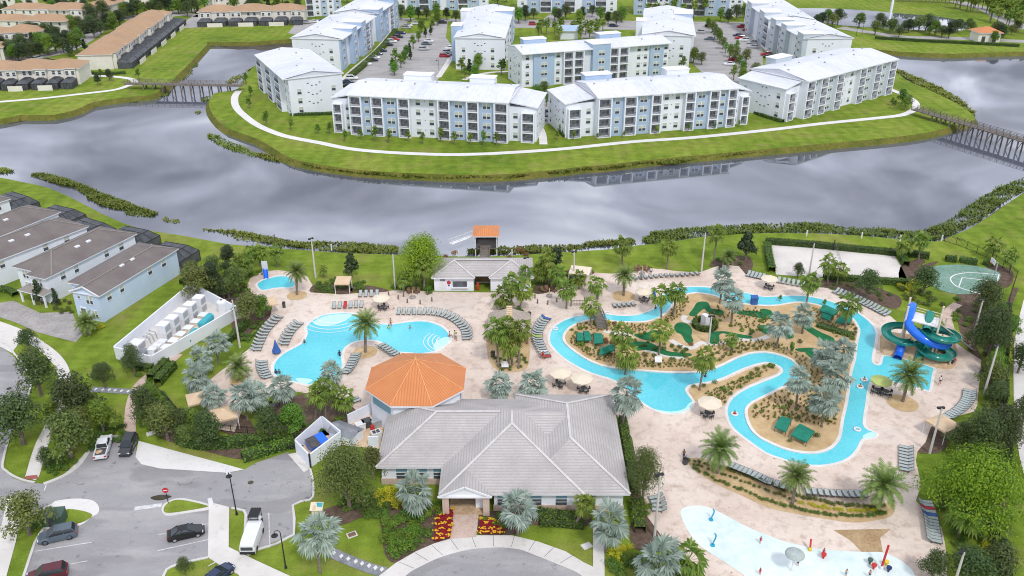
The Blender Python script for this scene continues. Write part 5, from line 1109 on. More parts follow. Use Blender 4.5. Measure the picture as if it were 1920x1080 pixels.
def car(kind, paint, front, rear, name, label, loc=None):
    f, r = G(*front), G(*rear); d = f-r; c = loc or (f+r)/2; t = thing(name, label, 'car' if kind != 'pickup' else 'pickup truck', c, math.atan2(d.y, d.x), 'cars parked by the club house')
    p = CP.setdefault((kind, paint), car_parts(kind, paint)); K = CARK[kind]; put('body', p['body'], t); put('windows', p['windows'], t); e = K['body'][-2]; q = K['body'][1]
    for sx in (-1, 1):
        for sy in (-1, 1): w = put('wheel', p['tyre'], t, (sx*K['wx'], sy*.84, K['wheel']+.02), rot=(R(90), 0, 0)); put('rim', p['rim'], w)
    for sy in (-1, 1): put('headlight', p['head'], t, (e[0]+.16, sy*e[1]*.72, e[4]-.14)); put('tail_light', p['tail'], t, (q[0]-.08, sy*q[1]*.82, q[4]-.16))
    return t
def joinm(meshes, name):
    v, f, mi, ms = [], [], [], []
    for me, off in meshes:
        b = len(v); v += [tuple(x.co+Vector(off)) for x in me.vertices]; o = len(ms); ms += list(me.materials)
        for p in me.polygons: f.append(tuple(b+i for i in p.vertices)); mi.append(o+p.material_index)
    me = bpy.data.meshes.new(name); me.from_pydata(v, [], f)
    for m in ms: me.materials.append(m)
    me.polygons.foreach_set('material_index', mi); me.update(); return me
FARCAR = []
for pt, kd in (('white', 'suv'), ('black', 'sedan'), ('silver', 'suv'), ('charcoal', 'suv'), ('white', 'sedan'), ('navy', 'sedan'), ('slate', 'sedan'), ('white', 'suv'), ('silver', 'suv'), ('red', 'suv')):
    p = car_parts(kd, pt); FARCAR.append((pt, joinm([(p['body'], (0, 0, 0)), (p['windows'], (0, 0, 0))], 'car')))
# lounger
fm = MB()
for s in (-.3, .3): fm.bar((s, -.95, .34), (s, .25, .34), .05); fm.bar((s, .25, .34), (s, .92, .78), .05); fm.bar((s, -.8, 0), (s, -.8, .34), .05); fm.bar((s, .3, 0), (s, .3, .34), .05)
fm.bar((-.3, -.95, .34), (.3, -.95, .34), .05); fm.bar((-.3, .92, .78), (.3, .92, .78), .05); fm.bar((-.3, .3, .1), (.3, .3, .1), .04)
LF = fm.mesh('frame_dark', name='lounge_chair'); sm = MB(); sm.add([(-.29, -.93, .355), (.29, -.93, .355), (.29, .25, .345), (-.29, .25, .345), (.29, .9, .79), (-.29, .9, .79), (-.29, -.93, .325), (.29, -.93, .325), (.29, .25, .315), (-.29, .25, .315), (.29, .9, .76), (-.29, .9, .76)], [(0, 1, 2, 3), (3, 2, 4, 5), (9, 8, 7, 6), (11, 10, 8, 9), (0, 6, 7, 1), (5, 4, 10, 11)])
LS = sm.mesh('sling_grey', name='sling')
SLW = MB(); SLW.v = [tuple(v) for v in sm.v]; SLW.f = list(sm.f); SLW.m = list(sm.m)
TOW = {c: SLW.mesh(c, name='sling') for c in ('cloth_red', 'canvas_blue', 'cloth_lime', 'cloth_white')}
def lounger(p, feet, label, group, z=.10, sling=None):
    a = math.atan2(feet.y, feet.x)+R(90); o = tag(put('lounge_chair', LF, None, (p[0], p[1], z), a, (1.04, 1.04, 1)), label, 'lounge chair', group); put('sling', TOW.get(sling, LS), o); return o
def row(s, n, side, label, group, z=.10, jit=.06, curve=True, special={}):
    pts = P(s); pts = smooth_open(pts, 4) if curve and len(pts) > 2 else pts
    for i, (p, d) in enumerate(resample(pts, n)):
        f = Vector((-d.y, d.x, 0))*side; f.rotate(Matrix.Rotation(random.uniform(-jit, jit), 3, 'Z'))
        if i in special: lounger(p, f, special[i][1], group, z, special[i][0])
        else: lounger(p, f, label, group, z)
# table, chair, umbrella
m = MB(); m.lathe([(.55, .70), (.56, .72), (.56, .745), (.5, .75)], 14); m.lathe([(.28, 0), (.28, .04), (.05, .08), (.05, .7)], 10); TAB = m.mesh('frame_dark', name='table')
m = MB(); m.box(-.23, .23, -.22, .22, .42, .46); m.mt(1)
for x in (-.22, .22): m.bar((x, -.2, 0), (x, -.2, .62), .035); m.bar((x, .22, 0), (x, .26, .86), .035); m.bar((x, -.2, .62), (x, .24, .62), .04)
m.mt(0); m.box(-.22, .22, .215, .245, .48, .86); CH = m.mesh(['frame_dark', 'black_metal'], name='chair')
def umbrella_canopy(r, h, mname, n=8):
    m = MB(); rg = [(math.cos(2*math.pi*k/n), math.sin(2*math.pi*k/n)) for k in range(n)]
    for k in range(n):
        a, b = rg[k], rg[(k+1) % n]; m.face([(0, 0, h), (a[0]*r*.5, a[1]*r*.5, h-.22), (b[0]*r*.5, b[1]*r*.5, h-.22)]); m.face([(a[0]*r*.5, a[1]*r*.5, h-.22), (a[0]*r, a[1]*r, h-.55), (b[0]*r, b[1]*r, h-.55), (b[0]*r*.5, b[1]*r*.5, h-.22)]); m.face([(a[0]*r, a[1]*r, h-.55), (a[0]*r, a[1]*r, h-.72), (b[0]*r, b[1]*r, h-.72), (b[0]*r, b[1]*r, h-.55)])
    return m.mesh(mname, name='canopy')
m = MB(); m.bar((0, 0, 0), (0, 0, 2.7), .06); m.lathe([(.3, 0), (.3, .06), (.1, .12)], 10); UP = m.mesh('grey_metal', name='pole')
m = MB()
for k in range(8): m.bar((0, 0, 2.3), (math.cos(R(45*k))*1.6, math.sin(R(45*k))*1.6, 2.12), .03)
UR = m.mesh('grey_metal', name='ribs'); UC = {c: umbrella_canopy(1.75, 2.72, c) for c in ('canvas_cream', 'canvas_lime')}
def umbrella(px, py, label, cn='canvas_cream', s=1.0, group='cream parasols over the deck tables', z=.1):
    t = thing('parasol', label, 'parasol', (*G(px, py)[:2], z), random.random(), group, s); put('pole', UP, t); put('canopy', UC[cn], t); put('ribs', UR, t); return t
def tableset(px, py, nch, where, z=.1, a0=.3):
    p = G(px, py); tag(put('table', TAB, None, (p.x, p.y, z)), 'dark round table '+where, 'table', 'dark deck tables')
    for k in range(nch):
        a = a0+2*math.pi*k/nch; tag(put('chair', CH, None, (p.x+math.cos(a)*.85, p.y+math.sin(a)*.85, z), a-R(90)), 'dark chair at the table '+where, 'chair', 'dark chairs round the deck tables')
# adirondack chair, bins, poles, lamps
m = MB(); m.box(-.35, .35, -.45, .25, .30, .36); m.add([(-.32, .2, .3), (.32, .2, .3), (.36, .55, 1.05), (-.36, .55, 1.05), (-.32, .27, .28), (.32, .27, .28), (.36, .62, 1.03), (-.36, .62, 1.03)], [(0, 1, 2, 3), (7, 6, 5, 4), (0, 3, 7, 4), (1, 5, 6, 2), (3, 2, 6, 7)])
for s in (-.42, .42): m.box(s-.07, s+.07, -.5, .35, .55, .6); m.box(s-.04, s+.04, -.48, -.38, 0, .55); m.box(s-.04, s+.04, .2, .3, 0, .55)
ADI = m.mesh('wood_brown', name='garden_chair')
def adirondacks(c, r, n, a0, a1, where):
    for k in range(n):
        a = R(a0+(a1-a0)*k/max(n-1, 1)); p = G(*c); tag(put('garden_chair', ADI, None, (p.x+math.cos(a)*r, p.y+math.sin(a)*r, .1), a-R(90)), 'brown slatted garden chair '+where, 'chair', 'brown garden chairs round the fire pits')
m = MB(); m.box(-.28, .28, -.28, .28, 0, .95); m.mt(1); m.add([(-.32, -.32, .95), (.32, -.32, .95), (.32, .32, .95), (-.32, .32, .95), (-.2, -.2, 1.2), (.2, -.2, 1.2), (.2, .2, 1.2), (-.2, .2, 1.2)], [(4, 5, 6, 7), (0, 1, 5, 4), (1, 2, 6, 5), (2, 3, 7, 6), (3, 0, 4, 7)]); BIN = m.mesh(['frame_dark', 'black_metal'], name='waste_bin')
def binat(px, py, label): tag(put('waste_bin', BIN, None, (*G(px, py)[:2], .1), random.random()), label, 'waste bin', 'dark waste bins on the deck')
m = MB(); m.tube([(0, 0, 0), (0, 0, .5), (0, 0, 1)], [.17, .14, .10], 10); POLE = m.mesh('pole_concrete', name='pole')
m = MB(); m.box(-.55, .55, -.18, .18, -.12, .12); m.bar((0, 0, -.3), (0, 0, .1), .1); FLO = m.mesh('black_metal', name='floodlight')
def lightpole(bx, by, ty, label, h=None, leanx=0):
    p = G(bx, by); h = h or HT(bx, by, ty); t = thing('light_pole', label, 'light pole', p, random.random()*.8, 'tall concrete light poles round the pools'); put('pole', POLE, t, scale=(1.15, 1.15, h)); put('floodlight', FLO, t, (0, .2, h)); return t
m = MB(); m.tube([(0, 0, 0), (0, 0, .9), (0, 0, 1)], [.09, .07, .06], 8); m.lathe([(.17, 0), (.17, .05), (.11, .07), (.09, .10)], 8); LPOLE = m.mesh('black_metal', name='pole')
m = MB(); m.tube([(math.sin(R(a))*.0+(1-math.cos(R(a)))*-.38, 0, math.sin(R(a))*.45) for a in range(0, 181, 20)], .04, 6); LARM = m.mesh('black_metal', name='arm'); m = MB(); m.lathe([(.06, .32), (.10, .28), (.12, .16), (.40, .02), (.42, -.05), (.05, -.06)], 14); LSH = m.mesh('black_metal', name='lamp_shade'); m = MB(); m.lathe([(.05, -.2), (.16, -.16), (.2, -.06), (.12, -.055)], 12); LGL = m.mesh('plastic_white', name='lamp_globe')
def streetlamp(bx, by, ty, label, rz=0):
    h = HT(bx, by, ty); t = thing('street_lamp', label, 'street lamp', G(bx, by), rz, 'black lamp posts round the car park'); put('pole', LPOLE, t, scale=(1, 1, h)); put('arm', LARM, t, (0, 0, h)); s = put('lamp_shade', LSH, t, (-.76, 0, h-.35)); put('lamp_globe', LGL, s); return t
# shade canopies (cabanas)
def cabana(px, py, w, d, h, label, mname='canvas_tan', rz=0, peak=.9, z=.1, group='tan shade canopies by the pools', flat=False):
    t = thing('shade_canopy', label, 'shade canopy', (*G(px, py)[:2], z), rz, group); m = MB(); n = 8
    if flat: m.add([(-w/2, -d/2, h), (w/2, -d/2, h), (w/2, d/2, h+.25), (-w/2, d/2, h+.25), (0, 0, h+peak*.4)], [(0, 1, 4), (1, 2, 4), (2, 3, 4), (3, 0, 4)])
    else: m.add([(-w/2, -d/2, h), (w/2, -d/2, h), (w/2, d/2, h), (-w/2, d/2, h), (-w*.18, -d*.18, h+peak*.62), (w*.18, -d*.18, h+peak*.62), (w*.18, d*.18, h+peak*.62), (-w*.18, d*.18, h+peak*.62), (0, 0, h+peak)], [(0, 1, 5, 4), (1, 2, 6, 5), (2, 3, 7, 6), (3, 0, 4, 7), (4, 5, 8), (5, 6, 8), (6, 7, 8), (7, 4, 8)])
    for a, b in (((-w/2, -d/2), (w/2, -d/2)), ((w/2, -d/2), (w/2, d/2)), ((w/2, d/2), (-w/2, d/2)), ((-w/2, d/2), (-w/2, -d/2))): m.face([(*a, h-.003), (*a, h-.3), (*b, h-.3), (*b, h-.003)])
    put('canopy', m.mesh(mname), t); m = MB()
    pm = MB(); pm.bar((0, 0, 0), (0, 0, h), .1); pm = pm.mesh('trim_white')
    for x in (-w/2+.08, w/2-.08):
        for y in (-d/2+.08, d/2-.08): put('post', pm, t, (x, y, 0))
    return t
def greencanopy(s, label, h=1.5):
    q = P(s, .3); c = sum(q, Vector())/len(q); c.z = .27; t = thing('green_shelter', label, 'shelter', c, 0, 'dark green canvas shelters on the island'); a, b, cc, d = [p-Vector((c.x, c.y, 0)) for p in q]; m = MB(); e = (a+d)/2; f = (b+cc)/2; up = lambda p, z: (p.x, p.y, z)
    m.face([up(a, h-.5), up(b, h-.5), up(f, h), up(e, h)]); m.face([up(e, h+.002), up(f, h+.002), up(cc, h-.35), up(d, h-.35)]); m.face([up(a, h-.51), up(a, h-.75), up(b, h-.75), up(b, h-.51)]); m.face([up(d, h-.36), up(d, h-.6), up(a, h-.75), up(a, h-.51), up(e, h-.01)]); m.face([up(b, h-.51), up(b, h-.75), up(cc, h-.6), up(cc, h-.36), up(f, h-.01)]); put('canopy', m.mesh('canvas_green'), t); pm = MB().bar((0, 0, 0), (0, 0, h-.5), .08).mesh('wood_brown')
    for p in (a, b, cc, d): put('post', pm, t, (p.x*.94, p.y*.94, 0))
    return t
# people: one skinned body each, clothing and hair as children
def figure(pose):
    V = [(0, 0, .93), (0, 0, 1.15), (0, .01, 1.36), (0, 0, 1.49), (0, -.02, 1.58), (0, -.01, 1.70)]; r = [.135, .125, .145, .055, .088, .08]; E = [(0, 1), (1, 2), (2, 3), (3, 4), (4, 5)]
    V.append((0, -.10, 1.60)); r.append(.02); E.append((4, 6))
    for s in (-1, 1):
        sw = {'stand': 0, 'walk': s*.22, 'sit': 0, 'lie': 0}[pose]; b = len(V)
        hand = (s*.30, -sw-.06, .84); el = (s*.29, -sw*.3+.02, 1.12)
        if pose == 'sit': hand = (s*.2, -.35, 1.0); el = (s*.28, -.08, 1.14)
        V += [(s*.19, .01, 1.40), el, hand]; r += [.06, .045, .032]; E += [(2, b), (b, b+1), (b+1, b+2)]
        hv = Vector(hand)
        for k in range(5):
            a = (k-2)*.018; l = (.05, .085, .095, .09, .07)[k]; V.append((hv.x+s*.01*(k == 0), hv.y+a-(.03 if k == 0 else 0), hv.z-l)); r.append(.009); E.append((b+2, len(V)-1))
        b = len(V)
        if pose == 'sit': V += [(s*.10, -.02, .90), (s*.12, -.46, .92), (s*.12, -.48, .50), (s*.12, -.62, .47)]
        else: V += [(s*.10, 0, .88), (s*.11, sw*.6-.03, .48), (s*.11, sw*1.3+.02, .08), (s*.12, sw*1.3-.14, .04)]
        r += [.095, .062, .045, .035]; E += [(0, b), (b, b+1), (b+1, b+2), (b+2, b+3)]
    me = bpy.data.meshes.new('body'); me.from_pydata(V, E, []); o = bpy.data.objects.new('body', me); COL.objects.link(o)
    md = o.modifiers.new('skin', 'SKIN'); md.use_smooth_shade = True
    for i, sv in enumerate(me.skin_vertices[0].data): sv.radius = (r[i], r[i]*(.72 if i in (0, 1, 2) else 1)); sv.use_root = (i == 0)
    sd = o.modifiers.new('sub', 'SUBSURF'); sd.levels = 1; sd.render_levels = 1
    dg = bpy.context.evaluated_depsgraph_get(); ev = o.evaluated_get(dg); bm_ = bpy.data.meshes.new_from_object(ev); bpy.data.objects.remove(o); return bm_
BODY = {}
for ps in ('stand', 'walk', 'sit'):
    base = figure(ps)
    for sk in ('skin', 'dark_skin'): b = base.copy(); b.materials.clear(); b.materials.append(MT[sk]); BODY[ps, sk] = b
m = MB(); m.lathe([(.145, .70), (.175, .78), (.172, .92), (.160, 1.02)], 12); SHORT = {c: m.mesh(c, name='shorts', smooth=True) for c in ('cloth_navy', 'cloth_red', 'cloth_teal', 'cloth_white', 'cloth_lime')}
m = MB(); m.lathe([(.165, 1.02), (.175, 1.2), (.19, 1.38), (.09, 1.48)], 12); SHIRT = {c: m.mesh(c, name='top', smooth=True) for c in ('cloth_navy', 'cloth_red', 'cloth_teal', 'cloth_white', 'cloth_lime')}
m = MB(); m.lathe([(.105, 1.60), (.112, 1.68), (.09, 1.76), (.03, 1.80)], 12); HAIR = m.mesh('hair', name='hair', smooth=True)
def person(loc, label, pose='stand', rz=0.0, shorts='cloth_navy', shirt=None, sk='skin', s=1.0, tilt=None):
    t = thing('person', label, 'person', loc, rz, None, s)
    if tilt: t.rotation_euler = (tilt, 0, rz)
    b = put('body', BODY[pose, sk], t); put('shorts', SHORT[shorts], t); put('hair', HAIR, t, (0, .012, 0))
    if shirt: put('top', SHIRT[shirt], t)
    return t
def fence(pts, h, label, gap=2.4, name='metal_fence'):
    pts = [Vector(p) for p in pts]; o = pts[0].copy(); t = thing(name, label, 'fence', o); L = plen(pts); n = int(L/gap)+1; rp = resample(pts, n); m = MB(); q = MB()
    for (a, _), (b, _) in zip(rp, rp[1:]):
        for z in (.15, h*.85, h): m.bar(a-o+Vector((0, 0, z)), b-o+Vector((0, 0, z)), .05)
        for k in range(1, 9): x = (a-o).lerp(b-o, k/9); m.bar(x, x+Vector((0, 0, h)), .02)
    m.build('rail_panel', 'fence_black', t); pm = MB().bar((0, 0, 0), (0, 0, h+.1), .09).mesh('fence_black')
    for a, _ in rp: put('post', pm, t, a-o)
    return t
# ---------------------------------------------------------------- water slides
def gz(s):
    o = []
    for a in s.split(): x, y, z = a.split(','); o.append(G(float(x), float(y), float(z)))
    return o
sc0 = G(1722, 652); sld = thing('water_slide', 'green spiral and blue tube water slides on one white tower', 'water slide', (sc0.x, sc0.y, 0)); rel = lambda pts: [p-Vector((sc0.x, sc0.y, 0)) for p in pts]
def flume(path, r, m_, name, covered=False):
    mb = MB(); pts = smooth_open(rel(path), 5); mb.tube(pts, r, 12, False, half=not covered)
    if not covered:
        mb.tube(pts, r*.94, 12, False, half=True)
        for i, sgn in ((0, 1), (0, -1)):
            side = []
            for k, p in enumerate(pts):
                d = (pts[min(k+1, len(pts)-1)]-pts[max(k-1, 0)]).normalized(); x = d.cross(Vector((0, 0, 1))).normalized(); side.append(p+x*r*.97*sgn+Vector((0, 0, .02)))
            mb.tube(side, .07, 5)
    else: mb.tube(pts, r*.9, 12, False)
    return mb.build(name, m_, sld, smooth=True)
flume(gz("1711,573,7.9 1709,580,7.8 1705,592,7.2 1704,606,6.5 1710,618,5.9 1722,629,5.3 1736,638,4.8 1752,645,4.3 1768,648,3.9 1777,645,3.6"), .74, 'slide_blue', 'blue_tube', True)
flume(gz("1691,640,2.6 1689,650,1.9 1686,662,1.0 1683,671,.55"), .74, 'slide_blue', 'blue_exit_tube', True)
flume(gz("1745,588,7.6 1744,590,7.5 1741,600,7.0 1738,612,6.5 1737,620,6.2"), .72, 'slide_green', 'green_tube', True)
def ring(c, z0, z1, r, a0, a1, n=14):
    g = G(c[0], c[1], (z0+z1)/2); return [Vector((g.x+math.cos(R(a0+(a1-a0)*k/n))*r, g.y+math.sin(R(a0+(a1-a0)*k/n))*r, z0+(z1-z0)*k/n)) for k in range(n+1)]
flume(ring((1763, 626), 6.1, 4.7, 2.5, 175, 520, 18), .82, 'slide_green', 'upper_spiral')
flume(ring((1690, 624), 4.3, 3.2, 2.5, 20, 330, 16), .82, 'slide_green', 'left_spiral'); a_ = ring((1763, 626), 6.1, 4.7, 2.5, 175, 520, 18)[-1]; b_ = ring((1690, 624), 4.3, 3.2, 2.5, 20, 330, 16)[0]
flume([a_, a_.lerp(b_, .5)+Vector((0, .4, 0)), b_], .82, 'slide_green', 'crossing_flume')
c_ = ring((1690, 624), 4.3, 3.2, 2.5, 20, 330, 16)[-1]; r3 = ring((1755, 657), 2.5, 1.5, 2.5, 170, 500, 16)
flume([c_, c_.lerp(r3[0], .5), r3[0]], .82, 'slide_green', 'linking_flume'); flume(r3, .82, 'slide_green', 'lower_spiral')
flume(gz("1738,650,1.5 1728,657,1.3 1724,665,1.0 1722,676,.55"), .74, 'slide_green', 'end_chute', True)
tp = [G(x, y, 8.0) for x, y in ((1700, 590), (1762, 606), (1766, 590), (1704, 573))]; tp = [p-Vector((sc0.x, sc0.y, 0)) for p in tp]
m = MB(); m.prism([(p.x, p.y) for p in tp], 7.0, 7.2); m.build('tower_platform', 'plastic_white', sld); m = MB()
for p, q in zip(tp, tp[1:]+tp[:1]):
    if p is tp[0]:
        continue
    for z in (7.6, 8.1): m.bar((p.x, p.y, z), (q.x, q.y, z), .08)
m.build('platform_railing', 'canvas_cream', sld)
pm = MB().tube([(0, 0, 0), (0, 0, 9.6)], .17, 8).mesh('canvas_cream', name='tower_post')
for p in tp: put('tower_post', pm, sld, (p.x, p.y, 0))
m = MB(); A = (tp[1]+tp[2])/2; B = G(1822, 655)-Vector((sc0.x, sc0.y, 0))
for k in range(26): q = A.lerp(B, k/26); d = (B-A).normalized(); x = Vector((-d.y, d.x, 0))*.75; m.bar((q.x-x.x, q.y-x.y, 7.0*(1-k/26)+.05), (q.x+x.x, q.y+x.y, 7.0*(1-k/26)+.05), .32, .07)
m.build('stair_treads', 'grey_metal', sld); m = MB(); d = Vector((B.x-A.x, B.y-A.y, 0)).normalized(); x = Vector((-d.y, d.x, 0))*.8
for s in (-1, 1):
    for z in (.1, 1.0): m.bar((A.x+x.x*s, A.y+x.y*s, 7.0+z), (B.x+x.x*s, B.y+x.y*s, z), .08)
m.build('stair_rail', 'canvas_cream', sld)
for px, py, z in ((1690, 648, 6.4), (1763, 646, 5.6), (1752, 672, 3.0), (1736, 640, 5.5)):
    p = G(px, py)-Vector((sc0.x, sc0.y, 0)); m = MB(); m.tube([(p.x, p.y, 0), (p.x, p.y, z)], .19, 8); m.build('support_column', 'canvas_cream', sld)
rk = P("1652,664 1650,640 1655,628 1700,632 1770,640 1790,648 1795,672 1785,692 1752,690 1705,676 1675,669"); rc = sum(rk, Vector())/len(rk)
m = MB(); rim = smooth_closed(rk, 2); n_ = len(rim); 
lv = [(1.0, .1), (.97, .7), (.86, 1.0), (.5, 1.15), (.1, 1.2)]; base = len(m.v)
for s, z in lv:
    for i, p in enumerate(rim): jz = random.uniform(-.12, .12) if z > .2 else 0; m.v.append(((p.x-rc.x)*s+random.uniform(-.1, .1)*(z > .2), (p.y-rc.y)*s, z+jz))
for a in range(len(lv)-1):
    for i in range(n_): j = (i+1) % n_; m.f.append((a*n_+i, a*n_+j, (a+1)*n_+j, (a+1)*n_+i)); m.m.append(0)
m.f.append(tuple((len(lv)-1)*n_+i for i in range(n_))); m.m.append(0)
tag(m.build('rock_mound', 'rock_tan', None, smooth=True, loc=(rc.x, rc.y, 0)), 'tan moulded rock bank under the water slides', 'rock')
# kids' slide
kt = thing('pool_slide', 'small blue slide with a white back board by the kids pool', 'pool slide', G(499, 525)); m = MB(); m.tube([(0, 0, .35), (-.1, .6, .7), (-.3, 1.3, 1.5), (-.5, 1.8, 2.0)], .45, 10, False, half=True); m.tube([(0, 0, .32), (-.1, .6, .66), (-.3, 1.3, 1.46), (-.5, 1.8, 1.96)], .47, 10, False, half=True); m.build('chute', 'slide_blue', kt, smooth=True); m = MB(); m.box(-1.1, .1, 1.9, 2.0, 0, 3.4); m.build('back_board', 'plastic_white', kt)
# ---------------------------------------------------------------- loungers
SN = 'grey sling lounge chairs round the pools'
row("480,659 488,640 498,622 512,607 522,597", 12, -1, 'grey lounger in the curved row along the left hedge of the main pool', SN)
row("532,648 538,634 548,620 560,609", 8, -1, 'grey lounger in the short row left of the main pool beside the folded blue parasol', SN)
row("748,588 770,588 795,588 820,590 840,595 857,604 868,614 875,624 877,638", 21, -1, 'pale lounger in the long curve round the right end of the main pool', SN)
row("627,577 678,575", 6, -1, 'grey lounger in the row above the pool steps', SN, special={2: ('cloth_red', 'lounger with a red towel in the row above the pool steps')})
row("676,555 707,554", 4, -1, 'pale lounger in the group of four beside the tan cabana', SN); row("669,668 664,680 658,692 650,702", 8, -1, 'grey lounger in the row on the pool peninsula beside the octagon', SN)
row("714,651 722,656 731,662 740,668", 6, 1, 'grey lounger on the pool peninsula behind the octagon roof', SN); row("491,682 491,690 494,701 500,711", 7, 1, 'grey lounger in the row at the lower left end of the main pool', SN)
row("1024,600 1014,611 1008,625 1007,638 1011,650 1017,662 1023,672", 17, 1, 'pale lounger in the crescent at the left bend of the lazy river', SN, special={0: ('canvas_blue', 'navy covered lounger at the top of the crescent by the lazy river'), 8: ('cloth_lime', 'lounger with a yellow green towel in the crescent by the lazy river'), 14: ('cloth_white', 'lounger with a white towel near the lower end of the crescent'), 16: ('cloth_red', 'lounger with a red towel at the lower end of the crescent')})
row("1153,577 1188,574", 5, 1, 'grey lounger in the row of five inside the river bend', SN); row("1182,526 1215,523 1245,520 1275,519 1308,516", 14, 1, 'grey lounger in the row along the lake lawn', SN)
row("1403,517 1430,523", 5, -1, 'grey lounger in the small group beside the sand court hedge', SN); row("1460,529 1505,537", 6, -1, 'grey lounger in the row below the volleyball court', SN); row("1567,549 1600,562 1635,578 1662,592", 15, -1, 'grey lounger in the slanting row at the top right of the river', SN)
row("1817,737 1815,752 1806,766 1793,777 1778,786", 15, -1, 'pale lounger in the curved row below the slide steps', SN); row("1698,843 1698,885", 8, -1, 'pale lounger in the column beside the lime tree', SN)
row("1733,945 1739,962 1744,980 1747,1000 1750,1018", 13, 1, 'grey lounger in the long column below the lime tree', SN, special={2: ('cloth_red', 'lounger with a red towel below the lime tree'), 4: ('canvas_blue', 'lounger with a blue towel below the lime tree')})
row("1370,878 1390,886 1410,894 1436,907", 9, 1, 'grey lounger in the row along the planted strip, left of the middle date palm', SN); row("1442,909 1470,918 1480,921", 4, 1, 'grey lounger behind the middle date palm of the planted strip', SN); row("1515,927 1550,930 1585,932 1620,932", 10, 1, 'grey lounger in the row along the planted strip, right of the middle date palm', SN)
row("1229,936 1233,944 1235,952 1236,960", 4, -1, 'pale lounger in the column beside the light pole above the splash pad', SN); row("662,752 666,756", 2, 1, 'grey lounger alone on the deck left of the octagon', SN, curve=False)
# ---------------------------------------------------------------- parasols, tables, canopies, fire pits
umbrella(1050, 722, 'left of the two cream parasols above the club house roof', s=1.08); tableset(1048, 726, 4, 'under the left cream parasol above the club house'); umbrella(1090, 733, 'right of the two cream parasols above the club house roof', s=1.1); tableset(1094, 735, 5, 'under the right cream parasol above the club house')
umbrella(1328, 780, 'cream parasol between the river basin and the lower bend', s=1.12); tableset(1326, 782, 5, 'under the parasol between basin and bend')
umbrella(1648, 735, 'lime green parasol beside the date palm at the slide pool', 'canvas_lime', 1.0, 'lime parasol'); tableset(1644, 738, 4, 'by the lime green parasol'); tableset(1660, 741, 4, 'between the lime parasol and the date palm')
umbrella(1205, 565, 'cream parasol inside the top river bend', s=.95); tableset(1208, 566, 5, 'inside the top river bend'); umbrella(1440, 541, 'cream parasol by the sand court hedge', s=1.0); tableset(1441, 543, 4, 'by the sand court hedge'); umbrella(716, 578, 'cream parasol above the main pool between the lounger rows', s=1.0); tableset(719, 581, 5, 'above the main pool')
tableset(487, 772, 5, 'under the silver palms left of the main pool', a0=.8); tableset(512, 768, 4, 'under the silver palms by the lime tree', a0=.5)
fb = thing('parasol', 'closed blue parasol standing left of the main pool', 'parasol', (*G(519, 663)[:2], .1)); put('pole', UP, fb); m = MB(); m.lathe([(.75, .25), (.8, .45), (.42, 1.4), (.12, 2.5), (.03, 2.75)], 8); m.build('folded_canopy', 'canvas_blue', fb)
fb2 = thing('parasol', 'closed navy parasol at the top river bend behind two palms', 'parasol', (*G(1225, 562)[:2], .1)); put('pole', UP, fb2); m = MB(); m.lathe([(.5, .35), (.55, .5), (.3, 1.5), (.1, 2.5), (.03, 2.75)], 8); m.build('folded_canopy', 'canvas_blue', fb2)
cabana(645, 546, 3.0, 3.0, 2.3, 'flat topped tan canopy among shrubs at the lawn edge', 'canvas_tan', 0, .4, flat=True); cabana(503, 588, 3.6, 3.0, 2.3, 'tan canopy half hidden by a lime tree near the equipment yard', 'canvas_tan', .5, .7, flat=True); cabana(1087, 528, 4.2, 3.4, 2.4, 'tan canopy behind the light pole at the lawn edge', 'canvas_cream', -.25, .7, flat=True)
cabana(424, 800, 3.7, 3.7, 2.4, 'tan canopy in the garden left of the octagon, nearer of two', rz=.45); cabana(376, 770, 3.4, 3.4, 2.4, 'tan canopy under silver palms, farther of two in the left garden', rz=.45); cabana(1762, 818, 3.6, 3.6, 2.4, 'tan canopy half under trees beside the right light pole', rz=.5)
adirondacks((774, 556), 1.5, 3, 60, 120, 'at the left fire pit'); adirondacks((1030, 552), 1.5, 4, 40, 140, 'at the right fire pit'); adirondacks((1204, 512), 1.3, 4, 30, 150, 'at the fire pit by the lawn')
for nm, c in (('left fire pit below the shade tree', (774, 560)), ('right fire pit beside the cabbage palms', (1030, 557)), ('fire pit at the edge of the lake lawn', (1204, 515))):
    t = thing('fire_pit', nm, 'fire pit', (*G(*c)[:2], .1)); m = MB(); m.lathe([(.55, 0), (.6, .4), (.45, .42), (.4, .3)], 12); m.build('ring', 'grey_paver', t); m = MB(); m.lathe([(.09, .3), (.08, 1.7), (.02, 1.9)], 8); m.build('flue', 'canvas_tan', t)
BOL = MB().tube([(0, 0, 0), (0, 0, .85), (0, 0, 1.0)], [.13, .13, .05], 8).mesh('wood_brown', name='bollard')
for x, y in ((729, 556), (747, 562), (764, 569), (788, 571), (810, 566), (757, 557), (802, 554)): tag(put('bollard', BOL, None, (*G(x, y)[:2], .1)), 'short brown post in the ring round the left fire pit', 'bollard', 'posts round the left fire pit')
for x, y in ((1003, 560), (1008, 570), (1027, 572), (1044, 567), (1052, 558)): tag(put('bollard', BOL, None, (*G(x, y)[:2], .1)), 'short brown post in the ring round the right fire pit', 'bollard', 'posts round the right fire pit')
for x, y, l in ((533, 577, 'dark bin beside the lime bush by the tan canopy'), (924, 670, 'dark bin at the left side of the fan palms by the thatched hut'), (992, 596, 'dark bin right of the thatched hut'), (1284, 871, 'dark bin at the left tip of the planted strip'), (1838, 707, 'dark bin at the hedge below the slide steps'), (1350, 507, 'dark bin by the bed below the tall cabbage palm')): binat(x, y, l)
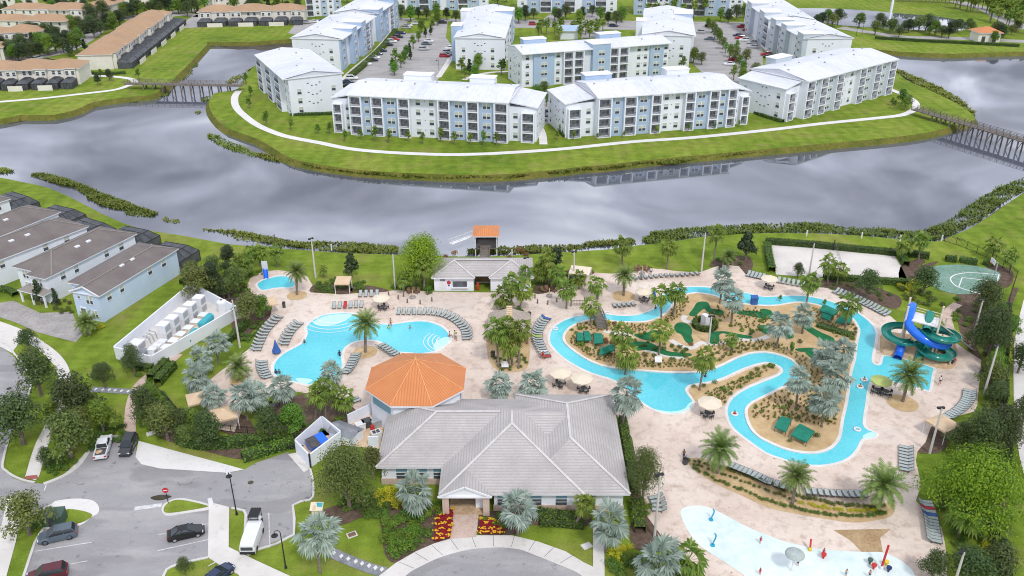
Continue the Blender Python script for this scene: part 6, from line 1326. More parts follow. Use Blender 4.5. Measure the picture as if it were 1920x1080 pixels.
tc_ = thing('towel_cabinet', 'blue cabinet on the far side of the river below silver palms', 'cabinet', (*G(1413, 572)[:2], .26)); m = MB(); m.box(-.6, .6, -.5, .5, 0, 1.5); m.build('body', 'canvas_blue', tc_); m = MB(); m.add([(-.7, -.6, 1.5), (.7, -.6, 1.5), (.7, .6, 1.7), (-.7, .6, 1.7), (-.7, -.6, 1.42), (.7, -.6, 1.42), (.7, .6, 1.5), (-.7, .6, 1.5)], [(0, 1, 2, 3), (0, 4, 5, 1), (1, 5, 6, 2), (2, 6, 7, 3), (3, 7, 4, 0)]); m.build('lid', 'canvas_blue', tc_)
for s, l in (("1082,647 1094,646 1090,633 1080,634", 'small dark green shelter at the left end of the island'), ("1096,647 1109,645 1103,630 1092,630", 'dark green shelter, second from the left end of the island'), ("1114,652 1131,651 1127,634 1112,635", 'dark green shelter, third from the left end of the island'), ("1123,674 1153,664 1146,655 1127,662", 'dark green shelter turned sideways below the other three'), ("1535,590 1561,600 1571,592 1544,580", 'long green shelter at the upper right of the island'), ("1537,602 1554,609 1559,603 1541,596", 'small green shelter below the long one at the upper right'), ("1564,613 1592,613 1597,603 1578,600", 'green shelter beside the palm at the upper right of the island'), ("1451,809 1472,819 1483,797 1464,791", 'left of the two green shelters on the lower lobe of the island'), ("1482,825 1511,838 1526,820 1498,805", 'right of the two green shelters on the lower lobe of the island')): greencanopy(s, l)
lc_ = thing('louvred_cabinet', 'white louvred cabinet inside a hedge ring on the island', 'cabinet', (*G(1321, 614)[:2], .27), .5); m = MB(); m.box(-.5, .5, -.7, .7, 0, 2.4); m.build('body', 'plastic_white', lc_); m = MB()
for k in range(6): m.box(.5, .56, -.62, .62, .5+k*.3, .68+k*.3)
m.build('louvres', 'slate_path', lc_); c = G(1321, 614); hedge([Vector((c.x+math.cos(a)*2.0, c.y+math.sin(a)*2.0, 0)) for a in np.linspace(0, 6.2, 16)], .9, 1.0, 'round clipped hedge round the white cabinet', z=.26)
for x, y, l in ((1234, 683, 'white box behind the palm at the lower edge of the island'), (947, 692, 'pale board among the planting below the thatched hut')): t = thing('display_board', l, 'board', (*G(x, y)[:2], .2)); m = MB(); m.add([(-.6, -.2, .3), (.6, -.2, .3), (.6, .5, 1.1), (-.6, .5, 1.1), (-.6, -.1, .25), (.6, -.1, .25), (.6, .6, 1.05), (-.6, .6, 1.05)], [(0, 1, 2, 3), (7, 6, 5, 4), (0, 4, 5, 1), (1, 5, 6, 2), (2, 6, 7, 3), (3, 7, 4, 0)]); m.build('panel', 'plastic_white', t); m = MB(); m.box(-.5, .5, .25, .5, 0, .8); m.build('stand', 'grey_metal', t)
gb = thing('golf_bridge', 'grey plank bridge over the lazy river onto the island', 'bridge', G(1112, 583)); e = G(1130, 621)-G(1112, 583); d = e.normalized(); q = Vector((-d.y, d.x, 0)); m = MB()
for k in range(30): t_ = k/30; p = e*t_; z = .35+.75*math.sin(math.pi*min(t_*1.0, 1)); m.bar(p+q*1.0+Vector((0, 0, z)), p-q*1.0+Vector((0, 0, z)), .24, .08)
m.build('planks', 'wood_grey', gb)
for s in (-1, 1):
    m = MB(); pp = [e*(k/8)+q*s*1.0+Vector((0, 0, .35+.75*math.sin(math.pi*k/8))) for k in range(9)]
    for k, p in enumerate(pp):
        m.bar(p, p+Vector((0, 0, .95)), .10)
        if k: m.bar(pp[k-1]+Vector((0, 0, .9)), p+Vector((0, 0, .9)), .09); m.bar(pp[k-1]+Vector((0, 0, .5)), p+Vector((0, 0, .5)), .06)
    m.build('handrail', 'wood_grey', gb)
gt = thing('garden_gate', 'grey timber gate at the head of the island bridge', 'gate', (*G(1083, 575)[:2], .1)); m = MB()
for x in (-1.3, 1.3): m.bar((x, 0, 0), (x, 0, 1.9), .22)
m.build('gate_posts', 'wood_brown', gt); m = MB()
for z in (.5, 1.2): m.bar((-1.3, 0, z), (1.3, 0, z), .1)
for k in range(9): m.bar((-1.2+k*.3, 0, .2), (-1.2+k*.3, 0, 1.4), .06)
m.build('gate_panel', 'wood_grey', gt)
# ---------------------------------------------------------------- poles, lamps, signs
for a in ((450, 652, 562, 'tall pole beside the equipment yard hedge'), (592, 521, 448, 'tall pole on the lawn right of the kids pool'), (741, 542, 476, 'tall pole left of the bright shade tree'), (1315, 509, 436, 'tall pole at the lake lawn above the river'), (1517, 514, 456, 'tall pole standing in the volleyball sand'), (1075, 530, 473, 'tall pole in front of the tan lawn canopy'), (1819, 650, 564, 'tall pole in the trees right of the slides'), (1845, 738, 650, 'tall pole in the right hedge below the slides'), (1743, 850, 766, 'tall pole beside the lime tree with dark twin lamp'), (1227, 1007, 892, 'tall pole by the mulch bed above the splash pad'), (1784, 1112, 1036, 'tall pole at the bottom right corner'), (1328, 648, 594, 'pole on the island beside the white cabinet'), (987, 545, 484, 'slim white pole in front of the pool house roof')): lightpole(*a[:3], a[3])
streetlamp(444, 965, 895, 'black lamp post on the grass strip by the white ramp', R(-60)); streetlamp(536, 1065, 1000, 'black lamp post beside the silver palm at the parking bay', 0); streetlamp(57, 1003, 940, 'black lamp post standing in the tree by the green box', R(180))
for x, y, ty in ((823, 130, 112), (1455, 60, 44), (1605, 68, 44), (1616, 66, 40)): streetlamp(x, y, ty, 'far slim lamp post, '+{823: 'in the left apartment car park', 1455: 'beside the right apartment row', 1605: 'left of two by the pond', 1616: 'right of two by the pond'}[x], 0)
ns = thing('road_sign', 'round red no entry sign on a dark post', 'sign', G(316, 945), R(8)); h = HT(316, 945, 919); m = MB(); m.bar((0, 0, 0), (0, 0, h+.2), .08); m.build('post', 'black_metal', ns); m = MB(); m.tube([(0, -.06, 0), (0, -.03, 0)], .42, 18); dsk = m.build('disc', 'sign_red', ns, loc=(0, 0, h)); m = MB(); m.box(-.27, .27, -.075, -.06, -.07, .07); m.build('white_bar', 'plastic_white', dsk)
tb = thing('utility_box', 'dark green utility cabinet beside the round tree', 'utility box', G(106, 980), .12); m = MB(); m.box(-1.2, 1.2, -.9, .9, 0, 1.75); m.add([(-1.26, -.95, 1.75), (1.26, -.95, 1.75), (1.26, .95, 1.9), (-1.26, .95, 1.9)], [(0, 1, 2, 3)]); m.build('housing', 'utility_green', tb); m = MB(); m.box(-.6, .0, -.95, -.9, .15, 1.5); m.build('door', 'frame_dark', tb); m = MB(); m.box(-1.4, 1.4, -1.1, 1.1, 0, .12); m.build('base', 'concrete', tb)
md = thing('map_stand', 'cream stone stand with a coloured map top by the big silver palm', 'map stand', G(596, 968)); m = MB(); m.add([(-.75, -.5, 0), (.75, -.5, 0), (.75, .5, 0), (-.75, .5, 0), (-.62, -.4, 1.5), (.62, -.4, 1.5), (.62, .4, 1.8), (-.62, .4, 1.8)], [(0, 1, 5, 4), (1, 2, 6, 5), (2, 3, 7, 6), (3, 0, 4, 7), (4, 5, 6, 7)]); m.build('pedestal', 'canvas_cream', md); m = MB(); m.add([(-.85, -.6, 1.5), (.85, -.6, 1.5), (.85, .6, 1.95), (-.85, .6, 1.95), (-.85, -.6, 1.42), (.85, -.6, 1.42), (.85, .6, 1.87), (-.85, .6, 1.87)], [(0, 1, 2, 3), (0, 4, 5, 1), (1, 5, 6, 2), (2, 6, 7, 3), (3, 7, 4, 0)]); tpn = m.build('map_top', 'canvas_cream', md); m = MB(); m.add([(.1, -.1, 1.70), (.75, -.1, 1.70), (.75, .5, 1.925), (-.1, .5, 1.925)], [(0, 1, 2, 3)]); m.build('map_print', 'tank_teal', tpn); m = MB(); m.add([(-.5, -.5, 1.56), (-.1, -.5, 1.56), (-.1, .1, 1.785), (-.5, .1, 1.785)], [(0, 1, 2, 3)]); m.build('map_legend', 'canvas_tan', tpn)
for x, y, l in ((428, 887, 'white folding board standing on the edge of the ramp'), (396, 948, 'white folding board at the tip of the sidewalk')): t = thing('folding_board', l, 'board', G(x, y), .4); m = MB(); m.add([(-.3, -.3, 0), (.3, -.3, 0), (.3, 0, 1.3), (-.3, 0, 1.3), (-.3, .3, 0), (.3, .3, 0)], [(0, 1, 2, 3), (3, 2, 5, 4)]); m.build('panels', 'plastic_white', t)
for x, y, l in ((660, 1003, 'brown drain grate in the club lawn'), (283, 813, 'pale cover plate in the grass by the ramp'), (1100, 1024, 'small white utility lid on the front lawn')): p = G(x, y); t = thing('drain_cover', l, 'cover', p, .5); m = MB(); m.box(-.65, .65, -.5, .5, 0, .08); m.build('frame', 'concrete', t); m = MB(); m.box(-.5, .5, -.36, .36, .06, .1); m.build('grate', 'wood_brown' if x == 660 else 'white_concrete', t)
for i, (x, y) in enumerate(((622, 470), (960, 480), (1512, 443), (1615, 447), (1687, 452), (1765, 452), (860, 482), (1076, 480))):
    t = thing('marker_post', 'short white marker post in the shore reeds', 'post', G(x, y), 0, 'white posts along the lake shore'); m = MB(); m.box(-.12, .12, -.12, .12, 0, 1.5); m.build('post', 'plastic_white', t)
# courts
vn = thing('volleyball_net', 'volleyball net on dark posts across the sand court', 'net', G(1562, 470)); e = G(1578, 522)-G(1562, 470); m = MB(); m.bar((0, 0, 0), (0, 0, 2.6), .16); m.bar((e.x, e.y, 0), (e.x, e.y, 2.6), .16); m.build('posts', 'black_metal', vn); m = MB()
for z in (1.5, 2.0, 2.45): m.bar((0, 0, z), (e.x, e.y, z), .04)
m.build('net', 'frame_dark', vn)
bh = thing('basketball_hoop', 'white basketball backboard at the court end', 'hoop', G(1864, 518)); m = MB(); m.bar((0, 0, 0), (0, 0, 3.2), .18); m.bar((0, 0, 3.2), (-1.0, -.2, 3.4), .14); m.build('post', 'grey_metal', bh); m = MB(); m.box(-1.1, -1.02, -.9, .9, 2.9, 4.0); m.build('backboard', 'plastic_white', bh); m = MB(); m.tube([(-1.4+.23*math.cos(a), .23*math.sin(a), 3.05) for a in np.linspace(0, 6.28, 12)], .03, 5); m.build('rim', 'red_plastic', bh)
fence(smooth_open(P("1748,447 1790,458 1830,474 1870,495 1905,522"), 3), 1.7, 'black metal fence between the court and the grass slope'); fence(smooth_open(P("1905,522 1893,560 1885,600 1881,650 1879,720 1880,790 1884,860"), 3), 1.6, 'black metal fence down the right side behind the hedge'); fence(P("292,735 310,752 327,770 345,792"), 1.5, 'black metal fence across the left garden lawn'); fence(P("405,806 440,812 490,815 530,812"), 1.3, 'black metal fence behind the nearer tan canopy'); fence(P("483,470 500,463 516,452"), 1.6, 'short black fence at the shore by the small palms')
# ---------------------------------------------------------------- splash pad toys, bins and yard things
for x, y, ty in ((1333, 976, 957), (1336, 1024, 1003)):
    h = HT(x, y, ty); t = thing('water_spout', 'upper blue curved spout on the splash pad' if y < 1000 else 'lower blue curved spout on the splash pad', 'water toy', (*G(x, y)[:2], .12)); m = MB(); m.tube([(0, 0, 0), (.05, 0, h*.3), (.28, .1, h*.6), (.3, .1, h*.85), (.12, .1, h)], .1, 8); m.build('pipe', 'aqua_plastic', t, smooth=True); m = MB(); m.lathe([(.32, 0), (.3, .12), (.1, .2)], 12); m.build('foot', 'aqua_plastic', t)
su = thing('splash_mushroom', 'pale grey mushroom shower on the splash pad', 'water toy', (*G(1484, 1072)[:2], .12)); m = MB(); m.bar((0, 0, 0), (0, 0, 2.9), .14); m.build('stem', 'plastic_white', su); m = MB(); m.lathe([(1.2, 2.7), (1.15, 2.85), (.8, 3.1), (.1, 3.25)], 16); m.build('cap', 'silver_plastic' if 'silver_plastic' in MT else 'sling_grey', su, smooth=True)
for x, y, hh_, l in ((1518, 1033, 1.4, 'short red water cannon with yellow foot at the top edge of the splash pad'), (1652, 1068, 3.4, 'tall red leaning pole on the splash pad')): t = thing('water_toy', l, 'water toy', (*G(x, y)[:2], .12)); m = MB(); m.bar((0, 0, .4), (.45 if hh_ > 2 else .1, .5, hh_), .2); m.build('pipe', 'red_plastic', t); m = MB(); m.lathe([(.25, 0), (.22, .4), (.1, .5)], 10); m.build('foot', 'yellow_plastic' if hh_ < 2 else 'plastic_white', t)
for x, y, c, l in ((1543, 1048, 'red_plastic', 'red bucket toy beside a child on the splash pad'), (1630, 1058, 'utility_green', 'green bucket toy on the splash pad'), (1637, 1068, 'red_plastic', 'orange red bucket toy near the tall pole'), (1660, 1062, 'yellow_plastic', 'yellow disc toy right of the tall pole'), (1665, 1073, 'cloth_navy', 'dark bucket toy right of the tall pole')): t = thing('water_toy', l, 'water toy', (*G(x, y)[:2], .12)); m = MB(); m.lathe([(.12, 0), (.15, .3), (.3, .5), (.34, .75), (.2, .77)], 10); m.build('bucket', c, t)
tr = thing('wheeled_bin', 'blue wheeled skip with dark lid in the bin store', 'bin', (*G(596, 840)[:2], .06), .75); m = MB(); m.add([(-1.3, -.8, .15), (1.3, -.8, .15), (1.3, .8, .15), (-1.3, .8, .15), (-1.45, -1, 1.1), (1.45, -1, 1.1), (1.45, 1, 1.6), (-1.45, 1, 1.6)], [(0, 1, 5, 4), (1, 2, 6, 5), (2, 3, 7, 6), (3, 0, 4, 7)]); m.build('body', 'slide_blue', tr); m = MB(); m.add([(-1.5, -1.05, 1.12), (.1, -1.05, 1.12), (.1, 1.05, 1.65), (-1.5, 1.05, 1.65)], [(0, 1, 2, 3)]); m.build('lid', 'frame_dark', tr); m = MB(); m.add([(.12, -1.05, 1.12), (1.5, -1.05, 1.12), (1.5, 1.05, 1.65), (.12, 1.05, 1.65)], [(0, 1, 2, 3)]); m.build('lid', 'slide_blue', tr)
sh_ = thing('service_court', 'white service wall left of the octagon', 'wall', G(680, 800)); o_ = G(680, 800); wall_run(sh_, [G(*p)-o_ for p in ((652, 797), (702, 773))], 1.9, .2, closed=False); wall_run(sh_, [G(*p)-o_ for p in ((690, 838), (712, 838))], 1.9, .2, closed=False)
sheet('service_floor', P("640,800 652,797 700,775 722,790 712,842 690,840 640,835 606,803"), .052, 'canvas_tan'); gr_ = thing('shed', 'low grey felt roofed shed between bin store and service court', 'shed', G(650, 822), -.5); m = MB(); m.box(-2.2, 2.2, -1.3, 1.3, 0, 1.6); m.build('wall', 'wall_white', gr_); m = MB(); m.add([(-2.4, -1.5, 1.6), (2.4, -1.5, 1.6), (2.4, 0, 2.2), (-2.4, 0, 2.2), (2.4, 1.5, 1.6), (-2.4, 1.5, 1.6)], [(0, 1, 2, 3), (3, 2, 4, 5)]); m.build('roof', 'slate_path', gr_)
for x, y, c, l in ((706, 822, 'plastic_white', 'white air conditioner with dark fans beside the club house'), (676, 806, 'plastic_white', 'white storage box by the service wall'), (688, 800, 'frame_dark', 'dark storage box by the service wall'), (699, 808, 'red_plastic', 'red barrel in the service court'), (705, 800, 'grey_metal', 'grey crate near the octagon wall')):
    t = thing('service_box', l, 'box', (*G(x, y)[:2], .06), .5); m = MB()
    if 'barrel' in l: m.lathe([(.3, 0), (.33, .45), (.3, .9)], 12)
    else: m.box(-.7, .7, -.55, .55, 0, 1.15); m.box(-.74, .74, -.59, .59, 1.15, 1.22)
    m.build('body', c, t)
    if 'fans' in l: m = MB(); m.box(-.55, -.05, -.4, .4, 1.22, 1.25); m.box(.05, .55, -.4, .4, 1.22, 1.25); m.build('fans', 'frame_dark', t)
# yard machines: rows follow the yard's long side
ya, yb2 = G(300, 680), G(400, 585); yd_ = (yb2-ya).normalized(); yr = math.atan2(yd_.y, yd_.x)
def unit_(px, py, w, d, h, c, name, label, cat, lid=None, fin=True, group=None, z=.05):
    t = thing(name, label, cat, (*G(px, py)[:2], z), yr, group); m = MB(); m.box(-w/2, w/2, -d/2, d/2, 0, h); m.build('casing', c, t); m = MB(); m.box(-w/2-.05, w/2+.05, -d/2-.05, d/2+.05, h, h+.1); m.build('top', lid or c, t)
    if fin: m = MB(); m.box(-w/2+.1, w/2-.1, -d/2-.03, -d/2, .2, h-.2); m.build('grille', 'grey_metal', t)
    return t
sheet('yard_floor', [YB[0], YB[1], YB[2], YB[3]], .045, 'concrete')
for k in range(5):
    x, y = 311+16.5*k, 636-13.0*k; unit_(x, y, 1.7, 1.7, 1.5, 'plastic_white', 'pool_heater', 'lower white heater of a stacked pair, %s' % ['first from the gate', 'second from the gate', 'third of five', 'fourth from the gate', 'farthest from the gate'][k], 'heater', group='stacked pool heaters in the yard'); unit_(x, y, 1.75, 1.75, 1.5, 'plastic_white', 'pool_heater', 'upper white heater of a stacked pair, %s' % ['first from the gate', 'second from the gate', 'third of five', 'fourth from the gate', 'farthest from the gate'][k], 'heater', 'trim_white', group='stacked pool heaters in the yard', z=1.66)
for k in range(6):
    x, y = 312+14*k, 657-12*k; unit_(x, y, 1.5, 1.5, .75, 'canvas_cream', 'filter_box', 'cream filter box in the middle row of the yard, number %d from the gate end' % (k+1), 'filter box', 'trim_white', False, 'cream filter boxes in the yard')
for k in range(3): x, y = 288+9*k, 664-7*k; unit_(x, y, 1.3, 1.3, 1.1, 'plastic_white', 'pump_box', 'white pump box near the yard gate, number %d from the corner' % (k+1), 'pump box', None, True, 'white pump boxes by the yard gate')
unit_(268, 668, 2.2, 1.6, .9, 'slate_path', 'equipment_box', 'dark grey flat box at the near corner of the yard', 'box', None, False); unit_(258, 655, 2.2, 2.0, 1.4, 'plastic_white', 'equipment_box', 'pale box with pipework at the left end of the yard', 'box')
for x, y, l in ((361, 640, 'nearer teal horizontal tank in the yard'), (388, 611, 'farther teal horizontal tank in the yard')):
    t = thing('filter_tank', l, 'tank', (*G(x, y)[:2], .05), yr, 'teal filter tanks'); m = MB(); m.tube([(-1.9, 0, 1.05), (-1.7, 0, 1.05), (1.7, 0, 1.05), (1.9, 0, 1.05)], [.45, .78, .78, .45], 10); m.build('shell', 'tank_teal', t)
    for s in (-1.2, 1.2): m = MB(); m.box(s-.15, s+.15, -.6, .6, 0, .5); m.build('cradle', 'grey_metal', t)
for x, y, l in ((404, 615, 'nearer flat aqua pipe run beside the yard wall'), (418, 600, 'farther flat aqua pipe run beside the yard wall')): t = thing('pipe_run', l, 'pipe', (*G(x, y)[:2], .05), yr); m = MB(); m.tube([(-1.6, 0, .35), (1.6, 0, .35)], .28, 8); m.build('pipe', 'tank_teal', t); m = MB(); m.box(-1.2, -1.0, -.3, .3, 0, .3); m.box(1.0, 1.2, -.3, .3, 0, .3); m.build('supports', 'grey_metal', t)
t = thing('chemical_tank', 'white upright tank in the far right corner of the yard', 'tank', (*G(418, 583)[:2], .05)); m = MB(); m.lathe([(1.0, 0), (1.0, 1.9), (.9, 2.1), (.25, 2.35)], 16); m.build('shell', 'plastic_white', t); m = MB(); m.lathe([(.24, 2.35), (.24, 2.45), (.05, 2.5)], 10); m.build('lid', 'frame_dark', t)
t = thing('pipework', 'tangle of grey pipes and valves at the left of the heaters', 'pipework', (*G(282, 640)[:2], .05), yr)
for k in range(7):
    m = MB(); x = -1.5+k*.5; m.tube([(x, -.8, .1), (x, -.6, 1.2+.1*(k % 3)), (x, .5, 1.5+.1*(k % 3)), (x+.2, .9, .3)], .09, 6); m.build('pipe', 'grey_metal' if k % 2 else 'plastic_white', t)
# ---------------------------------------------------------------- cars
car('pickup', 'white', (204, 818), (187, 873), 'pickup_truck', 'white pickup with orange gear in its bed beside the kerb'); car('suv', 'charcoal', (234, 858), (249, 825), 'parked_car', 'charcoal car parked nose down beside the white ramp'); car('suv', 'slate', (70, 1018), (149, 1000), 'parked_car', 'slate grey estate car with glass roof in the left bays'); car('sedan', 'black', (386, 996), (314, 1012), 'parked_car', 'black saloon in the middle bay beside the sidewalk'); car('suv', 'maroon', (52, 1092), (128, 1075), 'parked_car', 'maroon estate car at the bottom left'); car('sedan', 'navy', (425, 1072), (392, 1100), 'parked_car', 'dark blue car cut off by the bottom edge')
t = thing('orange_tarp', 'crumpled orange gear lying in the white pickup bed', 'tarp', G(185, 860)+Vector((.2, .2, 1.12)), .9); m = MB(); m.add([(-.5, -.35, 0), (.1, -.4, .02), (.5, -.1, 0), (.4, .35, .02), (-.1, .2, .22), (-.5, .3, .03)], [(0, 1, 4), (1, 2, 4), (2, 3, 4), (3, 5, 4), (5, 0, 4)]); m.build('cloth', 'metal_orange' if 0 else 'rock_tan', t)
gc = thing('utility_cart', 'white utility cart with a black ribbed roof in front of the covered van', 'cart', G(479, 988), R(90)); m = MB(); m.box(-1.3, 1.3, -.6, .6, .35, .8); m.box(-1.5, -.3, -.65, .65, .8, 1.1); m.build('body', 'paint_white', gc); m = MB(); m.box(-.4, 1.4, -.68, .68, 1.95, 2.05)
for k in range(4): m.box(-.4, 1.4, -.5+k*.3, -.42+k*.3, 2.05, 2.1)
m.build('roof', 'screen_frame', gc); m = MB()
for x in (-.3, 1.25):
    for y in (-.6, .6): m.bar((x, y, .8), (x+.05, y, 1.95), .07)
m.build('roof_posts', 'black_metal', gc); m = MB(); m.box(-.2, .3, -.55, .55, .8, 1.0); m.box(-.3, -.2, -.55, .55, .9, 1.5); m.build('seat', 'frame_dark', gc)
ty = MB().lathe([(.2, -.1), (.27, -.08), (.27, .08), (.2, .1)], 12).mesh('tyre')
for x in (-1, 1):
    for y in (-.6, .6): put('wheel', ty, gc, (x, y, .28), rot=(R(90), 0, 0))
cv = thing('covered_van', 'white van with a rounded blank roof in the bay beside the lamp', 'van', G(474, 1016), R(91)); m = MB(); loft(m, [(-2.5, .9, .35, .8, 1.3), (-2.4, .98, .3, .85, 1.62), (-1.5, 1.0, .3, .9, 1.75), (1.6, 1.0, .3, .9, 1.75), (2.2, .98, .3, .84, 1.6), (2.4, .9, .4, .75, 1.2)]); m.build('body', 'paint_white', cv); m = MB(); m.box(-2.56, -2.40, -.75, .75, .95, 1.4); m.build('rear_window', 'glass_car', cv); m = MB(); m.box(-2.58, -2.4, -.95, .95, .35, .7); m.build('bumper', 'black_metal', cv)
for x in (-1.6, 1.6):
    for y in (-.92, .92): put('wheel', CP['suv', 'slate']['tyre'], cv, (x, y, .38), rot=(R(90), 0, 0))
def farcars(s, where, rz, grp):
    for i, a in enumerate(s.split()):
        x, y = map(float, a.split(',')); pt, me = FARCAR[(i*3+int(x)) % len(FARCAR)]; tag(put('parked_car', me, None, (*G(x, y)[:2], .04), rz+random.uniform(-.05, .05)), f'small {pt} car {where}', 'car', grp)
farcars("762,54 752,64 747,71 740,76 735,80 728,86 708,103 703,110 699,115 687,122 660,149 652,156 655,163 716,97 765,50", 'parked along the left blue towered block', R(5), 'cars along the left block'); farcars("804,79 795,94 800,84 845,92 840,100 834,107 838,104", 'parked in the left apartment car park', R(5), 'cars in the left apartment car park')
farcars("1312,62 1300,100 1302,106 1390,52 1387,73 1395,77 1410,82 1411,90 1375,114 1367,122 1441,108 1436,104 1330,75 1400,58 1383,68", 'parked in the right apartment car park', R(175), 'cars in the right apartment car park'); farcars("1018,218 1008,221 1012,226 1026,214 1022,190", 'parked in the gap between the two front blocks', R(0), 'cars in the gap'); farcars("780,46 830,44 900,45 1000,47 1050,48 1150,50 1240,52 1330,50 590,42 575,44 605,41 880,49", 'on the street below the top row', R(0), 'cars on the far street'); farcars("110,85 145,60 72,112 92,116 165,58 190,44", 'outside the terracotta terraces', R(60), 'cars among the terraces')
# ---------------------------------------------------------------- people
def pp(x, y, label, **k): k.setdefault('z', .1); z = k.pop('z'); return person((*G(x, y)[:2], z), label, **k)
pp(1281, 862, 'person with dark hair walking on the deck left of the dark bin', pose='walk', shorts='cloth_navy', sk='dark_skin'); pp(1761, 722, 'person walking on the deck right of the slide pool', pose='walk', rz=2.5, shorts='cloth_navy', shirt='cloth_white'); pp(1843, 650, 'person at the foot of the slide stairs', shorts='cloth_white', shirt='cloth_white', rz=1) if 0 else None
pp(856, 640, 'person in white standing at the right end of the main pool', shirt='cloth_white', shorts='cloth_teal', rz=1.5); pp(853, 636, 'person in lime standing beside the pool end loungers', shirt='cloth_lime', shorts='cloth_white', rz=1) ; pp(843, 634, 'dark haired person sitting on the right edge of the main pool', pose='sit', z=-.3, rz=1.6, shorts='cloth_red'); pp(733, 613, 'person standing by the water beside the main pool palm', shorts='cloth_red', rz=.3)
pp(729, 617, 'person in the water holding a lime float', z=-.85, shirt='cloth_lime', rz=.5); pp(769, 617, 'person swimming in the middle of the main pool', z=-.95, rz=.8); pp(571, 644, 'dark haired person in the water at the left pool edge', z=-.85, sk='dark_skin'); pp(518, 701, 'left of two dark haired people at the lower pool edge', z=-.8, sk='dark_skin', shirt='cloth_navy'); pp(524, 701, 'right of two dark haired people at the lower pool edge', z=-.85, sk='dark_skin'); pp(637, 668, 'person in dark clothes at the inner edge of the main pool', z=-.5, shirt='cloth_navy', sk='dark_skin')
pp(1229, 580, 'left of two people drifting in the upper river', z=-.9, sk='dark_skin'); pp(1239, 579, 'right of two people drifting in the upper river', z=-.95); pp(1322, 708, 'person wading in the river beside the leaning palm', z=-.5, sk='dark_skin', shorts='cloth_navy'); pp(1377, 778, 'person on a white float in the lower bend', z=-.95, shirt='cloth_red'); pp(1620, 714, 'person on a pale float below the slide pool', z=-.95); pp(1612, 727, 'person on a pale float beside the silver palms', z=-.95)
pp(1778, 690, 'person in lime beside the slide pool wall', shirt='cloth_lime', shorts='cloth_white', rz=1); pp(1783, 689, 'person in blue beside the slide pool wall', shirt='cloth_navy', shorts='cloth_navy'); pp(1787, 686, 'person in red at the end of the slide pool wall', shirt='cloth_red', shorts='cloth_navy'); pp(1495, 1062, 'child standing under the mushroom shower', sk='skin', shorts='cloth_navy', s=.75); pp(1543, 1042, 'child in red near the top edge of the splash pad', shirt='cloth_red', s=.65, shorts='cloth_red'); pp(1585, 1082, 'child at the bottom edge of the splash pad', s=.7, shorts='cloth_teal'); pp(1425, 1020, 'child in red at the left of the splash pad', s=.65, shirt='cloth_red', shorts='cloth_red'); pp(1424, 1079, 'child in red at the bottom left of the splash pad', s=.65, shirt='cloth_red', shorts='cloth_red'); pp(1629, 1084, 'child below the tall red pole', s=.7, shorts='cloth_navy')
pp(484, 768, 'person in black seated under the silver palms', pose='sit', z=-.35, shirt='cloth_navy', shorts='cloth_navy'); pp(1202, 524, 'person seated by the lawn fire pit', pose='sit', z=-.4, shirt='cloth_teal'); pp(1220, 516, 'person standing near the lawn fire pit', shirt='cloth_white'); pp(1018, 671, 'person in red seated at the lower end of the river crescent', pose='sit', z=-.4, shirt='cloth_red', shorts='cloth_navy')
FLT = MB(); FLT.tube([(math.cos(a)*.45, math.sin(a)*.45, .08) for a in np.linspace(0, 6.28, 16)], .16, 8); FLT = FLT.mesh('plastic_white', smooth=True)
for x, y, l in ((1377, 778, 'white ring float in the lower bend'), (1620, 714, 'white ring float below the slide pool'), (1612, 727, 'white ring float beside the silver palms'), (1607, 807, 'white ring float at the right river edge'), (1041, 618, 'white ring float at the left river bend'), (1138, 588, 'white ring float near the island bridge')): tag(put('ring_float', FLT, None, (*G(x, y)[:2], .13)), l, 'float', 'white ring floats in the lazy river')
fo = thing('fountain', 'tall white fountain jet in the far pond', 'fountain', G(1667, 40)); m = MB(); rr_ = [(.5, 0), (.55, 2), (.65, 6), (.6, 11), (.2, 13.5)]; m.lathe([(r_*1.0, z) for r_, z in rr_], 10); m.build('spray', 'fountain_spray', fo, smooth=True); m = MB(); m.lathe([(2.2, .07), (1.4, .25), (.6, .5)], 14); m.build('splash_ring', 'fountain_spray', fo)
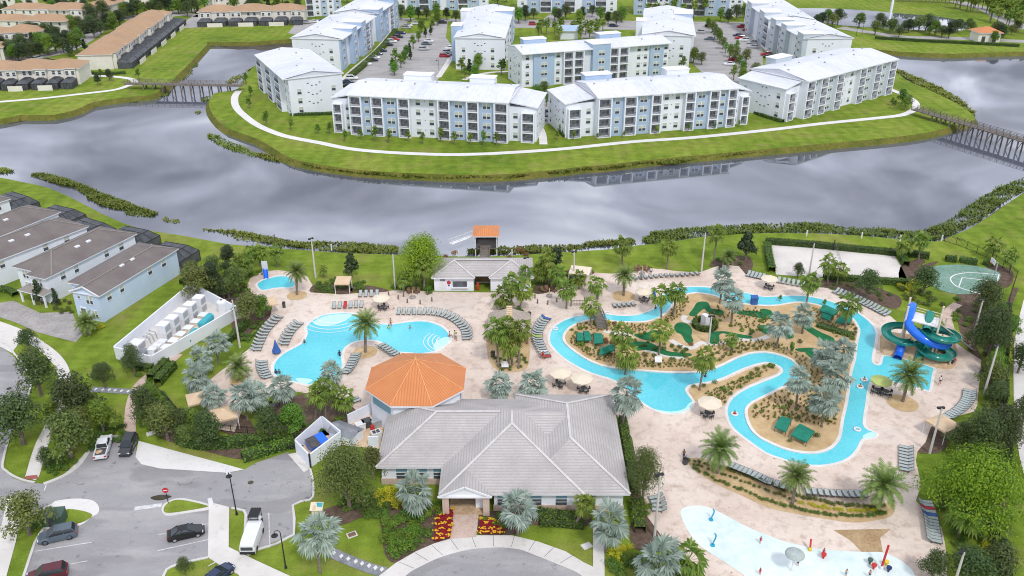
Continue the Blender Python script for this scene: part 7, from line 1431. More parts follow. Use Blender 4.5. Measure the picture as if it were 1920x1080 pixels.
# ---------------------------------------------------------------- palms: (base), (crown centre), crown radius in metres
D, SI, SA = 'date', 'silver', 'sabal'
for a in (
 (D, 685, 661, 685, 607, 2.7, 'date palm on the main pool peninsula'), (D, 557, 553, 556, 510, 2.3, 'date palm in a ring beside the kids pool'), (D, 1169, 555, 1171, 516, 2.4, 'date palm in a ring between the lake lawn and the river'), (D, 1692, 754, 1706, 704, 2.9, 'date palm in a ring beside the slide pool'), (D, 1344, 888, 1350, 842, 2.8, 'date palm at the left end of the planted strip'), (D, 1485, 947, 1494, 893, 2.4, 'date palm with yellowing fronds in the middle of the planted strip'), (D, 1647, 960, 1657, 909, 3.1, 'broad date palm at the right end of the planted strip'), (D, 449, 712, 447, 688, 2.3, 'date palm in a ring left of the main pool'), (D, 164, 627, 162, 604, 2.3, 'date palm beside the pale blue house'), (D, 1364, 504, 1366, 481, 1.9, 'date palm by the bed near the tall pole'),
 (SI, 1166, 806, 1175, 738, 3.1, 'silver palm at the back right corner of the club house'), (SI, 935, 752, 937, 722, 2.6, 'silver palm behind the club house roof, left of two'), (SI, 1001, 757, 999, 719, 2.8, 'silver palm behind the club house roof, right of two'), (SI, 640, 735, 617, 697, 2.5, 'silver palm leaning over the lower end of the main pool'), (SI, 530, 765, 527, 726, 2.6, 'silver palm below the main pool, right one of the garden grove'), (SI, 485, 770, 483, 738, 2.3, 'silver palm among the garden grove beside the lime tree'), (SI, 464, 788, 457, 742, 2.8, 'silver palm beside the nearer tan canopy'), (SI, 397, 778, 398, 740, 2.5, 'silver palm over the farther tan canopy'), (SI, 372, 745, 368, 708, 2.8, 'silver palm at the left edge of the garden grove'), (SI, 378, 705, 374, 672, 2.4, 'silver palm beside the yard gate'), (SI, 410, 682, 405, 643, 2.6, 'silver palm against the yard wall'),
 (SI, 600, 1074, 594, 998, 3.1, 'big silver palm by the parking bay and stepping path'), (SI, 780, 964, 777, 920, 3.0, 'silver palm in front of the left club house windows'), (SI, 971, 1003, 972, 952, 3.0, 'silver palm right of the club house porch'), (SI, 1135, 1034, 1145, 980, 3.1, 'silver palm at the right front corner of the club house'), (SI, 1233, 1100, 1236, 1050, 3.4, 'big silver palm at the bottom edge'),
 (SI, 1504, 628, 1507, 590, 2.7, 'silver palm at the upper right of the island'), (SI, 1455, 656, 1464, 607, 2.9, 'silver palm in the middle of the island right of the greens'), (SI, 1541, 702, 1547, 664, 2.8, 'silver palm in the island grove, upper left'), (SI, 1580, 695, 1582, 655, 2.6, 'silver palm in the island grove, upper right'), (SI, 1491, 770, 1499, 712, 2.6, 'silver palm at the inner river bend'), (SI, 1575, 742, 1570, 702, 2.9, 'silver palm in the middle of the island grove'), (SI, 1540, 803, 1547, 748, 3.0, 'silver palm at the lower end of the island grove'), (SI, 1371, 609, 1375, 558, 2.8, 'silver palm on the island beside the greens'), (SI, 1349, 571, 1357, 527, 2.8, 'silver palm by the top of the river'), (SI, 1560, 720, 1520, 668, 2.3, 'silver palm leaning left in the island grove') ): palm(*a[:7])
GS = 'cabbage palms by the thatched hut'
for a in ((935, 690, 930, 617, 'left'), (953, 690, 955, 640, 'front middle'), (972, 692, 975, 617, 'right'), (961, 686, 952, 612, 'back')): palm(SA, a[0], a[1], a[2], a[3], 1.95, f'{a[4]} cabbage palm of the clump over the thatched hut', GS)
for a in ((945, 580, 943, 555, 'left'), (958, 582, 961, 527, 'tallest'), (974, 582, 980, 545, 'right')): palm(SA, a[0], a[1], a[2], a[3], 1.95, f'{a[4]} cabbage palm of three between pool house and hut', GS)
for a in ((1062, 580, 1063, 540, 1.9, 'cabbage palm right of the right fire pit'), (1107, 613, 1108, 573, 1.8, 'cabbage palm growing beside the island bridge'), (1120, 562, 1118, 532, 1.7, 'cabbage palm on the deck above the island bridge'), (1240, 597, 1240, 553, 1.9, 'left of two cabbage palms at the top river bend'), (1262, 596, 1268, 545, 2.0, 'right of two cabbage palms at the top river bend'), (1165, 680, 1167, 627, 2.0, 'cabbage palm behind another at the lower edge of the island'), (1172, 703, 1176, 664, 2.0, 'cabbage palm at the river edge in front of another'), (1235, 667, 1240, 620, 2.0, 'cabbage palm between two putting greens'), (1311, 733, 1322, 670, 2.0, 'cabbage palm leaning over the river basin'), (1166, 498, 1167, 460, 1.9, 'left of the cabbage palms on the lake lawn'), (1250, 505, 1255, 461, 2.0, 'middle cabbage palm on the lake lawn'), (1337, 492, 1346, 437, 1.9, 'tall cabbage palm by the bed and the magnolia'), (1552, 531, 1554, 492, 1.7, 'cabbage palm at the volleyball hedge, left of two'), (1569, 533, 1575, 503, 1.7, 'cabbage palm at the volleyball hedge, right of two'), (1512, 568, 1520, 527, 1.9, 'cabbage palm at the top right of the river'), (1694, 486, 1697, 457, 1.8, 'left of two cabbage palms behind the sand court'), (1722, 487, 1728, 449, 1.9, 'right of two cabbage palms behind the sand court'), (1860, 487, 1865, 458, 1.9, 'larger cabbage palm beyond the black fence'), (1893, 511, 1897, 478, 1.5, 'smaller cabbage palm beyond the black fence'), (1582, 626, 1593, 568, 2.2, 'cabbage palm by the upper right shelters on the island'),
 (590, 791, 597, 737, 1.8, 'cabbage palm in the mulch bed left of the octagon, left of three'), (611, 790, 608, 727, 1.8, 'cabbage palm in the mulch bed left of the octagon, tallest of three'), (636, 782, 642, 745, 1.8, 'cabbage palm in the mulch bed left of the octagon, right of three'), (519, 501, 518, 469, 1.6, 'cabbage palm on the lawn above the kids pool'), (487, 500, 488, 472, 1.6, 'cabbage palm at the corner of the shore fence'), (472, 505, 470, 470, 1.6, 'cabbage palm in the left bed, back row'), (448, 530, 447, 492, 1.8, 'cabbage palm in the left bed beside the dark tree'), (461, 522, 460, 488, 1.7, 'cabbage palm in the left bed, front row'), (757, 548, 757, 520, 1.7, 'small cabbage palm behind the left fire pit'), (795, 545, 796, 494, 2.0, 'cabbage palm in front of the bright shade tree'), (1027, 532, 1026, 483, 1.9, 'taller cabbage palm right of the pool house'), (1012, 533, 1012, 507, 1.9, 'shorter cabbage palm right of the pool house'), (1795, 1008, 1811, 955, 2.3, 'cabbage palm under the lime tree'), (1282, 1095, 1290, 1052, 2.2, 'green fan palm right of the bottom silver palm'), (1078, 985, 1101, 945, 1.5, 'small green palm at the side door of the club house'), (1850, 1010, 1865, 985, 2.2, 'pale green fan palm at the right edge below the lime tree'), (606, 520, 606, 504, .9, 'tiny palm in the bed left of the flat canopy'), (1372, 660, 1372, 636, 1.2, 'small dark palm on the long putting green')): palm(SA, *a[:6])
# ---------------------------------------------------------------- broad leaved trees
for a in (('poinciana', 1803, 985, 850, 'huge bright lime tree at the right edge of the deck', .78, 0), ('poinciana', 792, 530, 444, 'bright green shade tree beside the pool house', .9, 1), ('bigoak', 655, 955, 838, 'large olive tree at the left corner of the club house', .92, 0), ('bigoak', 1205, 938, 842, 'tall airy tree at the right side of the club house', .72, 0), ('magnolia', 660, 520, 470, 'dark magnolia on the lawn between two poles', 1.0, 0), ('magnolia', 1397, 488, 428, 'tall dark magnolia beside the sand court', 1.0, 0), ('magnolia', 1043, 512, 462, 'dark magnolia behind the cabbage palms right of the pool house', 1.0, 1),
 ('bigoak', 1840, 600, 525, 'dark bushy tree between the court and the brick path', .95, 1), ('oak', 1730, 555, 500, 'dark tree at the right end of the sand court', 1.1, 0), ('oak', 1622, 562, 505, 'small open tree at the volleyball hedge', .95, 1), ('oak', 1495, 522, 492, 'small pale tree at the left of the sand court', .9, 2), ('bigoak', 1850, 680, 578, 'broad green tree beside the right light pole', .8, 1), ('green', 1880, 650, 590, 'bright green tree at the right fence', 1.1, 1), ('bigoak', 1830, 870, 775, 'dark spreading tree above the lime tree, left', .9, 1), ('bigoak', 1868, 860, 765, 'dark spreading tree above the lime tree, right', .85, 1), ('oak', 1795, 850, 795, 'smaller dark tree beside the curved lounger row', 1.1, 0), ('oak', 1908, 700, 645, 'tree at the right picture edge over the pavement', 1.0, 1), ('oak', 1915, 800, 740, 'lower tree at the right picture edge', 1.0, 2), ('oak', 1745, 1090, 1035, 'dark bush tree at the end of the long lounger column', 1.0, 0), ('oak', 1810, 1100, 1030, 'dark tree at the bottom right corner', 1.2, 1), ('oak', 1860, 1090, 1020, 'dark tree at the lower right edge by the fence', 1.1, 2), ('green', 1865, 940, 885, 'leafy green tree right of the lime tree', 1.2, 1),
 ('oak', 78, 742, 660, 'rounded oak in the left verge beside the cul de sac', 1.0, 0), ('oak', 57, 660, 617, 'small oak at the top of the left verge', 1.0, 1), ('oak', 45, 833, 740, 'wide dark oak at the left edge of the picture', 1.15, 2), ('oak', 148, 800, 710, 'dark oak beside the left sidewalk', 1.05, 0), ('oak', 198, 728, 680, 'round dark oak on the lawn below the yard wall', 1.0, 1), ('oak', 254, 706, 645, 'thin leaning oak at the yard corner', .75, 2), ('olive', 135, 862, 775, 'grey green tree above the parking kerb', 1.0, 0), ('green', 196, 815, 750, 'bright green young tree beside the garden path', 1.0, 1), ('oak', 92, 880, 838, 'thin small tree at the tactile strip', .7, 1), ('oak', 275, 790, 725, 'dark tree at the turn of the garden path', .9, 2), ('olive', 316, 826, 755, 'staked olive tree above the ramp', .95, 0), ('green', 367, 812, 765, 'bright green bushy tree beside the black fence', 1.0, 2), ('oak', 393, 838, 770, 'dark staked tree behind the long hedge', .9, 1), ('oak', 510, 830, 765, 'dark tree behind the hedge below the lime tree', .9, 0), ('green', 553, 820, 755, 'yellow lime tree in the bed below the main pool', 1.0, 0), ('olive', 57, 1003, 928, 'round leafy tree beside the utility box', 1.1, 1), ('oak', 348, 1078, 1045, 'small dark bush tree on the lower parking island', .9, 2),
 ('dark', 400, 545, 490, 'dark tree in the bed behind the blue house', 1.1, 0), ('olive', 372, 560, 500, 'olive tree nearest the blue house', 1.2, 1), ('dark', 432, 505, 457, 'tall dark tree at the top of the left bed', 1.0, 1), ('olive', 470, 605, 548, 'grey green tree beside the yard pole', 1.1, 2), ('green', 494, 598, 553, 'yellow green small tree in front of the tan canopy', .9, 1), ('olive', 430, 560, 520, 'olive tree in the left bed', 1.0, 0), ('conifer', 77, 572, 518, 'upright tree with bronze leaves before the white house', .8, 1), ('conifer', 108, 577, 535, 'dark upright tree beside the blue house porch', .7, 2), ('young', 1462, 566, 552, 'tiny tree by the upper river edge', 1.1, 0), ('young', 1545, 575, 560, 'tiny bronze tree at the upper right of the island', 1.0, 1), ('young', 1482, 665, 640, 'small thin tree left of the island grove', .9, 2), ('magnolia', 720, 545, 512, 'low dark shrub tree behind the left fire pit', .8, 0) if 0 else ('olive', 700, 900, 838, 'olive tree close to the club house wall', .8, 2)): treepx(a[0], a[1], a[2], a[3], a[4], None, a[5], a[6] if a[0] not in NV or a[6] < 2 else 0)
# ---------------------------------------------------------------- hedges
def hg(s, w, h, label, leaf='leaf_hedge', sm=True, z=0.0):
    p = P(s); hedge(smooth_open(p, 3) if sm and len(p) > 2 else p, w, h, label, leaf, z=z)
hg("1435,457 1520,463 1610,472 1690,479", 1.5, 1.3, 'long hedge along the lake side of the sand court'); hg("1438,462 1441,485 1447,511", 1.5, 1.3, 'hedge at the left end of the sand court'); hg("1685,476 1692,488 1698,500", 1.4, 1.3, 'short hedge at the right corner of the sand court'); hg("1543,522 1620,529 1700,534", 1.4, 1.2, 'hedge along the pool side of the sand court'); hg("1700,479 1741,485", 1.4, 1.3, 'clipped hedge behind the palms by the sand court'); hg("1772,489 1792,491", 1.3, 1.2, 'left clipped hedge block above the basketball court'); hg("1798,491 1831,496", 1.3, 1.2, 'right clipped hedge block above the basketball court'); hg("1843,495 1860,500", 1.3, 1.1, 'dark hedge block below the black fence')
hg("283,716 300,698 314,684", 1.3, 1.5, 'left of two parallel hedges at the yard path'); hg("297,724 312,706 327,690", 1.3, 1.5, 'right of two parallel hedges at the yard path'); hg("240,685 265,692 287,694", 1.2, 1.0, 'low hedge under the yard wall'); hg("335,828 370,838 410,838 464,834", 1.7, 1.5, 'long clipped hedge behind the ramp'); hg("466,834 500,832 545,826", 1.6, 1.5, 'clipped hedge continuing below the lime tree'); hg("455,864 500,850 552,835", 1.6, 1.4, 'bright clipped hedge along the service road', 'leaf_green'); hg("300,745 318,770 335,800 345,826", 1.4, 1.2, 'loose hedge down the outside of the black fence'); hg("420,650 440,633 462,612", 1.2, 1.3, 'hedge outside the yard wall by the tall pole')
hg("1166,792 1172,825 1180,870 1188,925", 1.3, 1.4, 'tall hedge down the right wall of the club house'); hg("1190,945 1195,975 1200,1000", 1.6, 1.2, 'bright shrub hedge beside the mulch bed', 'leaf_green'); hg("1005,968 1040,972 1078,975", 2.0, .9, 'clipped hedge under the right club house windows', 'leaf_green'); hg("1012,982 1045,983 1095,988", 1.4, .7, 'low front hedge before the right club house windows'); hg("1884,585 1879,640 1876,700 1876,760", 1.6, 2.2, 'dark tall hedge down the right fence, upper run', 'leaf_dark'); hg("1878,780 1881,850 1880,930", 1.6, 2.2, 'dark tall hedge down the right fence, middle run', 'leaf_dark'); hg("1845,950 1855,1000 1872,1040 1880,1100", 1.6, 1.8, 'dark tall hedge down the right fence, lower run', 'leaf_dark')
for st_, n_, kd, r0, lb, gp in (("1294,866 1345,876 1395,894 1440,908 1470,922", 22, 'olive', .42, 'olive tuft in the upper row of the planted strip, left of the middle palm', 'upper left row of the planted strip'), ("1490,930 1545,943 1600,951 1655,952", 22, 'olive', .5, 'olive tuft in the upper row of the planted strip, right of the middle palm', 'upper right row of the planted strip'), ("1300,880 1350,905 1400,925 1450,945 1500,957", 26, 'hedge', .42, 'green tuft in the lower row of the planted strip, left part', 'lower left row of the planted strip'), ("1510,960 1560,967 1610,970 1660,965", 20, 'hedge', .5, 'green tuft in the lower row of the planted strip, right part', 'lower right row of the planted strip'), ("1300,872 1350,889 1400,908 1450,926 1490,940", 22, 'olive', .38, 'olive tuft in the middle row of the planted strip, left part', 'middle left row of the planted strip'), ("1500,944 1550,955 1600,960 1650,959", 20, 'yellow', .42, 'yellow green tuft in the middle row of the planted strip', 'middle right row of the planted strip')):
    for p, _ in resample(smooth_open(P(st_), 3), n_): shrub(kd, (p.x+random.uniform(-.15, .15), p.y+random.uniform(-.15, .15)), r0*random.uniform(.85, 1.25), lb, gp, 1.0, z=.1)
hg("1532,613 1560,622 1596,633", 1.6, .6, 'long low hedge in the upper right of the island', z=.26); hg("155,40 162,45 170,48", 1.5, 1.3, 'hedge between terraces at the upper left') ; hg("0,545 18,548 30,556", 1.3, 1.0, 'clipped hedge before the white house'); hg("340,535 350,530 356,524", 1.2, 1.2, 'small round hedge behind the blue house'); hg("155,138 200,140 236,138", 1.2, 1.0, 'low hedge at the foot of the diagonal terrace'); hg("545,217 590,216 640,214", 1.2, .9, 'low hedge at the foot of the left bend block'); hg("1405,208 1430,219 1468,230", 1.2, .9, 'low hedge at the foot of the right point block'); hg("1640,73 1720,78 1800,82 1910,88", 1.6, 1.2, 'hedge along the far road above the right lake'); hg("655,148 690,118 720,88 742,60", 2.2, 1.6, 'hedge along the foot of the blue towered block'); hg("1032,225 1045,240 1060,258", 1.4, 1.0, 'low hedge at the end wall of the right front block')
# ---------------------------------------------------------------- shrubs in beds
def shr(kind, s, n, r0, r1, label, group, gap=.7, zs=.9, z=0.0, cat='shrub'):
    for p in scatter(P(s), n, gap): shrub(kind, p, random.uniform(r0, r1), label, group, zs*random.uniform(.85, 1.15), cat, z)
shr('yellow', "705,925 735,918 768,935 765,958 735,952 705,945", 12, .8, 1.1, 'yellow bush at the foot of the left club house palm', 'yellow bushes by the club house', .8); shr('yellow', "1140,1035 1180,1028 1190,1050 1165,1068 1140,1060", 9, .7, 1.0, 'yellow bush below the right front silver palm', 'yellow bushes at the right front corner', .7); shr('yellow', "1835,1035 1860,1015 1880,1035 1870,1055", 6, .9, 1.2, 'yellow bush at the lower right edge', 'yellow bushes at the lower right edge')
shr('green', "718,975 760,962 790,975 785,1005 770,1025 740,1045 722,1025", 26, .9, 1.3, 'lush green shrub left of the club house entrance', 'green shrubs left of the entrance', .95); shr('hedge', "755,1010 800,995 808,1012 770,1035 748,1042", 16, .6, .85, 'dark low shrub beside the curved walk', 'dark low shrubs by the curved walk', .7); shr('green', "790,940 830,945 838,962 800,968", 8, .7, 1.0, 'green shrub beside the entrance pier', 'green shrubs beside the entrance', .8); shr('hedge', "620,940 690,925 745,950 735,970 690,975 640,960", 18, .8, 1.2, 'dark shrub under the big olive tree', 'dark shrubs under the olive tree', .9); shr('green', "910,975 935,968 960,985 950,998 925,985", 8, .6, .8, 'green shrub behind the right flower bed', 'green shrubs right of the entrance', .7)
shr('hedge', "1145,1055 1200,1045 1220,1070 1200,1090 1150,1085", 12, .9, 1.2, 'dark green shrub at the bottom beside the silver palm', 'green shrubs at the bottom edge'); shr('green', "1190,935 1215,950 1210,990 1192,990", 8, .7, 1.0, 'bright shrub beside the club house corner', 'bright shrubs beside the club house corner')
shr('olive', "1850,600 1875,600 1876,700 1872,790 1845,790 1846,720 1848,676", 42, 1.0, 1.5, 'loose olive shrub between deck and right fence', 'loose shrubs along the right fence', 1.2); shr('olive', "1830,1000 1870,960 1880,1020 1850,1010", 8, 1.2, 1.7, 'olive shrub below the lime tree', 'olive shrubs below the lime tree', 1.2); shr('hedge', "1765,900 1800,935 1820,1000 1800,1040 1780,1000 1760,950", 18, .8, 1.2, 'dark undergrowth shrub under the lime tree', 'undergrowth under the lime tree', 1.0); shr('hedge', "1800,555 1870,575 1875,640 1845,660 1815,640 1800,600", 20, .9, 1.4, 'dark shrub beside the brick path', 'dark shrubs beside the brick path', 1.1); shr('yellow', "1685,540 1720,530 1725,545 1700,560", 6, .9, 1.2, 'lime yellow bush between the courts', 'lime bushes between the courts', .9); shr('olive', "1690,545 1750,552 1770,575 1735,580 1700,570", 14, .7, 1.1, 'olive shrub behind the slide tower', 'olive shrubs behind the slide tower', 1.0); shr('green', "1700,555 1800,552 1800,600 1780,620 1790,565", 8, .6, .9, 'green shrub beside the slide stairs', 'green shrubs beside the slide stairs')
shr('green', "415,545 450,530 470,545 460,560 425,555", 10, .8, 1.2, 'bright low shrub in the left bed', 'bright shrubs in the left bed', .9); shr('green', "445,520 495,505 500,512 470,525 460,540", 12, .6, .9, 'low shrub round the kids pool deck', 'low shrubs round the kids pool', .8); shr('hedge', "585,538 625,525 655,530 690,530 685,545 655,545 600,545", 26, .7, 1.0, 'green shrub beside the flat tan canopy', 'green shrubs by the flat canopy', .9); shr('olive', "586,545 625,545 626,550 590,550", 9, .5, .7, 'low olive shrub in the small mulch bed', 'olive shrubs in the small mulch bed', .6); shr('hedge', "455,610 495,600 500,615 470,640 440,645", 14, .7, 1.0, 'shrub beside the curved lounger row on the left', 'shrubs behind the left loungers', .9); shr('hedge', "735,540 790,535 800,548 760,546", 9, .8, 1.1, 'dark shrub behind the left fire pit', 'dark shrubs behind the left fire pit', .9); shr('green', "800,540 810,538 812,556 800,556", 3, 1.0, 1.2, 'round lime shrub at the pool house corner', 'round shrubs at the pool house corner'); shr('hedge', "1000,535 1060,515 1100,508 1098,520 1060,535 1010,548", 22, .7, 1.1, 'dark shrub behind the right fire pit', 'dark shrubs behind the right fire pit', .9); shr('hedge', "940,582 975,580 980,588 940,590", 9, .6, .9, 'dark shrub at the back of the thatched hut', 'shrubs behind the hut', .6); shr('hedge', "922,670 985,668 990,685 975,695 940,695 922,684", 20, .45, .7, 'low shrub in the bed below the thatched hut', 'low shrubs below the hut', .7)
shr('rust', "1075,482 1110,470 1000,470 985,485", 1, .8, 1.0, 'rust coloured bush', 'rust bushes') if 0 else None
for x, y, r in ((975, 473, 1.3), (987, 480, .9), (955, 483, .7), (850, 478, 1.1), (835, 484, .9)): shrub('rust', G(x, y), r, 'rust brown bush at the shore beside the boardwalk', 'rust bushes by the boardwalk')
shr('green', "560,790 620,795 650,780 640,800 590,815 560,808", 14, .6, .9, 'lime shrub in the mulch bed below the palms', 'lime shrubs in the mulch bed', .8); shr('hedge', "400,830 520,815 545,815 520,830 420,835", 12, .5, .8, 'small shrub along the long hedge', 'small shrubs along the long hedge'); shr('green', "240,690 285,695 300,730 270,715", 8, .6, .9, 'lime shrub at the yard corner', 'lime shrubs at the yard corner'); shr('hedge', "165,850 190,790 235,800 240,830 200,835", 22, .7, 1.1, 'dense green shrub beside the garden path', 'dense shrubs beside the garden path', .9); shr('hedge', "82,888 90,865 130,850 150,870 110,892", 16, .6, .9, 'green shrub inside the parking kerb', 'shrubs inside the parking kerb', .8); shr('hedge', "260,740 290,745 320,800 300,820 265,800", 20, .7, 1.0, 'loose shrub outside the black fence', 'loose shrubs outside the fence', .9); shr('hedge', "35,985 60,1000 85,985 75,975", 6, .7, .9, 'dark shrub at the foot of the utility box tree', 'shrubs by the utility box'); shr('olive', "75,560 130,560 140,588 110,590 85,580", 12, .5, .8, 'low shrub before the pale houses', 'low shrubs before the houses', .7); shr('yellow', "172,612 195,610 192,618 175,620", 4, .6, .8, 'yellow green shrub at the foot of the blue house', 'yellow shrubs at the blue house'); shr('hedge', "1345,488 1400,485 1408,498 1360,500", 8, .6, .9, 'shrub in the bed below the tall cabbage palm', 'shrubs below the tall palm')
shr('hedge', "1500,540 1560,530 1640,545 1690,560 1670,570 1600,548", 14, .5, .8, 'small shrub in the mulch below the sand court', 'small shrubs below the sand court', 1.0)
# island planting: single bushes, tufts too many to count
for x, y, r, k in ((1375, 640, .7, 'hedge'), (1340, 720, .6, 'green'), (1357, 735, .7, 'green'), (1370, 742, .5, 'hedge'), (1358, 757, .4, 'olive'), (1400, 712, .6, 'green'), (1410, 705, .7, 'green'), (1420, 697, .7, 'green'), (1432, 693, .6, 'green'), (1445, 690, .7, 'palm'), (1515, 770, .8, 'hedge'), (1300, 728, .5, 'hedge'), (1320, 728, .6, 'hedge'), (1090, 650, .8, 'palm'), (1140, 662, .8, 'olive'), (1285, 672, .7, 'hedge'), (1300, 678, .7, 'green'), (1210, 670, .8, 'olive'), (1225, 672, .7, 'olive'), (1260, 678, .7, 'olive'), (1148, 645, .7, 'rust'), (1135, 640, .6, 'rust'), (1115, 632, .6, 'rust'), (1140, 608, .7, 'yellow'), (1150, 610, .6, 'rust'), (1200, 632, .7, 'hedge'), (1210, 628, .6, 'hedge'), (1275, 655, .7, 'olive'), (1285, 660, .6, 'olive'), (1295, 650, .6, 'rust'), (1530, 820, .7, 'olive'), (1480, 830, .5, 'olive'), (1470, 783, .6, 'olive'), (1480, 785, .6, 'olive'), (1495, 787, .6, 'olive'), (1525, 787, .6, 'olive'), (1550, 790, .6, 'olive'), (1555, 775, .7, 'green'), (1468, 770, .6, 'green'), (1525, 760, .6, 'olive'), (1590, 610, .7, 'olive'), (1575, 595, .6, 'rust'), (1600, 640, .6, 'hedge'), (1500, 645, .7, 'olive'), (1405, 630, .6, 'olive')): shrub(k, G(x, y), r, 'low ornamental bush in the golden gravel', 'low bushes in the golden gravel', 1.0, z=.24)
def tufts(poly, n, lab, z=.27, h=.45, leaf='leaf_tuft', name='ground_cover'):
    V = []
    for p in scatter(poly, n, .55):
        for k in range(7): a = random.uniform(0, 6.3); s = random.uniform(.12, .28); wx, wy = -math.sin(a)*.09, math.cos(a)*.09; V += [(p[0]-wx, p[1]-wy, z), (p[0]+wx, p[1]+wy, z), (p[0]+math.cos(a)*s+wx, p[1]+math.sin(a)*s+wy, z+h*random.uniform(.5, 1)), (p[0]+math.cos(a)*s-wx, p[1]+math.sin(a)*s-wy, z+h*random.uniform(.5, 1))]
    tag(put(name, quads_mesh('blades', V, leaf)), lab, None, None, 'stuff')
for s, n in (("1080,612 1130,606 1200,612 1235,605 1260,590 1275,565 1290,560 1280,590 1250,612 1200,625 1140,625 1085,622", 130), ("1066,640 1080,655 1110,672 1150,685 1210,692 1300,692 1340,684 1320,675 1240,680 1160,670 1100,655 1075,630", 170), ("1340,640 1420,640 1470,650 1440,658 1400,660 1360,672 1330,660", 80), ("1345,575 1420,580 1440,600 1420,625 1380,620 1360,600 1330,605 1300,595", 80), ("1410,765 1450,742 1490,725 1530,730 1570,760 1570,800 1540,800 1500,795 1450,790 1412,790", 150), ("1490,575 1560,585 1600,610 1600,640 1570,640 1550,615 1500,600", 70), ("1320,740 1350,730 1400,708 1440,697 1400,720 1370,740 1355,755 1335,750", 70), ("1440,655 1480,655 1520,680 1550,720 1580,740 1520,735 1510,700 1480,670", 60)): tufts(P(s), n, 'tufts of grass in the golden gravel of the island')
def flowers(s, n, lab, m_):
    poly = P(s); V = []
    for p in scatter(poly, n, .16): 
        a = random.uniform(0, 1.5); r = .17; z = .14+random.uniform(.15, .32)
        V += [(p[0]+math.cos(a+k*1.571)*r, p[1]+math.sin(a+k*1.571)*r, z+random.uniform(-.05, .05)) for k in range(4)]
    tag(put('flower_bed', quads_mesh('blossoms', V, m_)), lab, None, None, 'stuff')
for s, l in (("820,962 849,958 848,985 843,1010 815,1018 818,985", 'left'), ("901,975 925,978 946,995 940,1003 898,1003", 'right')):
    flowers(s, 420, f'dark red flowers in the {l} entrance bed', 'red_flower')
    q = [Vector((*p[:2], 0)) for p in scatter(P(s), 26, .8)]; V = []
    for p in q:
        for k in range(8): a, rr0 = random.uniform(0, 6.3), random.uniform(0, .35); cx_, cy_, z = p.x+math.cos(a)*rr0*1.5, p.y+math.sin(a)*rr0*.7, random.uniform(.42, .55); V += [(cx_+math.cos(b)*.15, cy_+math.sin(b)*.15, z) for b in (0, 1.57, 3.14, 4.71)]
    tag(put('flower_bed', quads_mesh('blossoms', V, 'yellow_flower')), f'yellow flower clumps in the {l} entrance bed', None, None, 'stuff')
# ---------------------------------------------------------------- far trees
def many(kinds, s, h0, h1, label, group, wide=1.0):
    for i, a in enumerate(s.split()): x, y = map(float, a.split(',')); smalltree(kinds[i % len(kinds)], G(x, y), random.uniform(h0, h1), label, group, wide)
def scat(kinds, s, n, gap, h0, h1, label, group, wide=1.0):
    for i, p in enumerate(scatter(P(s), n, gap)): smalltree(kinds[i % len(kinds)], p, random.uniform(h0, h1), label, group, wide)
many(['young'], "501,228 546,245 597,252 619,251 647,266 677,262 704,265 729,268 766,266 793,270 826,266 852,271 882,270 906,272 931,272 462,158 470,182 468,204 500,236", 3.6, 5.0, 'young thin tree on the lawn before the left front block', 'young trees before the left front block'); many(['young'], "1075,262 1120,262 1170,258 1230,252 1290,247 1340,242 1385,238 1045,262 985,262 1050,250", 2.2, 3.2, 'small sapling at the foot of the right front block', 'saplings before the right front block'); many(['green', 'oak'], "1690,196 1700,202 1696,206", 4.5, 6, 'bushy tree beside the right walk bend', 'trees at the right walk bend'); many(['young'], "1676,205 1672,198", 3, 4, 'thin tree beside the right walk bend', 'thin trees at the right walk bend')
many(['green', 'young', 'conifer'], "790,62 812,56 808,66 785,78 775,92 768,100 762,108 742,118 736,130 740,142 738,136 770,112 758,120 752,128 798,70 820,48 866,138 880,140 896,132 872,148 905,126 890,150 940,140 945,132", 4.5, 7, 'tree on the planted islands of the left apartment car park', 'trees in the left apartment car park'); many(['green', 'olive', 'young'], "1327,52 1335,62 1340,72 1348,80 1355,92 1360,100 1368,108 1378,118 1385,128 1392,138 1398,120 1375,150 1390,158 1345,75 1380,100 1410,50 1420,60 1450,75 1300,118 1315,122 1280,132 1012,188 1020,182 1025,200 1005,195 1415,145", 4.5, 7, 'tree on the planted strips of the right apartment car park', 'trees in the right apartment car park'); many(['oak', 'green', 'dark'], "752,38 770,40 785,36 800,38 818,34 838,38 855,42 870,38 888,44 905,36 920,40 935,42 960,38 972,44 985,40 1000,36 1040,38 1048,42 1060,36 1085,42 1092,36 1110,32 1125,40 1140,46 1155,50 1165,42 1225,40 1240,44 1262,38 1275,42 1290,46 1350,40 1365,44 1380,38 1395,34 1405,28 1420,36 1440,20 1432,28", 5.5, 8.5, 'street tree before the top row of blocks', 'street trees before the top row', 1.1)
for i, a in enumerate("1015,62 1025,66 1040,64 1052,62 1075,64 1085,60 1098,66 1108,62 1120,66 1130,60 1010,72 1048,76 1088,76 1105,74 1118,72".split()): x, y = map(float, a.split(',')); smallpalm(G(x, y), random.uniform(4.5, 6.5), 2.2, 'palm beside the blue roofed entrance pavilion', 'palms round the entrance pavilion')
for i, a in enumerate("1215,36 1230,34 1248,36 1262,32 1280,36 1300,34 1320,32 1110,18 1140,16 1030,14 860,16 880,18 790,14".split()): x, y = map(float, a.split(',')); smallpalm(G(x, y), random.uniform(6, 8), 2.4, 'tall palm before the top row of blocks', 'tall palms before the top row')
GN = 'trees among the terracotta terraces'
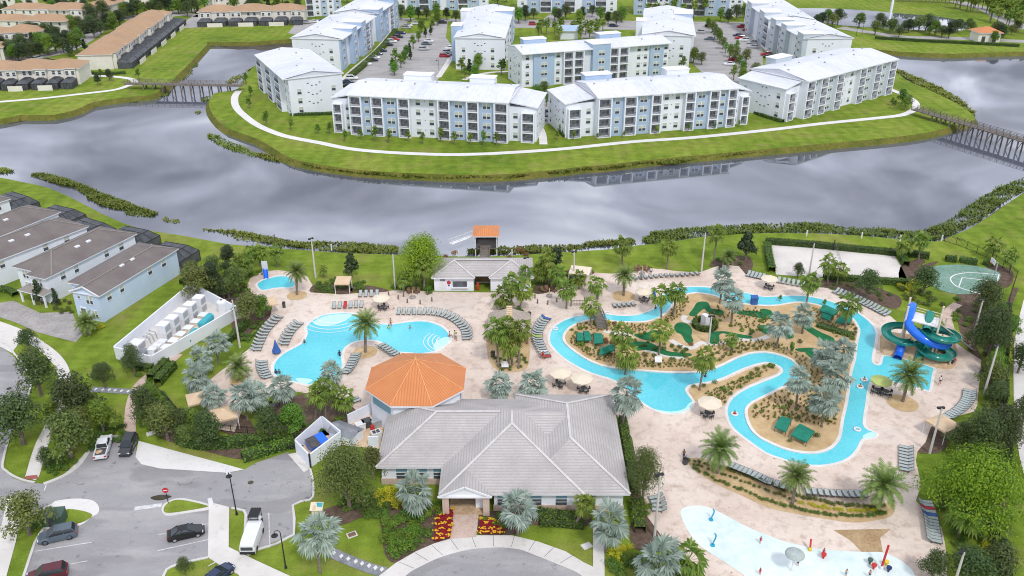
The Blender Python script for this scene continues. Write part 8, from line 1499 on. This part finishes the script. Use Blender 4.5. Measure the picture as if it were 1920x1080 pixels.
many(['dark', 'oak', 'conifer', 'green'], "175,44 172,40 168,50 135,60 128,90 70,85 66,97 82,100 36,114 20,112 205,56 214,62 225,48 240,30 250,26 232,34 215,26 258,30 272,24 290,18 300,26 312,22 322,20 335,26 345,20 360,24 372,30 384,18 178,72 190,66 130,106 146,100 296,44 5,34 14,26 140,14 112,18 122,14 92,10 330,12 345,8 270,8 380,8 440,22 470,16 480,20 505,18 520,16 540,22 560,18 500,8 530,6 555,8 195,36 160,98 95,88 60,108 45,104", 6, 10, 'dark garden tree among the terracotta terraces', GN, 1.15); many(['dark', 'young'], "185,160 190,148 206,152 261,150", 4, 5, 'small dark tree on the grass by the left walk', 'small trees by the left walk'); scat(['dark', 'oak', 'green'], "-40,2 560,2 560,-30 -40,-30", 46, 7, 7, 10, 'distant tree at the top left edge', 'distant trees at the top left', 1.2); scat(['dark', 'oak', 'green'], "560,12 760,10 960,10 960,-30 560,-30", 30, 8, 6, 9, 'distant tree above the top row', 'distant trees above the top row', 1.2)
GR = 'palms along the far right road'
for i, p in enumerate(resample(P("1685,4 1720,4 1760,6 1795,8"), 16)): smallpalm(p[0], random.uniform(6, 8), 2.5, 'palm in the upper row by the far right road', GR)
for i, p in enumerate(resample(P("1790,16 1830,24 1870,30 1920,44"), 18)+resample(P("1815,12 1860,20 1920,34"), 16)+resample(P("1860,40 1890,52 1920,64"), 9)): q = p[0]; smallpalm((q.x+random.uniform(-2, 2), q.y+random.uniform(-3, 3)), random.uniform(6, 8), 2.6, 'palm lining the far right road', GR)
many(['oak', 'dark', 'green', 'olive'], "1648,50 1655,56 1668,60 1672,64 1695,58 1702,62 1712,56 1722,60 1735,58 1742,64 1752,68 1765,70 1790,62 1795,60 1815,54 1820,60 1865,72 1872,76 1880,70 1895,66 1905,60 1540,48 1552,44 1560,50 1570,46 1530,54 1610,52 1640,66 1685,70 1778,72 1862,80", 5, 8, 'bushy tree between the pond and the right lake', 'trees between pond and right lake', 1.2); scat(['oak', 'dark', 'green'], "1700,2 1920,4 1960,-20 1700,-20", 24, 8, 6, 9, 'distant tree at the top right edge', 'distant trees at the top right', 1.2)

# denser planting round the pools
shr('olive', "1075,640 1090,655 1120,678 1170,690 1230,692 1300,690 1290,680 1220,676 1160,665 1110,650", 26, .35, .6, 'small olive bush along the lower left edge of the island', 'olive bushes along the lower island edge', .9, z=.24); shr('green', "1070,620 1100,612 1120,630 1100,635 1120,655 1100,660 1080,645", 9, .5, .8, 'leafy bush round the green shelters', 'leafy bushes round the shelters', .8, z=.24); shr('olive', "1340,665 1380,650 1430,650 1470,655 1440,658 1390,664 1350,680", 18, .35, .55, 'olive bush above the inner bend', 'olive bushes above the inner bend', .9, z=.24); shr('hedge', "1180,640 1230,640 1290,655 1300,668 1250,660 1200,655", 14, .4, .7, 'dark bush beside the long putting green', 'dark bushes beside the long green', .9, z=.24); shr('rust', "1120,632 1160,640 1165,655 1130,650", 7, .4, .7, 'bronze bush beside the shelters', 'bronze bushes beside the shelters', .8, z=.24); shr('olive', "1600,600 1606,625 1600,660 1592,690 1585,680 1596,640", 10, .4, .6, 'olive bush along the right edge of the island', 'olive bushes along the right island edge', .8, z=.24)
scat(['oak', 'olive', 'green'], "95,770 130,735 165,760 160,840 110,850 92,830", 4, 3.2, 4.5, 6, 'dark tree on the lawn between sidewalk and garden path', 'trees between sidewalk and garden path'); scat(['oak', 'olive', 'green'], "262,760 300,770 340,815 430,835 420,850 330,840 280,815", 7, 2.8, 3.5, 5, 'loose small tree in the bed behind the ramp', 'trees in the bed behind the ramp'); scat(['olive', 'green', 'oak'], "1848,590 1872,600 1872,780 1850,780", 9, 3.5, 3.5, 5.5, 'open small tree along the right fence', 'small trees along the right fence'); scat(['dark', 'olive'], "340,545 430,505 470,520 450,560 380,570", 6, 3, 4, 6, 'bushy tree in the bed behind the blue house', 'trees in the left bed')
for a in ((1045, 545, 1046, 512, 1.8, 'cabbage palm in the bed right of the right fire pit'), (985, 545, 985, 512, 1.6, 'cabbage palm touching the right end of the pool house'), (780, 540, 778, 508, 1.7, 'cabbage palm left of the bright shade tree'), (1085, 542, 1086, 520, 1.5, 'small cabbage palm before the lawn canopy'), (1612, 790, 1612, 790, 1.0, '')): palm(SA, *a[:6]) if a[5] else None
shr('green', "1085,608 1140,604 1200,610 1240,600 1262,575 1285,560 1300,562 1280,590 1250,610 1200,622 1130,622 1085,618", 22, .3, .5, 'small leafy bush along the upper edge of the island', 'leafy bushes along the upper island edge', .9, z=.24); shr('palm', "1345,580 1440,585 1480,600 1430,640 1360,625 1330,600", 10, .4, .6, 'small fan leaved bush between the greens', 'fan leaved bushes between the greens', 1.5, z=.24); shr('green', "1415,765 1460,742 1500,730 1535,735 1570,765 1570,800 1530,795 1480,790 1430,788", 26, .3, .5, 'small leafy bush on the lower lobe of the island', 'leafy bushes on the lower island lobe', .9, z=.24); shr('green', "1325,738 1360,725 1400,706 1445,694 1400,722 1368,744 1345,757", 14, .35, .55, 'leafy bush on the strip between the two river bends', 'leafy bushes between the river bends', .9, z=.15)
many(['oak', 'dark', 'green', 'oak'], "62,110 76,107 92,103 106,98 120,99 136,90 150,80 160,72 186,58 200,54 212,50 222,42 236,36 250,33 266,30 282,26 300,27 318,25 340,27 352,31 366,25 45,118 30,116 172,60 60,72 72,74 140,66 150,60 178,50 8,104 22,100 88,78 100,74 110,82 100,26 130,26 160,22 60,28 40,26", 6, 9, 'garden tree lining the streets between the terraces', 'street trees between the terraces', 1.15)
